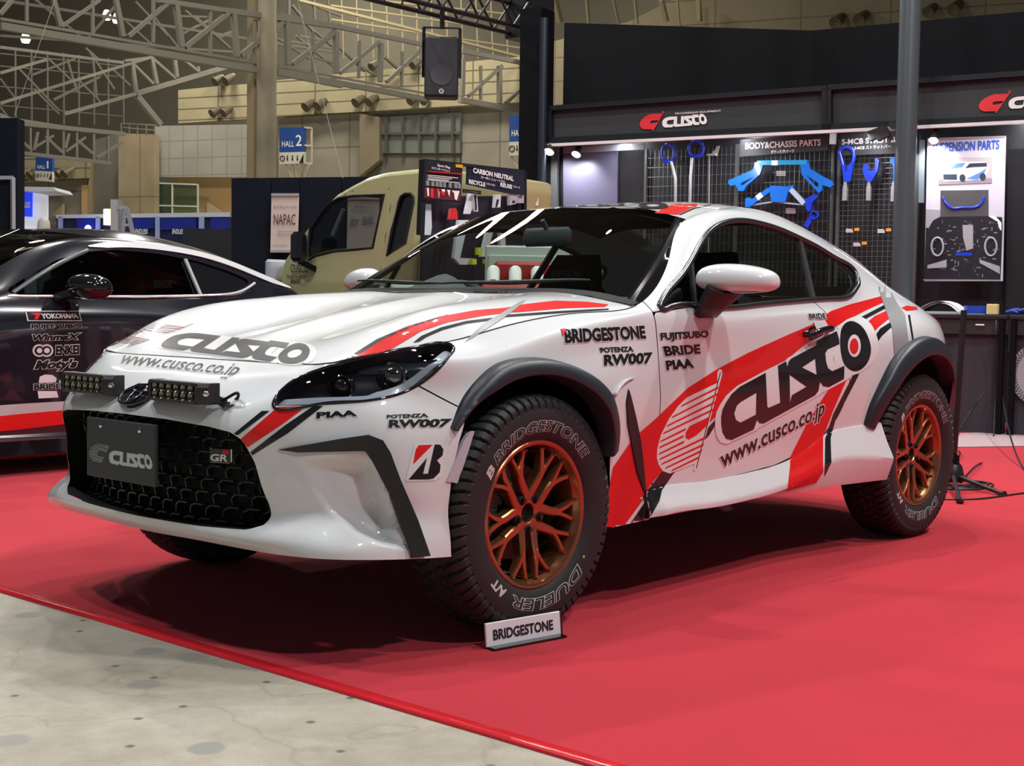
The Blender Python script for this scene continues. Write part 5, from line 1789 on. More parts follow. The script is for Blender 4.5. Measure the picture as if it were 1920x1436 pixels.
# display back panel under the fascia
P0, P1 = onb(1036, 300, .30), onb(2080, 300, .30)
vwall('wall_display', (P0[0], P0[1], 0), (P1[0], P1[1], 0), 0, 2.78, mat('display_back', (.012, .013, .017), rough=.5))

# fascia
t = thing('fascia_sign', tuple(onb(1290, 220)), 'long charcoal fascia board of the booth with white logo above the blue parts', 'sign board', 'booth fascia boards')
slab('board', [(1036, 207), (1545, 170), (1545, 243), (1036, 266)], 0, .06, FAS, t)
mb = MB(); bar_b(mb, 1030, 204, 1552, 166, .05, -.02, .09); bar_b(mb, 1030, 265, 1552, 240, .07, -.02, .09); bar_b(mb, 1033, 203, 1033, 268, .05, -.02, .09); bar_b(mb, 1549, 166, 1549, 246, .06, -.02, .09)
mb.build('frame', RAIL, t, None)


def blogo(parent, tl, tr, br, bl, off, white=PRW, red=PRR):
    """the maker's logo on the booth plane: quad of the letters in the photo"""
    Hm = quadH([bl, br, tr, tl])
    for loops, m, nm in ((('L',), white, 'logo_letters'), (('F',), red, 'logo_flag')):
        if loops[0] == 'L': V, F = merge2d([fill2d(LOGO), fill2d(LOGO_O)])
        else:
            V, F = merge2d([fill2d([s]) for s in FLAGS]); V2, F2 = fill2d([FLAGB, FLAGN]); V, F = V2, F2
        px = happly(Hm, V)
        mesh(nm, np.array([onb(u, v, off) for u, v in px]), F, m, parent)


blogo(t, (1241, 219), (1326, 213), (1326, 233), (1241, 239), -.012)
mb = MB(); sheet_text(mb, 'PROGRESSIVE EQUIPMENT', onb(1266, 215.5, -.012), BD, UPZ, .022, .50, offset=.01); mb.build('small_print', PRW, t)
t2 = thing('fascia_sign', tuple(onb(1740, 190)), 'charcoal fascia board at the right edge with cut-off logo, behind the steel pole', 'sign board', 'booth fascia boards')
slab('board', [(1556, 169), (2080, 131), (2080, 220), (1556, 242)], 0, .06, FAS, t2)
mb = MB(); bar_b(mb, 1554, 165, 2080, 127, .05, -.02, .09); bar_b(mb, 1554, 240, 2080, 217, .07, -.02, .09); bar_b(mb, 1556, 166, 1556, 246, .05, -.02, .09)
mb.build('frame', RAIL, t2, None)
blogo(t2, (1890, 182), (2002, 172), (2002, 194), (1890, 204), -.012)
mb = MB(); bar_b(mb, 1028, 272.5, 2080, 221, .030, -.06, .05)
mb.build('light_rail', ALU, label='thin white rail running along under the whole fascia', cat='rail', smooth=None)
slab('rail_joint', [(1556, 246), (1568, 245), (1565, 270), (1555, 270)], -.08, .04, mat('grey_plastic', (.42, .43, .44), rough=.4), label='small grey joint box on the white rail beside the body parts board', cat='bracket')

# posts at the left end
mb = MB(); bar_b(mb, 1008, 20, 1000, 600, .26, .1, .3); mb.build('booth_post', BK, label='wide black booth post left of the fascia', cat='post', smooth=None)
mb = MB(); p = onb(1016, 300, -.12); mb.lathe([(.045, 0), (.045, 4.1)], (p[0], p[1], 0), UPZ, 20, cap=True); mb.build('round_post', mat('round_post_blue_grey', (.03, .04, .055), rough=.3, metal=.4), label='round dark blue-grey tube in front of the wide black booth post', cat='post')
mb = MB(); bar_b(mb, 1034, 276, 1034, 600, .17, .24, .05); mb.build('panel_strip', mat('grey_panel', (.085, .09, .095), rough=.6), label='narrow grey panel strip right of the round tube', cat='panel', smooth=None)
slab('door_panel', [(1056, 290), (1157, 283), (1157, 620), (1056, 640)], .16, .03, mat('violet_grey_panel', (.095, .09, .15), rough=.5), label='plain violet-grey panel at the left of the booth under a small lamp', cat='panel')
slab('dark_doorway', [(1160, 283), (1208, 281), (1208, 620), (1160, 620)], .24, .02, BK2, label='black curtain strip between violet panel and wire grid', cat='curtain')
slab('valance', [(1056, 276), (1208, 268), (1208, 280), (1056, 288)], .10, .02, mat('valance_grey', (.20, .22, .25), rough=.5), label='pale grey strip above the violet panel', cat='panel')
# truss along the ceiling of the booth, running out towards the viewer
mb = MB()
tb = np.array([-8.35, -6.75, 4.28]); L = 11.
cr = [(0, -.15, .17), (0, .15, .17), (0, -.15, -.17), (0, .15, -.17)]
for c_ in cr: mb.bar(tb + np.array(c_), tb + np.array(c_) + [L, 0, 0], .05, n=10)
k = 0
x = 0.
while x < L - .3:
    for sy in (-.15, .15):
        mb.bar(tb + [x, sy, .17], tb + [x + .28, sy, -.17], .028, n=6); mb.bar(tb + [x + .28, sy, -.17], tb + [x + .56, sy, .17], .028, n=6)
    for sz in (-.17, .17): mb.bar(tb + [x, -.15, sz], tb + [x + .28, .15, sz], .022, n=6)
    x += .56
mb.box(tb + [-.16, 0, 0], (.36, .42, .46))
LT = mb.build('lighting_truss', mat('truss_black', (.022, .020, .022), rough=.4, metal=.3), label='black box truss reaching from the booth post towards the viewer at the top', cat='truss', smooth=None)
# loudspeaker under the truss
sp_d = None
cs = onax(828, 125, 1, -6.75); px_m = ((cs - CAM) @ _fw) / FPX
sw, sh = 64 * px_m, 112 * px_m
spk = thing('loudspeaker', tuple(cs - UPZ * sh / 2), 'black loudspeaker hanging from the black truss above the truck', 'loudspeaker')
f_ = CAM - cs; f_[2] = 0; f_ /= np.linalg.norm(f_); e1 = np.cross(UPZ, f_)
Rk = np.stack([e1, f_, UPZ], 1)
SPM = mat('speaker_black', (.016, .017, .022), rough=.6)
MB().box(cs - f_ * .12, (sw, .26, sh), Rk, .02).build('cabinet', SPM, spk)
MB().box(cs + f_ * .012, (sw * .94, .012, sh * .95), Rk, .01).build('grille', mat('speaker_grille', (.022, .024, .032), rough=.7, bump=.4, bscale=500), spk)
mb = MB(); mb.lathe([(.0005, .004), (sw * .10, .006), (sw * .30, .003), (sw * .33, .006), (sw * .34, 0)], cs + f_ * .019 - UPZ * sh * .12, f_, 30); mb.build('driver', mat('speaker_cone', (.03, .032, .04), rough=.5), spk)
mb = MB(); b0 = cs + f_ * .02 - UPZ * sh * .41
mb.tube([b0 + (e1 * math.cos(a_) + UPZ * math.sin(a_)) * .022 for a_ in np.linspace(0, 6.28, 20, endpoint=False)], .004, 6, True)
for a_ in (90, 210, 330): mb.bar(b0, b0 + (e1 * math.cos(math.radians(a_)) + UPZ * math.sin(math.radians(a_))) * .02, .004, n=6)
mb.build('badge', PRW, spk)
mb = MB()
for s_ in (-1, 1): mb.bar(cs + e1 * s_ * (sw / 2 + .012) - f_ * .1 - UPZ * .1, cs + e1 * s_ * (sw / 2 + .012) - f_ * .1 + UPZ * (sh / 2 + .11), .012, .04)
mb.bar(cs - e1 * (sw / 2 + .02) - f_ * .1 + UPZ * (sh / 2 + .11), cs + e1 * (sw / 2 + .02) - f_ * .1 + UPZ * (sh / 2 + .11), .04, .014)
mb.bar(cs - f_ * .1 + UPZ * (sh / 2 + .10), np.array([cs[0], -6.75, 4.20]), .05, n=8)
mb.build('yoke', SPM, spk)

# steel pole in front of the fascia
p0 = onb(1692, 480, -.55)
mb = MB(); d_ = (p0 - CAM) @ _fw; r = 19.2 * d_ / FPX
mb.lathe([(r, 0), (r, 6.)], (p0[0], p0[1], 0), UPZ, 36, cap=True)
pole = mb.build('steel_pole', mat('pole_grey', (.075, .095, .105), rough=.38, metal=.25), label='thick grey steel pole standing in front of the booth, right of the coupe', cat='pole')

# wire grids
GR = mat('grid_wire', (.16, .165, .16), rough=.35, metal=.6)
for (u0, u1), lab in (((1212, 1382), 'black wire display grid holding two blue hoop bars'), ((1384, 1562), 'black wire display grid behind the blue chassis parts'), ((1574, 1722), 'black wire display grid behind the blue strut arms')):
    mb = MB()
    A_0, A_1 = onb(u0, 300, .24), onb(u1, 300, .24); Lg = np.linalg.norm((A_1 - A_0)[:2])
    for k in range(int(Lg / .05) + 1):
        q = np.array([*(A_0 + BD * k * .05)[:2], 0])
        mb.bar(q + UPZ * .9, q + UPZ * 2.68, .005)
    for z in np.arange(.9, 2.69, .10 if u0 < 1500 else .05):
        q = np.array([A_0[0], A_0[1], z]); mb.bar(q, q + BD * Lg, .0045)
    for q in (A_0, A_0 + BD * Lg):
        q = np.array([q[0], q[1], 0]); mb.bar(q, q + UPZ * 2.7, .03)
    mb.build('wire_grid', GR, label=lab, cat='wire grid', smooth=None)

# hoop bars on the first grid
def outline(px, off, thick, m, name, parent=None, holes=(), **kw):
    V, F = fill2d([px] + list(holes))
    P = np.array([onb(u, v, off) for u, v in V]); n = len(P)
    from collections import Counter
    cnt = Counter(); 
    for f in F:
        for i in range(len(f)): cnt[tuple(sorted((f[i], f[(i + 1) % len(f)])))] += 1
    F2 = [tuple(f) for f in F] + [tuple(i + n for i in f[::-1]) for f in F]
    for f in F:
        for i in range(len(f)):
            a_, b_ = f[i], f[(i + 1) % len(f)]
            if cnt[tuple(sorted((a_, b_)))] == 1: F2.append((b_, a_, a_ + n, b_ + n))
    return mesh(name, np.vstack([P, P + BN * thick]), F2, m, parent, **kw)


S2 = lambda L: [(1180 + x / 6.4, 240 + y / 6.4) for x, y in L]
S3 = lambda L: [(1460 + x / 5.985, 240 + y / 5.985) for x, y in L]
for (cx_, cy_, rx, ry, x0, legs, lab) in ((470, 300, 78, 105, 0, [(505, 400, 555, 610), (555, 610, 548, 1500)], 'bent silver bar topped by a blue ring hoop, left on the first grid'),
                                         (800, 250, 88, 95, 0, [(755, 360, 735, 600), (735, 600, 712, 1500)], 'straight silver bar topped by a blue hoop, right on the first grid')):
    t = thing('strut_tower_bar', tuple(onb(*S2([(cx_, cy_)])[0], .15)), lab, 'tower bar', 'silver bars with blue hoops')
    mb = MB(); pts = [onb(*S2([(cx_ + rx * math.cos(a_), cy_ + ry * math.sin(a_))])[0], .14) for a_ in np.linspace(math.radians(125), math.radians(125 + 325), 26)]
    mb.tube(pts, .017, 8); mb.build('hoop', BLUED, t, 180)
    mb = MB(); q = onb(*S2([(cx_ - 60, cy_ + ry)])[0], .14); q2 = onb(*S2([(cx_ + 70, cy_ + ry * .85)])[0], .14); mb.bar(q, q2, .035, .02, up=tuple(BN)); mb.build('clamp', BLUED, t)
    mb = MB()
    for x1, y1, x2, y2 in legs: mb.bar(onb(*S2([(x1, y1)])[0], .14), onb(*S2([(x2, y2)])[0], .14), .036, n=12)
    mb.build('bar', ALUP, t, 60)
t = thing('bracket_part', tuple(onb(*S2([(1020, 300)])[0], .15)), 'small bare metal bracket hanging on a thin rod on the first grid', 'bracket')
outline(S2([(985, 295), (1030, 260), (1045, 220), (1080, 212), (1060, 290), (1050, 340), (1035, 318)]), .14, .02, mat('bare_metal', (.5, .5, .44), rough=.35, metal=.6), 'plate', t)
mb = MB(); bar_b(mb, *S2([(935, 322)])[0], *S2([(1040, 320)])[0], .02, .14); bar_b(mb, *S2([(962, 340)])[0], *S2([(950, 1500)])[0], .012, .14); mb.build('rod', ALUP, t)

# sign boards over the grids
def board(px, off, m, lab, lines, name='sign_board', group=None, colr=PRW):
    P = np.array([onb(u, v, off) for u, v in px])
    t = thing(name, tuple(P.mean(0)), lab, 'sign board', group)
    slab('panel', px, off, .012, m, t)
    for s_, (u, v), h, w in lines:
        a_ = onb(u, v, off - .004); b_ = onb(u + w, v - w * .07, off - .004); hh = h * ((a_ - CAM) @ _fw) / FPX
        mb = MB(); sheet_text(mb, s_, a_, BD, UPZ, hh, np.linalg.norm((b_ - a_)[:2]), offset=.025, lift=.0)
        mb.build('lettering', colr, t)
    return t


SGN = mat('sign_charcoal', (.035, .036, .042), rough=.5)
board([(1388, 262), (1553, 251), (1551, 282), (1386, 294)], .12, SGN, 'charcoal board reading body and chassis parts above the blue frame parts', [('BODY&CHASSIS PARTS', (1397, 280), 12, 142), ('ボディ補強パーツ', (1445, 288.5), 7, 44)])
board([(1576, 252), (1724, 242), (1722, 286), (1574, 292)], .14, SGN, 'charcoal board reading strut bar above the blue strut arms', [('S-MCB STRUT BAR', (1578, 271.5), 10.5, 120), ('S-MCB ストラットバー', (1602, 281), 7, 68)])
# small camera-like black clip in front of that board
mb = MB(); bar_b(mb, 1630, 256, 1662, 244, .09, -.1, .08); bar_b(mb, 1645, 260, 1668, 250, .05, -.12, .06); bar_b(mb, 1660, 240, 1672, 262, .04, -.1); bar_b(mb, 1668, 232, 1684, 240, .05, -.1)
mb.build('clip_lamp', mat('clip_lamp_black', (.02, .018, .016), rough=.5), label='black clip lamp on the rail in front of the strut bar board', cat='lamp', smooth=None)

# blue chassis braces
t = thing('chassis_brace', tuple(onb(1462, 320, .12)), 'upper blue chassis brace with cyan cross tube and two triangular arms', 'chassis brace')
mb = MB(); bar_b(mb, *S2([(1545, 420)])[0], *S3([(320, 385)])[0], .045, .12); mb.build('cross_tube', CYAN, t)
mb = MB(); bar_b(mb, *S2([(1715, 420)])[0], *S2([(1790, 420)])[0], .047, .119); mb.build('tube_label', PRW, t)
outline(S2([(1510, 410), (1600, 415), (1600, 460), (1560, 560), (1400, 700), (1370, 755), (1310, 755), (1275, 680), (1220, 695), (1185, 670), (1190, 620), (1230, 610), (1480, 500)]), .10, .04, BLUE, 'arm', t, [S2([(1500, 580), (1370, 680), (1335, 690), (1340, 660)])])
outline(S3([(235, 370), (330, 365), (345, 450), (490, 540), (590, 590), (610, 640), (580, 668), (490, 640), (485, 700), (450, 730), (410, 690), (255, 520)]), .10, .04, BLUE, 'arm', t, [S3([(310, 530), (450, 620), (440, 660), (410, 650)])])
t = thing('subframe_brace', tuple(onb(1466, 362, .12)), 'lower blue brace with square plate and pale angled tubes', 'chassis brace')
outline(S2([(1690, 690), (1905, 700), (1935, 700), (1900, 880), (1705, 885), (1695, 760), (1672, 745)]) [:2] + S3([(160, 640), (160, 680), (110, 700), (70, 830), (-5, 830)]) + S2([(1705, 885), (1690, 800), (1675, 740)]), .09, .05, BLUE, 'plate', t)
mb = MB(); bar_b(mb, *S2([(1690, 740)])[0], *S2([(1440, 920)])[0], .05, .11); mb.build('angled_tube', BLUE, t)
mb = MB(); bar_b(mb, *S2([(1600, 800)])[0], *S2([(1540, 845)])[0], .054, .108); mb.build('tube_label', PRW, t)
mb = MB(); bar_b(mb, *S3([(140, 690)])[0], *S3([(290, 850)])[0], .045, .11); mb.build('angled_tube', mat('pale_blue_tube', (.45, .55, .72), rough=.3), t)
mb = MB(); bar_b(mb, *S2([(1450, 930)])[0], *S2([(1720, 885)])[0], .014, .11); bar_b(mb, *S2([(1720, 885)])[0], *S3([(290, 862)])[0], .014, .11); mb.build('tie_rod', mat('tie_rod_blue', (.35, .4, .6), rough=.4), t)
outline(S2([(1390, 850), (1430, 830), (1480, 860), (1445, 950), (1390, 945)]), .09, .05, BLUE, 'end_bracket', t)
outline(S3([(290, 800), (400, 740), (440, 750), (435, 780), (375, 830), (355, 930), (330, 940), (300, 900)]), .09, .05, BLUED, 'end_bracket', t)
mb = MB(); bar_b(mb, *S3([(310, 1110)])[0], *S3([(395, 975)])[0], .05, .12); a_ = onb(*S3([(395, 975)])[0], .08)
mb.lathe([(.03, 0), (.045, 0), (.045, .05), (.03, .05)], a_, BN, 18); mb.build('link_rod', BLUED, label='short blue link rod with eye end just above the coupe roof', cat='link')
# lower arms on the third grid
t = thing('suspension_arm', tuple(onb(1587, 320, .12)), 'blue looped suspension arm, leftmost on the third grid', 'suspension arm', 'blue suspension arms on the third grid')
mb = MB(); mb.tube(curve([onb(*S3([p])[0], .12) for p in [(740, 480), (700, 340), (690, 250), (760, 215), (830, 250), (845, 330), (800, 450)]], 40), .02, 8); mb.build('loop', BLUED, t, 180)
outline(S3([(705, 400), (760, 430), (840, 370), (800, 600), (730, 600)]), .10, .04, BLUED, 'arm', t, [S3([(735, 440), (770, 440), (760, 485), (740, 480)])])
mb = MB(); bar_b(mb, *S3([(750, 600)])[0], *S3([(750, 655)])[0], .03, .12); bar_b(mb, *S3([(750, 655)])[0], *S3([(742, 815)])[0], .042, .12); mb.build('bolt_end', ALUP, t)
t = thing('suspension_arm', tuple(onb(1630, 335, .12)), 'blue wishbone shaped suspension arm, second on the third grid', 'suspension arm', 'blue suspension arms on the third grid')
outline(S3([(950, 410), (995, 405), (1010, 480), (1070, 470), (1085, 380), (1075, 350), (1105, 335), (1125, 370), (1110, 480), (1040, 600), (985, 600), (940, 480)]), .09, .05, BLUED, 'fork', t)
mb = MB(); bar_b(mb, *S3([(1015, 600)])[0], *S3([(1015, 655)])[0], .03, .12); bar_b(mb, *S3([(1015, 655)])[0], *S3([(1010, 815)])[0], .042, .12); mb.build('bolt_end', ALUP, t)
t = thing('suspension_arm', tuple(onb(1676, 330, .12)), 'straight blue drilled suspension arm half hidden by the steel pole', 'suspension arm', 'blue suspension arms on the third grid')
outline(S3([(1250, 350), (1275, 325), (1340, 335), (1330, 600), (1285, 600), (1285, 430), (1250, 380)]), .09, .05, BLUE, 'arm', t, [S3([(1300, y), (1316, y), (1316, y + 14), (1300, y + 14)]) for y in (400, 440, 490, 540)])
mb = MB(); bar_b(mb, *S3([(1298, 600)])[0], *S3([(1290, 655)])[0], .03, .12); bar_b(mb, *S3([(1290, 655)])[0], *S3([(1286, 825)])[0], .042, .12); mb.build('bolt_end', ALUP, t)
# price tags
ORG = mat('tag_orange', (.75, .30, .03), rough=.5)
for x, y, lab in ((755, 1130, 'small white price tag with orange corner, left under the arms'), (1110, 1135, 'small white price tag with orange corner, right beside the pole'), (838, 1285, 'small white price tag with orange corner, lowest on the third grid')):
    t = thing('price_tag', tuple(onb(*S3([(x + 50, y + 30)])[0], .2)), lab, 'price tag', 'price tags on the third grid')
    mb = MB()
    for k in range(3): bar_b(mb, *S3([(x, y + 6 + 15 * k)])[0], *S3([(x + 80 - 10 * (k == 0), y + 6 + 15 * k)])[0], .007, .20)
    mb.build('print_lines', PRW, t)
    mb = MB(); bar_b(mb, *S3([(x + 95, y + 8)])[0], *S3([(x + 150, y + 6)])[0], .028, .2, .004); mb.build('orange_corner', ORG, t)
for (x, y, f_s, lab) in ((1765, 520, S2, 'small printed tag between the blue braces'), (80, 905, S3, 'small printed tag under the lower blue brace')):
    mb = MB()
    for k in range(4): bar_b(mb, *f_s([(x, y + k * 16)])[0], *f_s([(x + 110, y + k * 16)])[0], .006, .18)
    mb.build('info_tag', PRW, label=lab, cat='tag', smooth=None)

# poster stand
t = thing('poster_stand', tuple(onb(1812, 400, .05)), 'tall white suspension parts poster with car photo and dark underbody picture', 'poster')
slab('poster', [(1739, 259), (1886, 255), (1880, 527), (1733, 527)], .05, .02, mat('poster_white', (.62, .60, .72), rough=.45), t)
PS = lambda L: [(1720 + x / 4.785, 240 + y / 4.785) for x, y in L]
def pp(px, m, nm, off=.045): return slab(nm, PS(px), off, .003, m, t)
mb = MB(); a_ = onb(*PS([(135, 218)])[0], .044); mb2 = sheet_text(mb, 'SUSPENSION PARTS', a_, BD, UPZ, 17.5 * ((a_ - CAM) @ _fw) / FPX, np.linalg.norm((onb(*PS([(735, 200)])[0], .044) - a_)[:2]), offset=.03, lift=0); mb.build('title', mat('print_blue', (.02, .10, .55), rough=.5), t)
pp([(190, 265), (675, 260), (668, 495), (190, 508)], mat('photo_ground', (.50, .45, .47), rough=.5), 'photo_ground')
pp([(192, 460), (670, 450), (668, 494), (190, 507)], mat('photo_road', (.30, .27, .31), rough=.5), 'photo_road', .0435)
pp([(232, 400), (330, 320), (440, 300), (615, 305), (640, 370), (610, 460), (400, 475), (235, 480), (225, 430)], mat('photo_car_white', (.66, .68, .74), rough=.5), 'photo_car', .042)
pp([(300, 365), (345, 318), (430, 312), (400, 350)], mat('photo_car_blue', (.10, .25, .65), rough=.5), 'photo_windshield', .0405)
pp([(430, 360), (470, 318), (620, 312), (625, 345), (500, 350)], mat('photo_glass', (.03, .04, .07), rough=.5), 'photo_windows', .0405)
pp([(232, 415), (355, 415), (355, 465), (235, 462)], MATS['photo_glass'], 'photo_grille', .0405)
pp([(440, 455), (560, 400), (620, 360), (590, 430), (540, 462)], MATS['photo_car_blue'], 'photo_stripe', .0405)
for cx_, cy_ in ((404, 447), (587, 437)):
    pp([(cx_ + 27 * math.cos(a_), cy_ + 33 * math.sin(a_)) for a_ in np.linspace(2 * np.pi, 0, 20, endpoint=False)], MATS['photo_glass'], 'photo_wheel', .039)
pp([(207, 560), (638, 555), (638, 790), (207, 797)], mat('photo_grey', (.075, .072, .08), rough=.5), 'inset_ground')
mb = MB(); mb.tube(curve([onb(*PS([p])[0], .038) for p in [(232, 620), (240, 650), (270, 690), (310, 718), (400, 714), (510, 712), (560, 690), (590, 650), (598, 615)]], 40), .012, 6); mb.build('inset_sway_bar', BLUED, t, 180)
pp([(80, 800), (207, 797), (638, 790), (760, 800), (765, 880), (745, 1360), (62, 1360)], mat('poster_dark', (.010, .010, .016), rough=.5), 'underbody_ground')
pp([(78, 728), (206, 735), (206, 795), (140, 830), (100, 900), (78, 890)], mat('poster_grey', (.36, .35, .40), rough=.5), 'underbody_fender', .043)
pp([(640, 790), (700, 790), (755, 850), (755, 920), (740, 910), (720, 840), (640, 792)], PRW, 'underbody_fender', .043)
UW = mat('photo_wheel_grey', (.35, .37, .42), rough=.5)
for cx_ in (180, 660):
    mb = MB(); mb.tube([onb(*PS([(cx_ + 52 * math.cos(a_), 1065 + 82 * math.sin(a_))])[0], .042) for a_ in np.linspace(0, 6.28, 30, endpoint=False)], .010, 6, True); mb.build('underbody_wheel', UW, t, 180)
rr = random.Random(3)
mb = MB(); mb2 = MB()
for k in range(95):
    x, y = rr.uniform(120, 730), rr.uniform(820, 1330)
    if y < 860: x = rr.uniform(140, 720)
    w_, h_ = rr.uniform(6, 40), rr.uniform(4, 14)
    if rr.random() < .3: w_, h_ = h_, w_
    P = [onb(*PS([q])[0], .0435) for q in ((x, y), (x + w_, y), (x + w_, y + h_), (x, y + h_))]
    (mb if rr.random() < .7 else mb2).add(P, [(3, 2, 1, 0)])
mb.build('underbody_parts', mat('photo_metal', (.20, .20, .23), rough=.5), t); mb2.build('underbody_parts', mat('photo_metal_dark', (.06, .065, .08), rough=.5), t)
pp([(405, 870), (500, 870), (500, 1080), (440, 1100), (410, 980)], mat('photo_engine', (.34, .34, .36), rough=.5), 'underbody_engine', .0425)
pp([(345, 1118), (490, 1118), (490, 1145), (345, 1145)], BLUED, 'underbody_bar', .042)
for a_, b_ in (((90, 1230), (262, 1180)), ((560, 1180), (740, 1240))):
    pp([a_, b_, (b_[0], b_[1] + 70), (a_[0], a_[1] + 30)], UW, 'underbody_arm', .042)
mb = MB(); bar_b(mb, *PS([(55, 1362)])[0], *PS([(748, 1368)])[0], .012, .03); bar_b(mb, *PS([(95, 95)])[0], *PS([(795, 75)])[0], .010, .03); mb.build('poster_rail', ALUP, t)
slab('side_panel', [(1724, 262), (1734, 262), (1732, 380), (1722, 380)], .06, .02, mat('side_panel_blue_grey', (.16, .20, .24), rough=.5), label='slim blue-grey strip left of the suspension poster', cat='panel')
slab('black_doorway', [(1890, 280), (2080, 272), (2080, 660), (1884, 660)], .22, .02, BK2, label='black curtain right of the suspension poster', cat='curtain')

# clamp lamps, lit
def spot(u, v, off, lab, r=.045):
    p = onb(u, v, off)
    t = thing('clamp_lamp', tuple(p), lab, 'lamp', 'lit clamp lamps on the booth')
    ax = np.array([0, 0, -1.]) * .8 - BN * .55
    MB().lathe([(.0005, .16), (r * .6, .15), (r * .8, .06), (r * 1.2, 0), (r * 1.1, .01)], p, -ax, 20).build('shade', mat('lamp_shade_black', (.02, .02, .02), rough=.4), t)
    MB().lathe([(.0005, 0), (r * 1.05, .005)], p, -ax, 20).build('bulb_glass', mat('lamp_on', (1, 1, 1), emit=(1, .98, 1), estr=14), t)
    mb = MB(); mb.bar(p - ax * .12, p + BN * .10 + UPZ * .10, .02); mb.build('arm', MATS['lamp_shade_black'], t)
    d = bpy.data.lights.new('spot', 'SPOT'); d.energy = 26; d.spot_size = 2.0; d.spot_blend = .8; d.shadow_soft_size = .04
    o = bpy.data.objects.new('lamp_light', d); COL.objects.link(o); o.location = p + ax * .03; o.rotation_euler = Vector(-BN * -.2 + np.array([0, 0, -1.]) + BN * .5).to_track_quat('-Z', 'Y').to_euler()
    o.parent = t; o.matrix_parent_inverse = t.matrix_world.inverted()
spot(1029, 285, -.10, 'lit clamp lamp at the left end of the fascia', .05)
spot(1080, 290, -.02, 'lit lamp over the violet-grey panel', .045)
spot(1750, 264, -.06, 'lit lamp over the suspension poster', .04)
spot(1480, 262, -.55, 'lit lamp in front of the body parts board', .03) if False else None

# ------------------------------------------------------------------ counters with things on top
C0 = onax(1790, 808, 2, 0.)
cA = np.array([C0[0], C0[1] - .45, 0]); CD = BD; CN = BN
CT = []
def counter(u0, u1, lab, ztop=1.0, z_skirt=0.):
    A_ = onb(u0, 700, -1.12); B_ = onb(u1, 700, -1.12)
    A_ = np.array([A_[0], A_[1], 0]); Lc = np.linalg.norm((B_ - A_)[:2])
    t = thing('counter', tuple(A_ + CD * Lc / 2 + CN * .3), lab, 'counter')
    Rb = np.stack([CD, CN, UPZ], 1)
    MB().box(A_ + CD * Lc / 2 + CN * .3 + UPZ * (ztop - .02), (Lc, .62, .04), Rb, .008).build('counter_top', mat('counter_top_black', (.018, .019, .022), rough=.35), t)
    MB().box(A_ + CD * Lc / 2 + CN * .02 + UPZ * (ztop - .10), (Lc, .02, .13), Rb).build('apron', mat('apron_black', (.022, .024, .028), rough=.5), t)
    n = 60; V = []
    for i in range(n + 1):
        x = Lc * i / n; dy = .006 * math.sin(x * 25) + .004 * math.sin(x * 61)
        for z in (.0, ztop - .16): V.append(A_ + CD * x + CN * (.05 + dy * (1 if z == 0 else .4)) + UPZ * z)
    mesh('skirt_cloth', V, [(2 * i, 2 * i + 1, 2 * i + 3, 2 * i + 2) for i in range(n)], mat('skirt_cloth', (.040, .036, .046), rough=.95, noise=.25, nscale=300), t, 180)
    for x in (.04, Lc - .04): MB().bar(A_ + CD * x - CN * .012, A_ + CD * x - CN * .012 + UPZ * (ztop - .04), .04).build('leg', BK, t)
    CT.append(t)
    return A_, Lc
a0, l0 = counter(1700, 1886, 'black cloth-skirted counter with papers and blue tape, right behind the coupe')
a1, l1 = counter(1889, 2120, 'black counter at the right edge with a tyre picture on its skirt')
def top_pt(u, v): return onax(u, v, 2, 1.0)
# stack of white papers
t = thing('paper_stack', tuple(top_pt(1760, 568)), 'fanned white papers lying on the dark counter', 'papers')
for k, (du, dv, lift) in enumerate(((0, 0, .0), (4, -1, .010), (-3, 1, .02))):
    V = []
    pts = [(1718 + du, 562), (1752 + du, 543 + dv), (1772 + du, 541 + dv), (1800 + du, 566)]
    base = [onb(u, 572, -.95 + .1 * k) for u, v in pts]
    zt = [1.0, 1.085, 1.09, 1.0]
    A_ = [np.array([b[0], b[1], z + lift]) for b, z in zip(base, zt)]
    c1 = curve(A_, 14); c2 = c1 + CN * .30 + [0, 0, .005]
    mesh('sheet', np.vstack([c1, c2]), [(i, i + 1, 15 + i, 14 + i) for i in range(13)], mat('paper_white', (.74, .74, .75), rough=.6), t, 180)
mb = MB(); q = onb(1760, 570, -.93); mb.bar(np.array([*onb(1722, 570, -.93)[:2], 1.012]), np.array([*onb(1802, 570, -.93)[:2], 1.012]), .03, .022); mb.build('lower_sheets', mat('paper_shade', (.5, .5, .52), rough=.7), t)
p = onb(1832, 560, -.85); p = np.array([p[0], p[1], 1.0])
t = thing('tape_roll', tuple(p), 'short blue tape roll lying on the counter beside the papers', 'tape')
MB().lathe([(.072, 0), (.105, 0), (.105, .075), (.072, .075), (.072, 0)], p, UPZ, 36).build('roll', mat('tape_blue', (.02, .06, .45), rough=.35), t)
p = onb(1862, 565, -1.0)
MB().box((p[0], p[1], 1.045), (.09, .08, .09), np.stack([CD, CN, UPZ], 1), .006).build('sponge', mat('sponge_yellow', (.72, .58, .25), rough=.8), label='pale yellow block at the right end of the counter', cat='sponge')
mb = MB()
for k in range(7):
    p = onb(1898 + k * 8, 577, -.9 + .03 * (k % 3)); q = np.array([p[0], p[1], 1.02 + .012 * (k % 2)])
    mb.tube(curve([q + CD * -.05, q + UPZ * .015, q + CD * .05 - UPZ * .004], 8), .014, 7)
mb.build('blue_cloth', mat('blue_cloth', (.03, .06, .42), rough=.5), label='crumpled blue strap heap on the counter at the right edge', cat='strap', smooth=180)
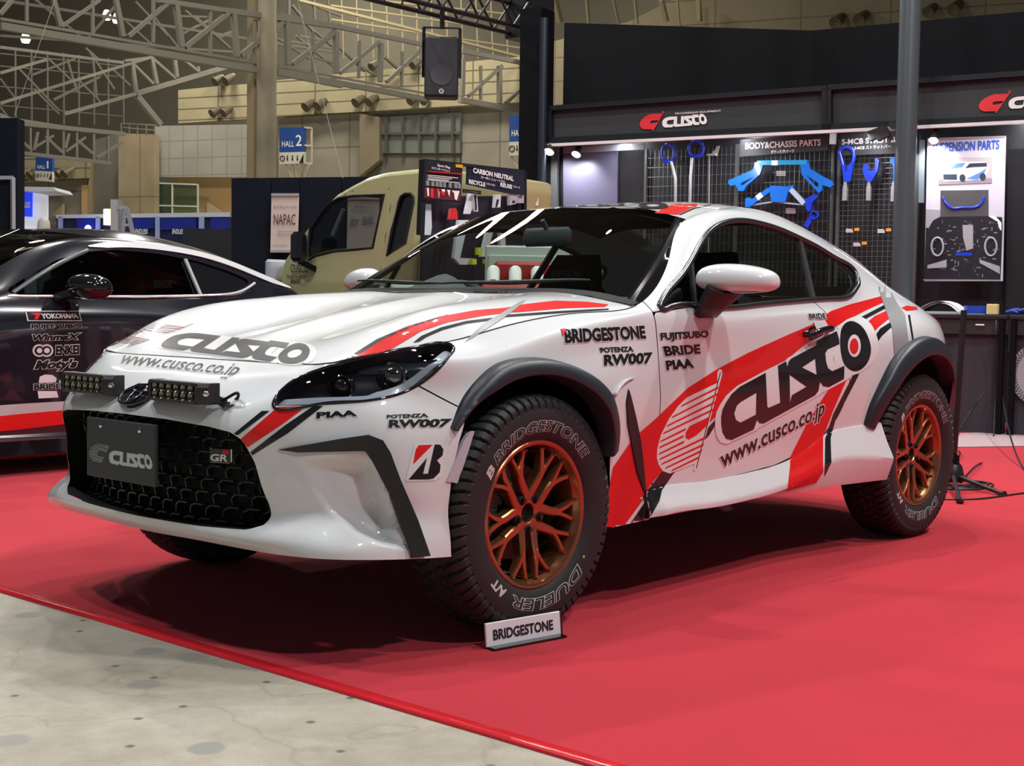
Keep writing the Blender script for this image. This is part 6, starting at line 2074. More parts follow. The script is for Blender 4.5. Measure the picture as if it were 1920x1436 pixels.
# papers flat on the counter edge
p = onb(1812, 574, -1.05); MB().box((p[0], p[1], 1.004), (.30, .05, .006), np.stack([CD, CN, UPZ], 1)).build('label_strip', mat('grey_strip', (.35, .38, .42), rough=.5), label='thin grey label strip on the counter edge', cat='label')
p = onb(1838, 589, -1.125); MB().box((p[0], p[1], .915), (.07, .003, .012), np.stack([CD, CN, UPZ], 1)).build('counter_badge', PRW, label='tiny white badge on the counter apron', cat='badge')
# tyre picture on the skirt of the right counter
ct = onb(1958, 702, -1.10); rad = 62 * ((ct - CAM) @ _fw) / FPX
t = CT[1]
MB().lathe([(.0005, .004), (rad, .004), (rad, 0)], ct, -BN, 60).build('tyre_picture', mat('tyre_print_grey', (.34, .33, .36), rough=.6), t)

mb = MB()
for k in range(60):
    a_ = 2 * np.pi * k / 60
    for r0, r1, tw in ((.80, .90, .05), (.90, .99, -.05)):
        e = lambda r_, b_: ct - BN * .006 + (BD * math.cos(b_) + UPZ * math.sin(b_)) * r_ * rad
        mb.bar(e(r0, a_), e(r1, a_ + tw), .006)
mb.build('tread_lines', mat('tyre_print_dark', (.05, .05, .055), rough=.6), t)
# stand with round base and cables behind the rear wheel
t = thing('microphone_stand', tuple(onax(1786, 905, 2, 0)), 'black tripod stand beside the rear wheel with cables', 'stand')
b0 = onax(1786, 912, 2, 0.)
STM = mat('stand_black', (.012, .012, .013), rough=.4)
mb = MB(); mb.lathe([(.0005, .16), (.02, .155), (.05, .12), (.065, .06), (.06, .03), (.0005, .03)], b0, UPZ, 24); mb.build('base_hub', STM, t)
mb = MB(); mb.bar(b0 + UPZ * .12, b0 + UPZ * 1.02 + CD * .03, .035, n=14); mb.build('pole', STM, t)
for (u, v) in ((1880, 926), (1772, 900), (1800, 940)):
    mb = MB(); e = onax(u, v, 2, .012); mb.bar(b0 + UPZ * .07, e, .024, n=10); mb.lathe([(.0005, .02), (.018, .015), (.018, -.015), (.0005, -.02)], e, (e - b0) / np.linalg.norm(e - b0), 10); mb.build('leg', STM, t)
for pts, lab in (([(1845, 735, 1.0), (1838, 745, .5), (1800, 850, .02), (1790, 870, .004), (1775, 900, .004)], 'thin black cable falling from the counter to the stand'),
                 ([(1868, 600, 1.0), (1865, 760, .35), (1840, 868, .004), (1800, 905, .004)], 'thin black cable looping from the counter end to the stand foot'),
                 ([(1880, 745, .5), (1898, 830, .1), (1920, 880, .004), (1990, 930, .004)], 'thin black cable running off to the right edge'),
                 ([(1765, 936, 0), (1820, 936, 0), (1880, 930, 0), (1940, 922, 0)], 'black cable lying on the red carpet right of the rear wheel')):
    P = []
    for u, v, z in pts:
        if z > .3: q = onb(u, v, -1.16)
        else: q = onax(u, v, 2, max(z, .004))
        P.append(q)
    MB().tube(curve(P, 30), .006, 6).build('cable', STM, label=lab, cat='cable', smooth=180)
mb = MB()
for k in range(5):
    c_ = onax(1790 + k * 3, 905 + k, 2, .006 + .004 * k)
    mb.tube([c_ + np.array([math.cos(a_) * (.16 + .02 * k), math.sin(a_) * (.10 + .015 * k), 0]) for a_ in np.linspace(0, 6.28, 30, endpoint=False)], .006, 6, True)
mb.build('cable_coil', STM, label='flat coil of black cable around the stand foot', cat='cable', smooth=180)
# ------------------------------------------------------------------ the black coupe on the left
ZY = -4.5
ZC = [
 [(1.55,0,.74),(1.63,0,.68),(1.68,0,.62),(1.70,0,.52),(1.70,0,.42),(1.68,0,.32),(1.60,0,.2)],
 [(1.42,.50,.74),(1.50,.53,.69),(1.54,.55,.62),(1.56,.57,.52),(1.56,.58,.42),(1.55,.58,.32),(1.48,.56,.2)],
 [(1.00,.68,.82),(1.02,.77,.80),(1.04,.84,.75),(1.05,.89,.66),(1.05,.90,.52),(1.05,.89,.36),(1.03,.87,.2)],
 [(.30,.70,.95),(.30,.79,.94),(.30,.86,.88),(.30,.91,.74),(.30,.90,.55),(.30,.89,.38),(.30,.87,.16)],
 [(-.40,.68,1.03),(-.48,.76,1.02),(-.50,.84,.975),(-.50,.89,.84),(-.50,.885,.60),(-.50,.88,.38),(-.50,.86,.14)],
 [(-.98,.56,1.31),(-1.06,.63,1.275),(-1.02,.83,1.00),(-1.0,.885,.86),(-1.0,.88,.60),(-1.0,.88,.38),(-1.0,.86,.13)],
 [(-1.45,.54,1.385),(-1.45,.61,1.335),(-1.50,.825,1.015),(-1.50,.89,.88),(-1.50,.89,.62),(-1.5,.885,.38),(-1.5,.86,.13)],
 [(-2.05,.54,1.345),(-2.07,.61,1.285),(-2.03,.80,1.03),(-2.03,.90,.91),(-2.03,.92,.66),(-2.03,.91,.42),(-2.03,.87,.16)],
 [(-2.50,.53,1.235),(-2.53,.60,1.165),(-2.50,.75,1.04),(-2.52,.87,.93),(-2.52,.90,.68),(-2.52,.89,.46),(-2.5,.86,.24)],
 [(-2.90,.48,1.12),(-2.93,.54,1.085),(-2.95,.63,1.02),(-2.97,.72,.92),(-2.98,.74,.68),(-2.97,.72,.48),(-2.95,.70,.3)],
 [(-3.0,0,1.12),(-3.04,0,1.085),(-3.08,0,1.02),(-3.11,0,.92),(-3.12,0,.68),(-3.10,0,.48),(-3.06,0,.3)],
]
Gz = np.array(ZC, float)
Ge = np.concatenate([Gz[2:0:-1] * _m, Gz, Gz[-2:-4:-1] * _m])
Sz, _, _ = surf(Ge, 9, 9)
Sz = Sz[2 * 9:2 * 9 + (len(Gz) - 1) * 9 + 1]
zV = Sz.reshape(-1, 3); zF = gridfaces(*Sz.shape[:2])
zT = Sz[:, 0]
def lat(rows, su=8):
    A = np.array(rows, float)
    Ax = np.concatenate([A[1:2] * _m, A])
    S, _, _ = surf(Ax, su, 9)
    return S[su:]
Hz = lat([[(1.55,0,.74),(1.1,0,.85),(.4,0,.98),(-.28,0,1.06)], [(1.5,.3,.74),(1.08,.4,.85),(.38,.42,.975),(-.32,.4,1.052)], [ZC[k][0] for k in (1, 2, 3, 4)]])
Hz[-1] = zT[9:37]
Wz = lat([[(-.28,0,1.06),(-.70,0,1.27),(-1.08,0,1.43)], [(-.32,.4,1.052),(-.76,.35,1.26),(-1.14,.3,1.42)], [ZC[4][0], ZC[5][0], ZC[6][0]]])
Wz[-1] = zT[36:55]
Rz = lat([[(-1.08,0,1.43),(-1.6,0,1.455),(-2.15,0,1.40),(-2.62,0,1.28),(-3.0,0,1.12)], [(-1.14,.3,1.42),(-1.62,.3,1.447),(-2.13,.3,1.39),(-2.6,.3,1.275),(-2.98,.26,1.12)], [ZC[k][0] for k in (6, 7, 8, 9)] + [ZC[10][0]]][:2] + [[ZC[6][0], (-1.62,.54,1.385), ZC[7][0], ZC[8][0], ZC[9][0]]])
ZP = mat('black_pearl_paint', (.010, .011, .018), rough=.18, coat=1.)
ZG = glass('dark_tint_glass', (.16, .19, .19))
zc_ = thing('black_coupe', (-.7, ZY, 0), 'glossy black sports coupe with white roof strip and sponsor stickers at the left edge', 'car')


def zput(name, V, F, m, sm=60, mir=False, parent=None):
    V = np.array(V, float) * ([1, -1, 1] if mir else 1)
    if mir: F = [tuple(f)[::-1] for f in F]
    return mesh(name, V + [0, ZY, 0], F, m, parent or zc_, sm)


ZDLO = [(-.66,1.045),(-.70,1.02),(-1.1,1.025),(-1.55,1.035),(-2.0,1.05),(-2.26,1.075),(-2.42,1.12),(-2.46,1.15),(-2.3,1.205),(-2.05,1.262),(-1.75,1.30),(-1.45,1.31),(-1.25,1.29),(-1.05,1.235),(-.85,1.14)]
arch1 = lambda V: np.hypot(V[:, 0] - .86, V[:, 2] - .36) - .37
arch2 = lambda V: np.hypot(V[:, 0] + 1.70, V[:, 2] - .36) - .37
for mir in (False, True):
    V, F = clip(zV, zF, arch1(zV)); V, F = clip(V, F, arch2(V)); V, F = clip(V, F, -sdf(ZDLO, xz(V)))
    V1, F1 = clip(V, F, np.abs(dline([(-.585, 1.2), (-.60, .9), (-.585, .1)], xz(V))) - .003)
    zput('body_side', V1, F1, ZP, 60, mir)
    nz = vnormals(zV, zF); sg_ = 1 if nz[:, 1].mean() > 0 else -1
    V, F = clip(zV - nz * sg_ * .012, zF, sdf(ZDLO, xz(zV)) + .01)
    a_, fa = clip(V, F, V[:, 0] + 1.955); zput('side_window', a_, fa, ZG, 60, mir)
    a_, fa = clip(V, F, -(V[:, 0] + 1.965)); zput('quarter_window', a_, fa, GLOSSBLK, 60, mir)
for nm, S, m in (('bonnet', Hz, ZP), ('windshield', Wz, ZG), ('roof', Rz, ZP)):
    V, F = both(*patch(S)); V, F = weld(V, F); zput(nm, V, F, m)
zy_tree = BVHTree.FromPolygons([tuple(v + [0, ZY, 0]) for v in zV], [tuple(f) for f in zF])
def zskin(u, v, lift):
    o, d = ray(u, v); r = zy_tree.ray_cast(Vector(o), Vector(d))
    if r[0] is None: return None
    n = np.array(r[1]); n = n if n @ (CAM - np.array(r[0])) > 0 else -n
    return np.array(r[0]) + n * lift
# white strip over the side window, silver lines
STRIP = mat('satin_silver_strip', (.72, .74, .75), rough=.25, coat=.4)
for mir in (False, True):
    top = []
    for t_, (x, z) in enumerate([(-1.28,1.325),(-1.5,1.345),(-1.8,1.34),(-2.1,1.308),(-2.4,1.24),(-2.65,1.165),(-2.85,1.11)]):
        y = float(np.interp(-x, [1.28, 2.0, 2.85], [.605, .60, .575]))
        top.append((x, y, z))
    c1 = curve(top, 40); w = np.interp(np.linspace(0, 1, 40), [0, .08, .9, 1], [.004, .018, .018, .006])
    mb = MB(); V = []
    for p_, w_ in zip(c1, w):
        V += [p_ + [0, -.012, w_], p_ + [0, .008, w_], p_ + [0, .022, -w_], p_ + [0, -.0, -w_]]
    mb.add(V, [(i * 4 + k, i * 4 + (k + 1) % 4, (i + 1) * 4 + (k + 1) % 4, (i + 1) * 4 + k) for i in range(39) for k in range(4)])
    zput('roof_strip', mb.V, mb.F, STRIP, 40, mir)
    mb = MB(); mb.tube(curve([(-.66, .815, 1.012), (-1.1, .832, 1.018), (-1.6, .83, 1.026), (-2.0, .805, 1.04), (-2.3, .765, 1.072), (-2.46, .70, 1.13)], 40), .009, 6)
    zput('belt_strip', mb.V, mb.F, STRIP, 60, mir)
    mb = MB(); a_, b_ = np.array([-.70, .80, 1.03]), np.array([-1.27, .625, 1.30])
    mb.tube(curve([a_, (-.96, .735, 1.175), b_], 12), .013, 6); zput('pillar_trim', mb.V, mb.F, mat('grey_trim', (.10, .11, .11), rough=.25), 60, mir)
    mb = MB(); mb.bar((-1.96, .80, 1.045), (-1.955, .64, 1.27), .02, .015); zput('window_divider', mb.V, mb.F, mat('grey_trim_light', (.30, .33, .33), rough=.3), 60, mir)
    # mirror
    n = 24; V = []
    for i in range(13):
        t_ = math.pi * i / 12
        for k in range(n):
            p_ = 2 * math.pi * k / n
            V.append((-1.05 + .11 * math.sin(t_) ** .6 * math.cos(p_) , 1.02 - .15 * math.cos(t_), 1.075 + .075 * math.sin(t_) ** .55 * math.sin(p_) + .01 * math.cos(t_)))
    zput('door_mirror', V, [(i * n + k, i * n + (k + 1) % n, (i + 1) * n + (k + 1) % n, (i + 1) * n + k) for i in range(12) for k in range(n)], GLOSSBLK, 60, mir)
    mb = MB(); mb.bar((-.97, .82, 1.01), (-1.03, .95, 1.05), .09, .04); zput('mirror_foot', mb.V, mb.F, GLOSSBLK, 30, mir)
    for x in (.86, -1.70):
        mb = MB(); mb.lathe([(.22, .08), (.25, .11), (.30, .115), (.335, .10), (.345, .06), (.345, -.08), (.33, -.11), (.25, -.11)], (x, .78, .345), (0, 1, 0), 48); zput('tyre', mb.V, mb.F, RUB, 50, mir)
        mb = MB(); mb.lathe([(.0005, .05), (.05, .06), (.08, .03), (.22, .08), (.225, .10), (.23, .08)], (x, .78, .345), (0, 1, 0), 40); zput('wheel', mb.V, mb.F, CHROME, 40, mir)
    mb = MB(); V = []
    for x in np.linspace(.45, -1.28, 30): V += [(x, .86, .235), (x, .925, .20), (x, .93, .12), (x, .88, .085), (x, .6, .09)]
    mb.add(V, [(i * 5 + k, i * 5 + k + 1, (i + 1) * 5 + k + 1, (i + 1) * 5 + k) for i in range(29) for k in range(4)])
    zput('side_skirt', mb.V, mb.F, GLOSSBLK, 50, mir)
mb = MB(); mb.box((-.7, 0, .25), (3.6, 1.5, .14)); zput('underbody', mb.V, mb.F, DARK, 30)
for y0 in (.36, -.36):
    mb = MB(); mb.box((-1.62, y0, .86), (.14, .44, .62), np.array([[math.cos(.25), 0, -math.sin(.25)], [0, 1, 0], [math.sin(.25), 0, math.cos(.25)]]), .06); mb.box((-1.72, y0, 1.18), (.10, .26, .16), bev=.04)
    zput('bucket_seat', mb.V, mb.F, mat('seat_red', (.20, .012, .014), rough=.8), 60)
mb = MB(); mb.box((-.62, 0, .92), (.30, 1.35, .14), bev=.04); zput('dashboard', mb.V, mb.F, DASH, 50)
# lettering
def zdecal(nm, V2, F, m, lift, step=8.):
    V2, F = subdiv2d(V2, F, step)
    P = [zskin(u, v, lift) for u, v in V2]
    F = [f for f in F if all(P[i] is not None for i in f)]
    P = [p if p is not None else np.zeros(3) for p in P]
    used = sorted({i for f in F for i in f}); mp = {i: k for k, i in enumerate(used)}
    if F: return mesh(nm, [P[i] for i in used], [tuple(mp[i] for i in f) for f in F], m, zc_, None)


PINK = mat('decal_white', (.72, .70, .70), rough=.4)
def zword(s, q, bold=.05, shear=0., m=None, out=True):
    ref, _ = text2d(s, bold, shear); Hm = quadH(q)
    if out:
        V, F = text2d(s, bold + .05, shear); zdecal('sticker_outline', happly(Hm, fit2d(V, ref)), F, PINK, .003)
        V, F = text2d(s, bold, shear); zdecal('sticker_lettering', happly(Hm, fit2d(V, ref)), F, BLKV, .005)
    else:
        V, F = text2d(s, bold, shear); zdecal('sticker_lettering', happly(Hm, fit2d(V, ref)), F, m or PINK, .005)
V, F = fill2d([[(47, 583), (148, 583), (153, 602), (51, 602)]]); zdecal('sticker_frame', V, F, PINK, .003)
V, F = fill2d([[(49, 584.5), (147, 584.5), (151, 600.5), (53, 600.5)]]); zdecal('sticker_ground', V, F, BLKV, .004)
V, F = fill2d([[(54, 587), (76, 587), (70, 599), (63, 599), (67, 592)]]); zdecal('sticker_red', V, F, RED, .006)
zword('YOKOHAMA', [(77, 598), (147, 597), (144, 588), (75, 588)], out=False)
zword('FUJITSUBO', [(58, 618), (153, 617), (152, 607), (58, 608)])
zword('WinmaX', [(60, 639), (149, 637), (151, 624), (60, 627)], shear=.2)
zword('ENKEI', [(104, 666), (148, 664), (148, 646), (104, 648)])
for cx_, w_ in ((73, 12.5), (87, 12.5)):
    for r_, m_, l_ in ((1.0, PINK, .003), (.72, BLKV, .0045), (.42, PINK, .006)):
        V, F = fill2d([[(cx_ + w_ * r_ * math.cos(a_), 657 + w_ * .95 * r_ * math.sin(a_)) for a_ in np.linspace(0, 2 * np.pi, 24, endpoint=False)]]); zdecal('ring_sticker', V, F, m_, l_)
zword("Moty's", [(63, 697), (144, 694), (145, 672), (65, 675)], shear=.25)
zword('BRIDE', [(63, 731), (113, 729), (112, 719), (63, 720)], bold=.04)
V, F = fill2d([[(74, 706), (84, 702), (98, 703), (106, 709), (104, 717), (72, 718)]]); zdecal('sticker_patch', V, F, PINK, .003)
V, F = fill2d([[(70, 733), (106, 733), (109, 745), (72, 747)]]); zdecal('sticker_patch', V, F, PINK, .003)
V, F = fill2d([[(-60, 764), (37, 757), (160, 750), (160, 765), (37, 776), (-60, 786)]]); zdecal('white_stripe', V, F, mat('stripe_grey_white', (.50, .47, .48), rough=.35, coat=.5), .003)
V, F = fill2d([[(-60, 786), (37, 776), (160, 765), (160, 790), (37, 805), (-60, 814)]]); zdecal('red_stripe', V, F, RED, .003)
_sy = ZY + .36
mb = MB(); a_ = onax(289, 540, 1, _sy + .23); b_ = onax(323, 540, 1, _sy + .23)
sheet_text(mb, 'BRIDE', a_, (b_ - a_) / np.linalg.norm(b_ - a_), UPZ, .05, np.linalg.norm(b_ - a_), offset=.03); mb.build('seat_lettering', mat('seat_grey_text', (.30, .28, .28), rough=.7), zc_)
# blue round sticker on its windshield
wz_t = BVHTree.FromPolygons([tuple(v + [0, ZY, 0]) for v in both(*patch(Wz))[0]], [tuple(f) for f in both(*patch(Wz))[1]])
def on_wz(u, v, lift):
    o, d = ray(u, v); r = wz_t.ray_cast(Vector(o), Vector(d)); 
    return None if r[0] is None else np.array(r[0]) - np.array(d) * lift
for rx, ry, m_, l_ in ((12.5, 5.8, mat('sticker_blue', (.05, .20, .50), rough=.4), .004), (6.5, 3.2, PINK, .006)):
    P = [on_wz(127 + rx * math.cos(a_), 467 + ry * math.sin(a_), l_) for a_ in np.linspace(0, 2 * np.pi, 28, endpoint=False)]
    if all(p is not None for p in P): mesh('windshield_sticker', P, [tuple(range(28))], m_, zc_)

# ------------------------------------------------------------------ the olive kei truck
TX = -3.2
TP = mat('olive_paint', (.44, .42, .21), rough=.3, coat=.7)
trk = thing('kei_truck', (-3.9, -3.6, 0), 'olive beige high-roof kei truck cab with dark windows behind the white coupe', 'truck')
def ty(px): return [tuple(onax(u, v, 0, TX)[[1, 2]]) for u, v in px]
prof_px = [(524, 560), (522, 520), (524, 497), (528, 485), (545, 458), (562, 431), (587, 391), (613, 362), (640, 345), (669, 329), (703, 319.5), (743, 315), (781, 311.5), (790, 314), (790, 336), (784, 370), (778, 430), (772, 500), (768, 600)]
PR = ty(prof_px); PR = [(PR[0][0] - .02, .35)] + PR + [(PR[-1][0], .35)]
win1 = ty([(573, 428), (590, 398), (605, 380), (622, 369.5), (647, 366), (706, 363.5), (694, 464), (660, 467), (622, 470), (587, 479), (576, 487), (571, 470)])
win2 = ty([(735, 378), (738, 367), (745, 362), (756, 362), (762, 368), (763, 378), (755, 455), (722, 478), (727, 430)])
gy = np.linspace(min(p[0] for p in PR) - .02, max(p[0] for p in PR) + .02, 90); gz = np.linspace(.33, 2.05, 90)
def tx(y, z): return TX - max(0, z - 1.15) * .10 - .04 * max(0, abs(z - .9) - .3) ** 2
Vt = np.array([(tx(y, z), y, z) for y in gy for z in gz]); Ft = gridfaces(90, 90)
yz = lambda V: V[:, [1, 2]]
TW = 1.45
XC = TX - TW / 2
def tflip(V): V = np.array(V).copy(); V[:, 0] = 2 * XC - V[:, 0]; return V
Vs, Fs = clip(Vt, Ft, sdf(PR, yz(Vt)) - .035)
Vp, Fp = clip(Vs, Fs, -sdf(win1, yz(Vs))); Vp, Fp = clip(Vp, Fp, -sdf(win2, yz(Vp)))
TG = glass('truck_glass', (.45, .49, .48), .6)
DOORL = ty([(563, 560), (556, 478), (578, 425), (612, 372), (650, 355), (712, 351), (722, 358), (716, 440), (709, 560)])
for fl in (False, True):
    V = tflip(Vp) if fl else Vp; F = [f[::-1] for f in Fp] if fl else Fp
    V1, F1 = clip(V, F, np.abs(sdf(DOORL, yz(V))) - .004)
    mesh('cab_side', V1, F1, TP, trk, 60)
    for nm, w_ in (('side_window', win1), ('rear_quarter_window', win2)):
        a_, fa = clip(Vs - [.012, 0, 0], Fs, sdf(w_, yz(Vs)) + .008)
        mesh(nm, tflip(a_) if fl else a_, [f[::-1] for f in fa] if fl else fa, TG if nm == 'side_window' else GLOSSBLK, trk, 60)
        mb = MB(); q = np.array([(tx(y, z) + .002, y, z) for y, z in w_]); q = tflip(q) if fl else q
        mb.tube(q, .010, 6, True); mb.build('window_rubber', mat('rubber_black', (.01, .01, .01), rough=.6), trk, 60)
# wrap: rounded over the edges from side to side
prc = np.array(PR); n = len(prc)
seg = np.concatenate([[0], np.cumsum(np.linalg.norm(np.diff(prc, axis=0), axis=1))])
tt = np.linspace(0, seg[-1], 150); pw = np.stack([np.interp(tt, seg, prc[:, 0]), np.interp(tt, seg, prc[:, 1])], 1)
ctr = np.array([pw[:, 0].mean(), 1.1])
T_ = np.gradient(pw, axis=0); T_ /= np.linalg.norm(T_, axis=1)[:, None]; Nn = np.stack([-T_[:, 1], T_[:, 0]], 1)
Nn[((pw - ctr) * Nn).sum(1) < 0] *= -1
rows = []
for inset, xo in ((.036, .0), (.018, -.008), (.006, -.022), (0, -.045), (-.004, -.2)):
    for side in (0,): rows.append([(tx(y, z) + xo, y, z) for y, z in pw - Nn * inset])
R1 = np.array(rows); R2 = np.array([tflip(r) for r in R1[::-1]])
RW = np.concatenate([R1, R2]); 
Vw = RW.reshape(-1, 3); Fw = gridfaces(len(RW), 150)
ws_lo, ws_hi = onax(545, 460, 0, TX)[2], onax(660, 332, 0, TX)[2] - .10
front = lambda V: np.minimum(np.minimum(V[:, 2] - ws_lo, ws_hi - V[:, 2]), np.minimum((pw[40, 0] * 0 + onax(655, 340, 0, TX)[1]) - V[:, 1], TW / 2 - .09 - np.abs(V[:, 0] - XC)))
V, F = clip(Vw, Fw, -front(Vw)); mesh('cab_shell', V, F, TP, trk, 40)
V, F = clip(Vw - [0, 0, .004], Fw, front(Vw)); mesh('windshield', V, F, TG, trk, 60)
mb = MB(); mb.box((XC, -2.9, .62), (1.40, .16, .30)); mb.box((XC, -3.6, .42), (1.2, 1.7, .16)); mb.build('load_bed', TP, trk)
mb = MB(); q = onax(783, 380, 0, TX - .05)
mb.bar((TX - .05, q[1] + .05, .7), (TX - .12, q[1] + .02, 1.85), .05); mb.bar((TX - .05, q[1] + .05, 1.0), (TX - .05, q[1] + .16, 1.0), .03); mb.build('rear_guard', mat('guard_grey', (.22, .23, .20), rough=.5), trk)
mb = MB(); m1 = onax(560, 463, 0, TX + .10); mb.box(m1, (.10, .12, .22), bev=.03); mb.bar(m1 + [0, 0, -.1], m1 + [-.12, .05, -.16], .04); mb.build('door_mirror', GLOSSBLK, trk)
mb = MB(); m1 = onax(521, 508, 0, TX - .06); mb.box(m1, (.22, .06, .17), bev=.02); mb.build('headlight', mat('truck_lamp', (.40, .42, .48), rough=.15, coat=1), trk)
for y, x in ((-4.15, TX), (-4.15, TX - TW), (-2.95, TX), (-2.95, TX - TW)):
    mb = MB(); mb.lathe([(.0005, .06), (.16, .05), (.18, .08), (.27, .08), (.285, .05), (.285, -.08), (.2, -.08)], (x + (-.12 if x == TX else .12), y, .285), (1, 0, 0), 40); mb.build('tyre', RUB, trk, 50)
mb = MB(); mb.bar((TX - .12, onax(600, 440, 0, TX)[1], onax(600, 440, 0, TX)[2]), (TX - .14, onax(616, 390, 0, TX)[1], onax(616, 390, 0, TX)[2]), .035, n=8); mb.build('grab_handle', mat('handle_grey', (.35, .36, .37), rough=.5), trk)
mb = MB(); mb.box((XC, onax(650, 500, 0, TX)[1] , .95), (1.3, .8, .5)); mb.build('cab_interior', DARK, trk)
def truck_word(s, u0, v0, u1, h):
    a_ = onax(u0, v0, 0, TX + .004); b_ = onax(u1, v0 - 2, 0, TX + .004)
    mb = MB(); sheet_text(mb, s, a_, (0, 1, 0), (0, 0, 1), h, abs(b_[1] - a_[1]), offset=.03); mb.build('door_lettering', mat('truck_print', (.10, .09, .05), rough=.5), trk)
truck_word('CUSCO', 545, 512, 578, .065); truck_word('FUJITSUBO', 538, 523, 572, .03); truck_word('BRIDE', 545, 531, 562, .03)

# ------------------------------------------------------------------ racks of flaps beside the truck
KA = at(795, 300, 7.9); KB = at(985, 345, 9.15)
KA[2] = KB[2] = 0
KD = (KB - KA) / np.linalg.norm(KB - KA); KN = np.array([-KD[1], KD[0], 0]); KN = KN if KN @ _fw > 0 else -KN
def onk(u, v, off=0.):
    c_, d = ray(u, v); return c_ + d * (((KA + KN * off - c_) @ KN) / (d @ KN))
def kslab(nm, px, off, th, m, parent=None, **kw):
    P = np.array([onk(u, v, off) for u, v in px]); n = len(P); V = np.vstack([P, P + KN * th])
    return mesh(nm, V, [tuple(range(n)), tuple(range(2 * n - 1, n - 1, -1))] + [(i, n + i, n + (i + 1) % n, (i + 1) % n) for i in range(n)], m, parent, **kw)
K1 = lambda L: [(780 + x / 6.857, 280 + y / 6.857) for x, y in L]
NAVY = mat('board_navy', (.012, .014, .038), rough=.5)
def ktext(s, x, y, h, w, par, m=PRW, off=-.006, bold=.02, nm='lettering'):
    a_ = onk(*K1([(x, y)])[0], off); b_ = onk(*K1([(x + w, y + w * .17)])[0], off)
    mb = MB(); sheet_text(mb, s, a_, KD, UPZ, h / 6.857 * ((a_ - CAM) @ _fw) / FPX, np.linalg.norm((b_ - a_)[:2]), offset=bold, lift=0); mb.build(nm, m, par)
t = thing('flap_board', tuple(onk(833, 340)), 'dark board with red and white flap pictures at the right edge of the truck', 'board')
kslab('panel', K1([(130, 140), (600, 205), (575, 685), (105, 640)]), 0, .015, mat('board_black', (.012, .012, .018), rough=.5), t)
ktext('Sport Flap', 275, 225, 40, 165, t); ktext('カスコ スポーツフラップ', 200, 250, 32, 235, t); 
mb = MB()
for k, (y, w_) in enumerate(((330, 380), (352, 300), (375, 260), (392, 400))): mb.bar(onk(*K1([(150, y)])[0], -.004), onk(*K1([(150 + w_, y + w_ * .10)])[0], -.004), .014, .004)
mb.build('print_lines', PRW, t)
mb = MB(); mb.bar(onk(*K1([(145, 285)])[0], -.004), onk(*K1([(565, 320)])[0], -.004), .045, .004); mb.build('red_band', PRR, t)
mb = MB()
for x in (130, 195, 250, 295, 345, 420, 490, 535):
    for k in range(4): mb.bar(onk(*K1([(x, 410 + k * 16 + (x - 130) * .09)])[0], -.004), onk(*K1([(x + 34, 412 + k * 16 + (x - 100) * .09)])[0], -.004), .008, .004)
mb.build('small_print', mat('print_grey', (.45, .46, .5), rough=.5), t)
kslab('photo_strip', K1([(115, 490), (575, 530), (570, 665), (110, 625)]), -.005, .003, mat('photo_dark_red', (.12, .015, .025), rough=.5), t)
for pl, m_ in (([(140, 495), (165, 497), (168, 600), (150, 600)], PRW), ([(190, 500), (225, 503), (225, 620), (190, 615)], PRR), ([(265, 505), (300, 508), (300, 625), (280, 622)], PRR), ([(285, 540), (305, 542), (300, 625), (285, 622)], PRW), ([(330, 510), (375, 515), (370, 545), (335, 540)], PRW), ([(320, 545), (375, 550), (350, 600)], PRR), ([(400, 520), (440, 522), (430, 610)], PRW), ([(460, 530), (560, 535), (525, 655), (500, 640), (490, 560)], PRW)):
    kslab('photo', K1(pl), -.009, .002, m_, t)
kslab('orange_tag', K1([(515, 190), (605, 200), (600, 240), (515, 230)]), -.006, .004, mat('tag_amber', (.70, .36, .02), rough=.5), t)
t = thing('carbon_board', tuple(onk(930, 335)), 'navy carbon neutral, recycle and reuse board above the hanging flaps', 'board')
kslab('panel', K1([(672, 210), (1385, 290), (1400, 590), (1160, 560), (665, 450)]), .05, .015, NAVY, t)
ktext('CARBON NEUTRAL', 735, 300, 66, 520, t, off=.04, bold=.035); ktext('カーボン ニュートラル', 835, 372, 36, 310, t, off=.04); ktext('RECYCLE', 680, 440, 56, 210, t, off=.04, bold=.035); ktext('リサイクル', 905, 455, 28, 112, t, off=.04); ktext('REUSE', 1085, 480, 54, 150, t, off=.04, bold=.035); ktext('リユース', 1250, 490, 28, 85, t, off=.04)
mb = MB(); mb.bar(onk(*K1([(95, 140)])[0], .03), onk(*K1([(55, 1100)])[0], .03), .035); mb.bar(onk(*K1([(100, 145)])[0], .03), onk(*K1([(1390, 285)])[0], .08), .02); mb.bar(onk(*K1([(1385, 280)])[0], .08), onk(*K1([(1385, 1100)])[0], .08), .03)
for y in (520, 545): mb.bar(onk(*K1([(605, y)])[0], .02), onk(*K1([(830, y + 25)])[0], .02), .010)
RK_ = thing('flap_rack', tuple(onk(890, 700)), 'dark slim display rack beside the truck carrying boards and hanging flaps', 'rack')
mb.build('rack_frame', RAIL, RK_, None)
kslab('rack_back', K1([(105, 600), (1390, 600), (1390, 2700), (60, 2700)]), .12, .02, mat('rack_back_navy', (.014, .015, .028), rough=.6), RK_)
FW_ = mat('flap_white', (.66, .69, .75), rough=.4)
def flap(px, lab, m, off=.06, logo_px=None):
    t = thing('mud_flap', tuple(onk(*K1([px[0]])[0], off)), lab, 'mud flap', 'hanging mud flaps')
    kslab('flap', K1(px), off, .02, m, t)
    if logo_px: kslab('flap_logo', K1(logo_px), off - .005, .003, PRB, t)
flap([(115, 705), (195, 705), (205, 1000), (190, 1100), (60, 1100), (85, 900)], 'long white mud flap at the left end of the rack', FW_)
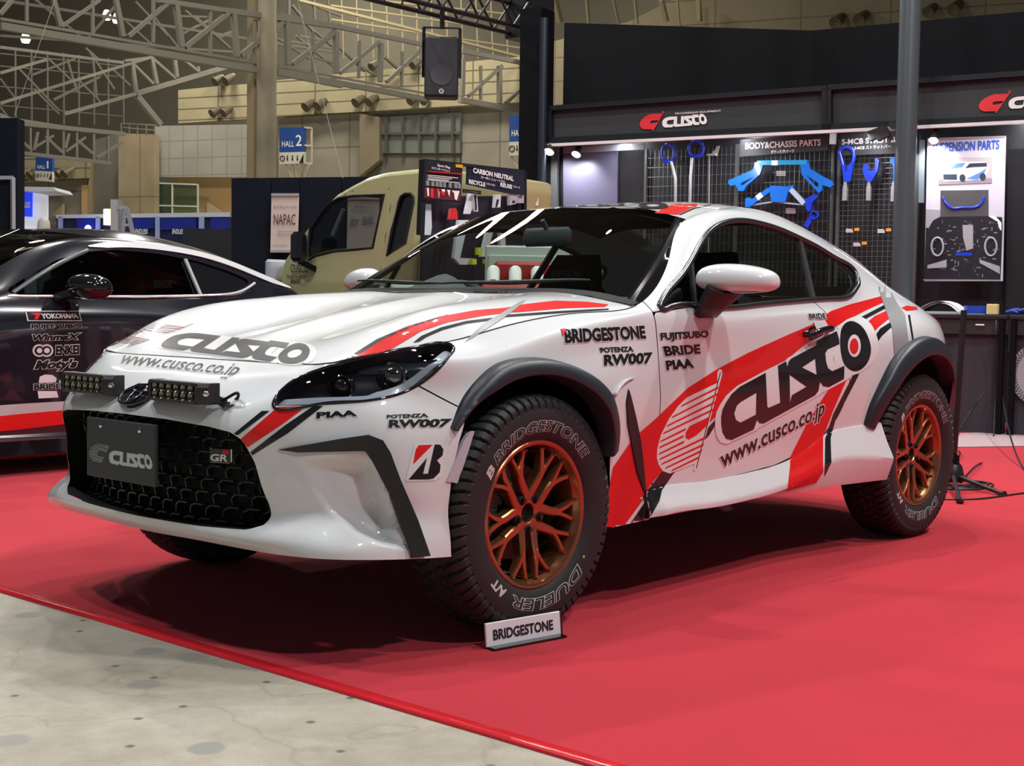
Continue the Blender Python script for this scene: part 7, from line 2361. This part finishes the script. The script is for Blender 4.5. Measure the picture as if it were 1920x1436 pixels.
flap([(460, 760), (515, 755), (530, 800), (540, 900), (430, 900)], 'short red mud flap next to the long white one', mat('flap_red', (.70, .03, .03), rough=.4))
flap([(700, 545), (785, 545), (765, 640), (700, 830), (640, 830)], 'white mud flap slanting left under the carbon board', FW_)
flap([(745, 575), (785, 575), (800, 800), (765, 800)], 'narrow white mud flap with dark logo strip', FW_, .04, [(755, 585), (775, 585), (785, 780), (770, 780)])
flap([(1025, 580), (1095, 580), (1085, 745), (1010, 750)], 'white mud flap with slanted black logo in the middle of the rack', FW_, .06, [(1045, 640), (1070, 645), (1045, 740), (1025, 740)])
flap([(1205, 560), (1275, 555), (1310, 600), (1285, 700), (1205, 720)], 'wide white mud flap near the right end of the rack', mat('flap_grey', (.45, .46, .5), rough=.4), .06, [(1245, 660), (1275, 660), (1275, 685), (1245, 685)])
flap([(1320, 590), (1400, 590), (1395, 690), (1310, 690)], 'grey mud flap bundle beside the booth post', MATS['flap_grey'], .07)
# bigger white flaps seen through the coupe's windows
K5 = lambda L: [(620 + x / 4.364, 440 + y / 4.364) for x, y in L]
def kslab5(px, lab, m, off):
    t = thing('mud_flap', tuple(onk(*K5([px[0]])[0], off)), lab, 'mud flap', 'hanging mud flaps')
    kslab('flap', K5(px), off, .02, m, t)
kslab5([(1050, -120), (1130, -120), (1060, 190), (1180, 195), (1180, 245), (1060, 245), (1010, 190)], 'white L shaped flap seen through the windshield', FW_, -.03)
kslab5([(1290, -60), (1340, -60), (1275, 180), (1235, 180)], 'white slanting flap seen through the windshield', FW_, -.03)
kslab5([(1375, -120), (1425, -120), (1435, 200), (1400, 200)], 'white upright flap left of the seat seen through the windshield', FW_, -.03)
YL = mat('clip_yellow', (.62, .80, .05), rough=.4)
for px, lab in (([(1160, 198), (1195, 198), (1195, 243), (1160, 243)], 'yellow clip on the L shaped flap'), ([(1205, 105), (1240, 105), (1240, 165), (1205, 165)], 'yellow clip hanging between the flaps'), ([(1300, 130), (1330, 110), (1325, 170), (1300, 172)], 'small yellow clip beside the slanting flap'), ([(1265, 200), (1315, 205), (1310, 240), (1265, 238)], 'yellow clip above the engine display')):
    kslab('yellow_clip', K5(px), -.06, .02, YL, label=lab, cat='clip')
# display table with the red engine top
tp = at(960, 548, 7.4); 
tb_ = thing('display_table', (tp[0], tp[1], 0), 'white display table with folders and a red engine top, seen through the windshield', 'table')
RT = np.stack([CR * [1, 1, 0] / np.linalg.norm(CR[:2]), np.cross(UPZ, CR * [1, 1, 0] / np.linalg.norm(CR[:2])), UPZ], 1)
zt_ = 1.02
TC = at(935, 548, 7.4); TC[2] = 0
MB().box(TC + UPZ * (zt_ - .02), (1.1, .42, .04), RT, .006).build('table_top', mat('table_white', (.62, .66, .64), rough=.4), tb_)
for dx in (-.50, .50):
    for dy in (-.17, .17): MB().box(TC + RT[:, 0] * dx + RT[:, 1] * dy + UPZ * .5, (.05, .05, 1.0), RT).build('table_leg', ALU, tb_)
ec = TC + RT[:, 0] * .15 + RT[:, 1] * -.05 + UPZ * zt_
en_t = thing('engine_cover', tuple(ec), 'red engine top with white intake pipes on the display table', 'engine')
ERED = mat('engine_red', (.40, .03, .03), rough=.35)
MB().box(ec + UPZ * .05, (.50, .30, .10), RT, .02).build('block', ERED, en_t)
MB().box(ec + RT[:, 1] * .16 + UPZ * .13, (.36, .20, .20), RT, .02).build('rear_cover', ERED, en_t)
for k in range(4):
    MB().tube(curve([ec + RT[:, 0] * (-.18 + .12 * k) + RT[:, 1] * -.10 + UPZ * .10, ec + RT[:, 0] * (-.18 + .12 * k) + UPZ * .17, ec + RT[:, 0] * (-.18 + .12 * k) + RT[:, 1] * .1 + UPZ * .15], 8), .035, 10).build('intake_pipe', PRW, en_t, 60)
mb = MB(); sheet_text(mb, 'TOYOTA', ec + RT[:, 0] * -.16 + RT[:, 1] * -.152 + UPZ * .035, RT[:, 0], UPZ, .035, .22, offset=.03, lift=.003); mb.build('lettering', PRW, en_t)
fc = TC + RT[:, 0] * -.45 + UPZ * (zt_ + .012)
MB().box(fc, (.42, .30, .02), RT, .004).build('folder', mat('folder_mint', (.55, .70, .64), rough=.5), label='pale mint folder lying on the display table', cat='folder')
mc = TC + RT[:, 0] * -.55 + RT[:, 1] * .22 + UPZ * (zt_ + .02)
md = thing('model_car', tuple(mc), 'small white model car on the display table behind the folder', 'model car')
mb = MB(); mb.box(mc + UPZ * .03, (.26, .11, .05), RT, .02); mb.box(mc + UPZ * .07, (.13, .09, .05), RT, .02); mb.build('body', PRW, md)
for dx in (-.08, .08):
    for dy in (-.05, .05): MB().lathe([(.0005, .012), (.022, .01), (.022, -.01)], mc + RT[:, 0] * dx + RT[:, 1] * dy + UPZ * .018, RT[:, 1], 16).build('wheel', PRB, md)
# striped tool cabinet
dc = at(988, 475, 8.15); dc[2] = 0
dt = thing('tool_cabinet', tuple(dc), 'white tool cabinet with dark drawer gaps behind the red engine top', 'cabinet')
MB().box(dc + UPZ * .68, (.5, .45, 1.36), RT, .01).build('carcass', mat('cabinet_white', (.6, .66, .62), rough=.4), dt)
for k in range(8): MB().box(dc + UPZ * (.42 + .12 * k) - RT[:, 1] * .23, (.46, .02, .085), RT, .005).build('drawer', mat('drawer_mint', (.52, .66, .60), rough=.4), dt)

# ------------------------------------------------------------------ black walls and stands at the left
def dslab(nm, px, D, th, m, parent=None, base=False, **kw):
    P = np.array([at(u, v, D) for u, v in px]); n = len(P); f_ = np.array([_fw[0], _fw[1], 0]); f_ /= np.linalg.norm(f_); V = np.vstack([P, P + f_ * th])
    return mesh(nm, V, [tuple(range(n)), tuple(range(2 * n - 1, n - 1, -1))] + [(i, n + i, n + (i + 1) % n, (i + 1) % n) for i in range(n)], m, parent, **kw)
NV = mat('partition_black_blue', (.006, .008, .016), rough=.6, spec=.12)
PB = thing('partition_wall', tuple(at(500, 700, 15.)), 'tall black-blue partition wall behind the truck, carrying a white banner', 'partition')
for u0, u1 in ((434, 508), (509.5, 561), (562.5, 640), (641.5, 720), (721.5, 800)): dslab('wall_panel', [(u0, 334 - (u0 - 434) * .011), (u1, 334 - (u1 - 434) * .011), (u1, 735), (u0, 735)], 15., .08, NV, PB)
def banner(px, D, lab, lines, nm='banner'):
    t = thing(nm, tuple(at(*px[0], D)), lab, 'banner', 'white banners on the partition')
    dslab('cloth', px, D, .01, mat('banner_cream', (.50, .44, .40), rough=.7), t)
    for s_, u, v, h, w, m_ in lines:
        a_ = at(u, v, D - .02); e = CR * [1, 1, 0]; e /= np.linalg.norm(e)
        mb = MB(); sheet_text(mb, s_, a_, e, UPZ, h * D / FPX, w * D / FPX, offset=.005, lift=.0); mb.build('lettering', m_, t)
    mb = MB(); mb.bar(at(px[0][0], px[0][1], D - .01), at(px[1][0], px[1][1], D - .01), .03); mb.bar(at(px[2][0], px[2][1], D - .01), at(px[3][0], px[3][1], D - .01), .03); mb.build('rod', ALUP, t)
MAR = mat('print_maroon', (.12, .02, .03), rough=.6); GRYP = mat('print_soft_grey', (.22, .20, .19), rough=.6)
banner([(509, 365), (561, 365), (558, 471), (507, 471)], 14.9, 'white banner with maroon letters on the black partition left of the truck', [('カスタムパーツの', 513, 391, 6, 43, MAR), ('NAPAC', 513, 421, 20, 41, MAR), ('Nippon Auto Parts', 520, 436, 4, 32, GRYP), ('Aftermarket Committee', 520, 441, 4, 34, GRYP), ('www.napac.jp', 512, 462, 4, 26, GRYP)])
banner([(652, 372), (712, 372), (708, 470), (650, 470)], 14.9, 'white banner with grey script seen through the truck door window', [('業界唯一の', 664, 391, 6, 34, GRYP), ('スポーティングパーツの', 656, 398, 5, 46, GRYP), ('gy BR', 656, 424, 18, 46, GRYP)])
# small white card standing behind the coupe's roof
dslab('card', [(993.5, 372), (1010, 369), (1009, 385), (992.5, 387)], 9.8, .01, PRW, label='small white card peeping over the roof beside the dark tube', cat='card')
# far-left black wall with frame
t = thing('partition_wall', tuple(at(0, 700, 13.)), 'black wall edge with thin metal door frame at the far left', 'partition')
dslab('wall_panel', [(-160, 222), (32, 221), (32, 760), (-160, 760)], 13., .2, NV, t)
mb = MB(); mb.bar(at(-40, 334, 12.95), at(25, 333, 12.95), .035); mb.bar(at(24, 333, 12.95), at(26, 700, 12.95), .035); mb.build('door_frame', ALUP, t)
# blue stands
EB = mat('stand_blue', (.008, .02, .30), rough=.4); EBD = mat('stand_navy', (.008, .012, .07), rough=.45)
E1 = lambda L: [(x / 2.992, y / 2.992) for x, y in L]
t = thing('exhibition_stand', tuple(at(260, 640, 24.)), 'low blue exhibition stand with white trim and slanted lettering at the left', 'stand')
dslab('blue_wall', E1([(318, 1215), (1290, 1205), (1290, 2022), (318, 2022)]), 24., .2, EBD, t)
for a_, b_ in ((325, 350), (535, 560), (870, 895), (1115, 1145)): dslab('light_post', E1([(a_, 1215), (b_, 1215), (b_, 1700), (a_, 1700)]), 23.9, .05, mat('post_pale_blue', (.35, .42, .75), rough=.4), t)
for a_, b_ in ((430, 530), (740, 865), (900, 1100), (1180, 1290)): dslab('blue_panel', E1([(a_, 1222), (b_, 1222), (b_, 1280), (a_, 1290)]), 23.92, .05, EB, t)
dslab('white_top', E1([(315, 1205), (1290, 1190), (1290, 1216), (315, 1224)]), 23.9, .3, mat('stand_white', (.62, .66, .75), rough=.5), t)
e = CR * [1, 1, 0]; e /= np.linalg.norm(e)
for x, y in ((757, 1312), (965, 1312), (405, 1312)):
    a_ = at(*E1([(x, y)])[0], 23.85); mb = MB(); sheet_text(mb, 'ENDLESS', a_, e, UPZ, 28 / 2.992 * 23.85 / FPX, 72 / 2.992 * 23.85 / FPX, offset=.03, shear=.2, lift=0); mb.build('lettering', PRW, t)
t = thing('sign_tower', tuple(at(50, 600, 22.)), 'white and blue sign tower with canopy at the left behind the black coupe', 'sign tower')
dslab('tower', E1([(97, 1050), (225, 1050), (225, 2060), (97, 2060)]), 22., .4, mat('tower_white', (.80, .82, .9), rough=.4, emit=(.8, .85, 1), estr=.35), t)
dslab('blue_face', E1([(103, 1075), (180, 1075), (178, 1215), (103, 1212)]), 21.95, .04, mat('lit_blue', (.02, .05, .6), rough=.4, emit=(.02, .05, .8), estr=.8), t)
dslab('canopy', E1([(60, 1045), (300, 1050), (320, 1072), (190, 1075), (60, 1062)]), 21.6, .8, mat('canopy_white', (.6, .62, .66), rough=.5), t)
a_ = at(*E1([(104, 1165)])[0], 21.9); mb = MB(); sheet_text(mb, 'ENDLESS', a_, e, UPZ, 34 / 2.992 * 21.9 / FPX, 66 / 2.992 * 21.9 / FPX, offset=.03, shear=.2, lift=0); mb.build('lettering', PRW, t)
p = at(165, 428, 23.7); MB().lathe([(.0005, .03), (.05, .02), (.06, 0)], p, -_fw, 16).build('blue_lamp', mat('blue_lamp', (.2, .25, 1), emit=(.15, .2, 1), estr=9), label='bright blue lamp glowing on the low blue stand', cat='lamp')
p = at(203, 407, 23.7); MB().box(p, (.12, .12, .28)).build('yellow_lamp', mat('yellow_lamp', (.9, .9, .5), emit=(.85, .9, .4), estr=2.5), label='small pale yellow lamp beside the grey tower', cat='lamp')
dslab('grey_tower', E1([(620, 1118), (660, 1118), (660, 2085), (620, 2085)]), 20., .3, mat('tower_grey', (.40, .38, .40), rough=.5), label='slim grey upright box beside the stepladder', cat='tower')
mb = MB()
for a_, b_ in ((E1([(700, 1165)])[0], E1([(665, 1500)])[0]), (E1([(712, 1165)])[0], E1([(790, 1500)])[0])): mb.bar(at(*a_, 20.), at(*b_, 20.), .05)
mb.bar(at(*E1([(662, 1165)])[0], 20.), at(*E1([(715, 1165)])[0], 20.), .05)
for y in (1215, 1262, 1312): mb.bar(at(*E1([(690 - (y - 1165) * .08, y)])[0], 20.), at(*E1([(712 + (y - 1165) * .22, y)])[0], 20.), .035)
mb.build('stepladder', mat('ladder_alu', (.5, .5, .55), rough=.4, metal=.5), label='aluminium stepladder standing before the blue stand', cat='ladder', smooth=None)
dslab('black_cabinet', E1([(1025, 1280), (1300, 1285), (1300, 2155), (1025, 2155)]), 17., .5, mat('cabinet_black', (.008, .009, .013), rough=.5), label='plain black cabinet left of the partition', cat='cabinet')
p = at(82, 420, 21.); mb = MB(); mb.lathe([(.0005, .12), (.05, .10), (.09, .04), (.10, -.05), (.12, -p[2]), (.0005, -p[2])], p, UPZ, 20); mb.build('white_dome', mat('dome_white', (.62, .6, .58), rough=.6), label='white rounded cover just above the black coupe roof', cat='cover', smooth=60)

# ------------------------------------------------------------------ small standing sign by the front wheel
SP_ = [(912, 1206), (1050, 1180), (1046, 1142), (903, 1163)]
bl, br = onax(911, 1217, 2, .0), onax(1051, 1191, 2, .0)
exs = (br - bl) / np.linalg.norm(br - bl); Ls = np.linalg.norm(br - bl)
nb = np.array([exs[1], -exs[0], 0]); nb = nb if nb @ _fw > 0 else -nb
hs_ = .070
ezs = UPZ * .985 + nb * .12; ezs /= np.linalg.norm(ezs)
Rs = np.stack([exs, np.cross(ezs, exs), ezs], 1)
t = thing('table_sign', tuple((bl + br) / 2), 'small white sign card with black tyre maker lettering in front of the front wheel', 'sign')
cb = (bl + br) / 2 + ezs * hs_ / 2 + UPZ * .004
MB().box(cb + np.cross(ezs, exs) * -.0 , (Ls, .008, hs_), Rs, .002).build('card', mat('card_white', (.74, .76, .80), rough=.4), t)
MB().box((bl + br) / 2 - nb * .016 + UPZ * .004, (Ls * .98, .04, .006), np.stack([exs, nb, UPZ], 1), .002).build('foot', GLOSSBLK, t)
fo = np.cross(ezs, exs); fo = fo if fo @ (CAM - cb) > 0 else -fo
mb = MB(); mb.box(bl + exs * (Ls + .002) + ezs * hs_ / 2 + UPZ * .004, (.004, .012, hs_), Rs); mb.build('edge', GLOSSBLK, t)
mb = MB(); sheet_text(mb, 'BRIDGESTONE', bl + exs * Ls * .09 + ezs * hs_ * .26 + fo * .0055 + UPZ * .004, exs, ezs, hs_ * .44, Ls * .80, offset=.03, lift=0); mb.build('lettering', PRB, t)
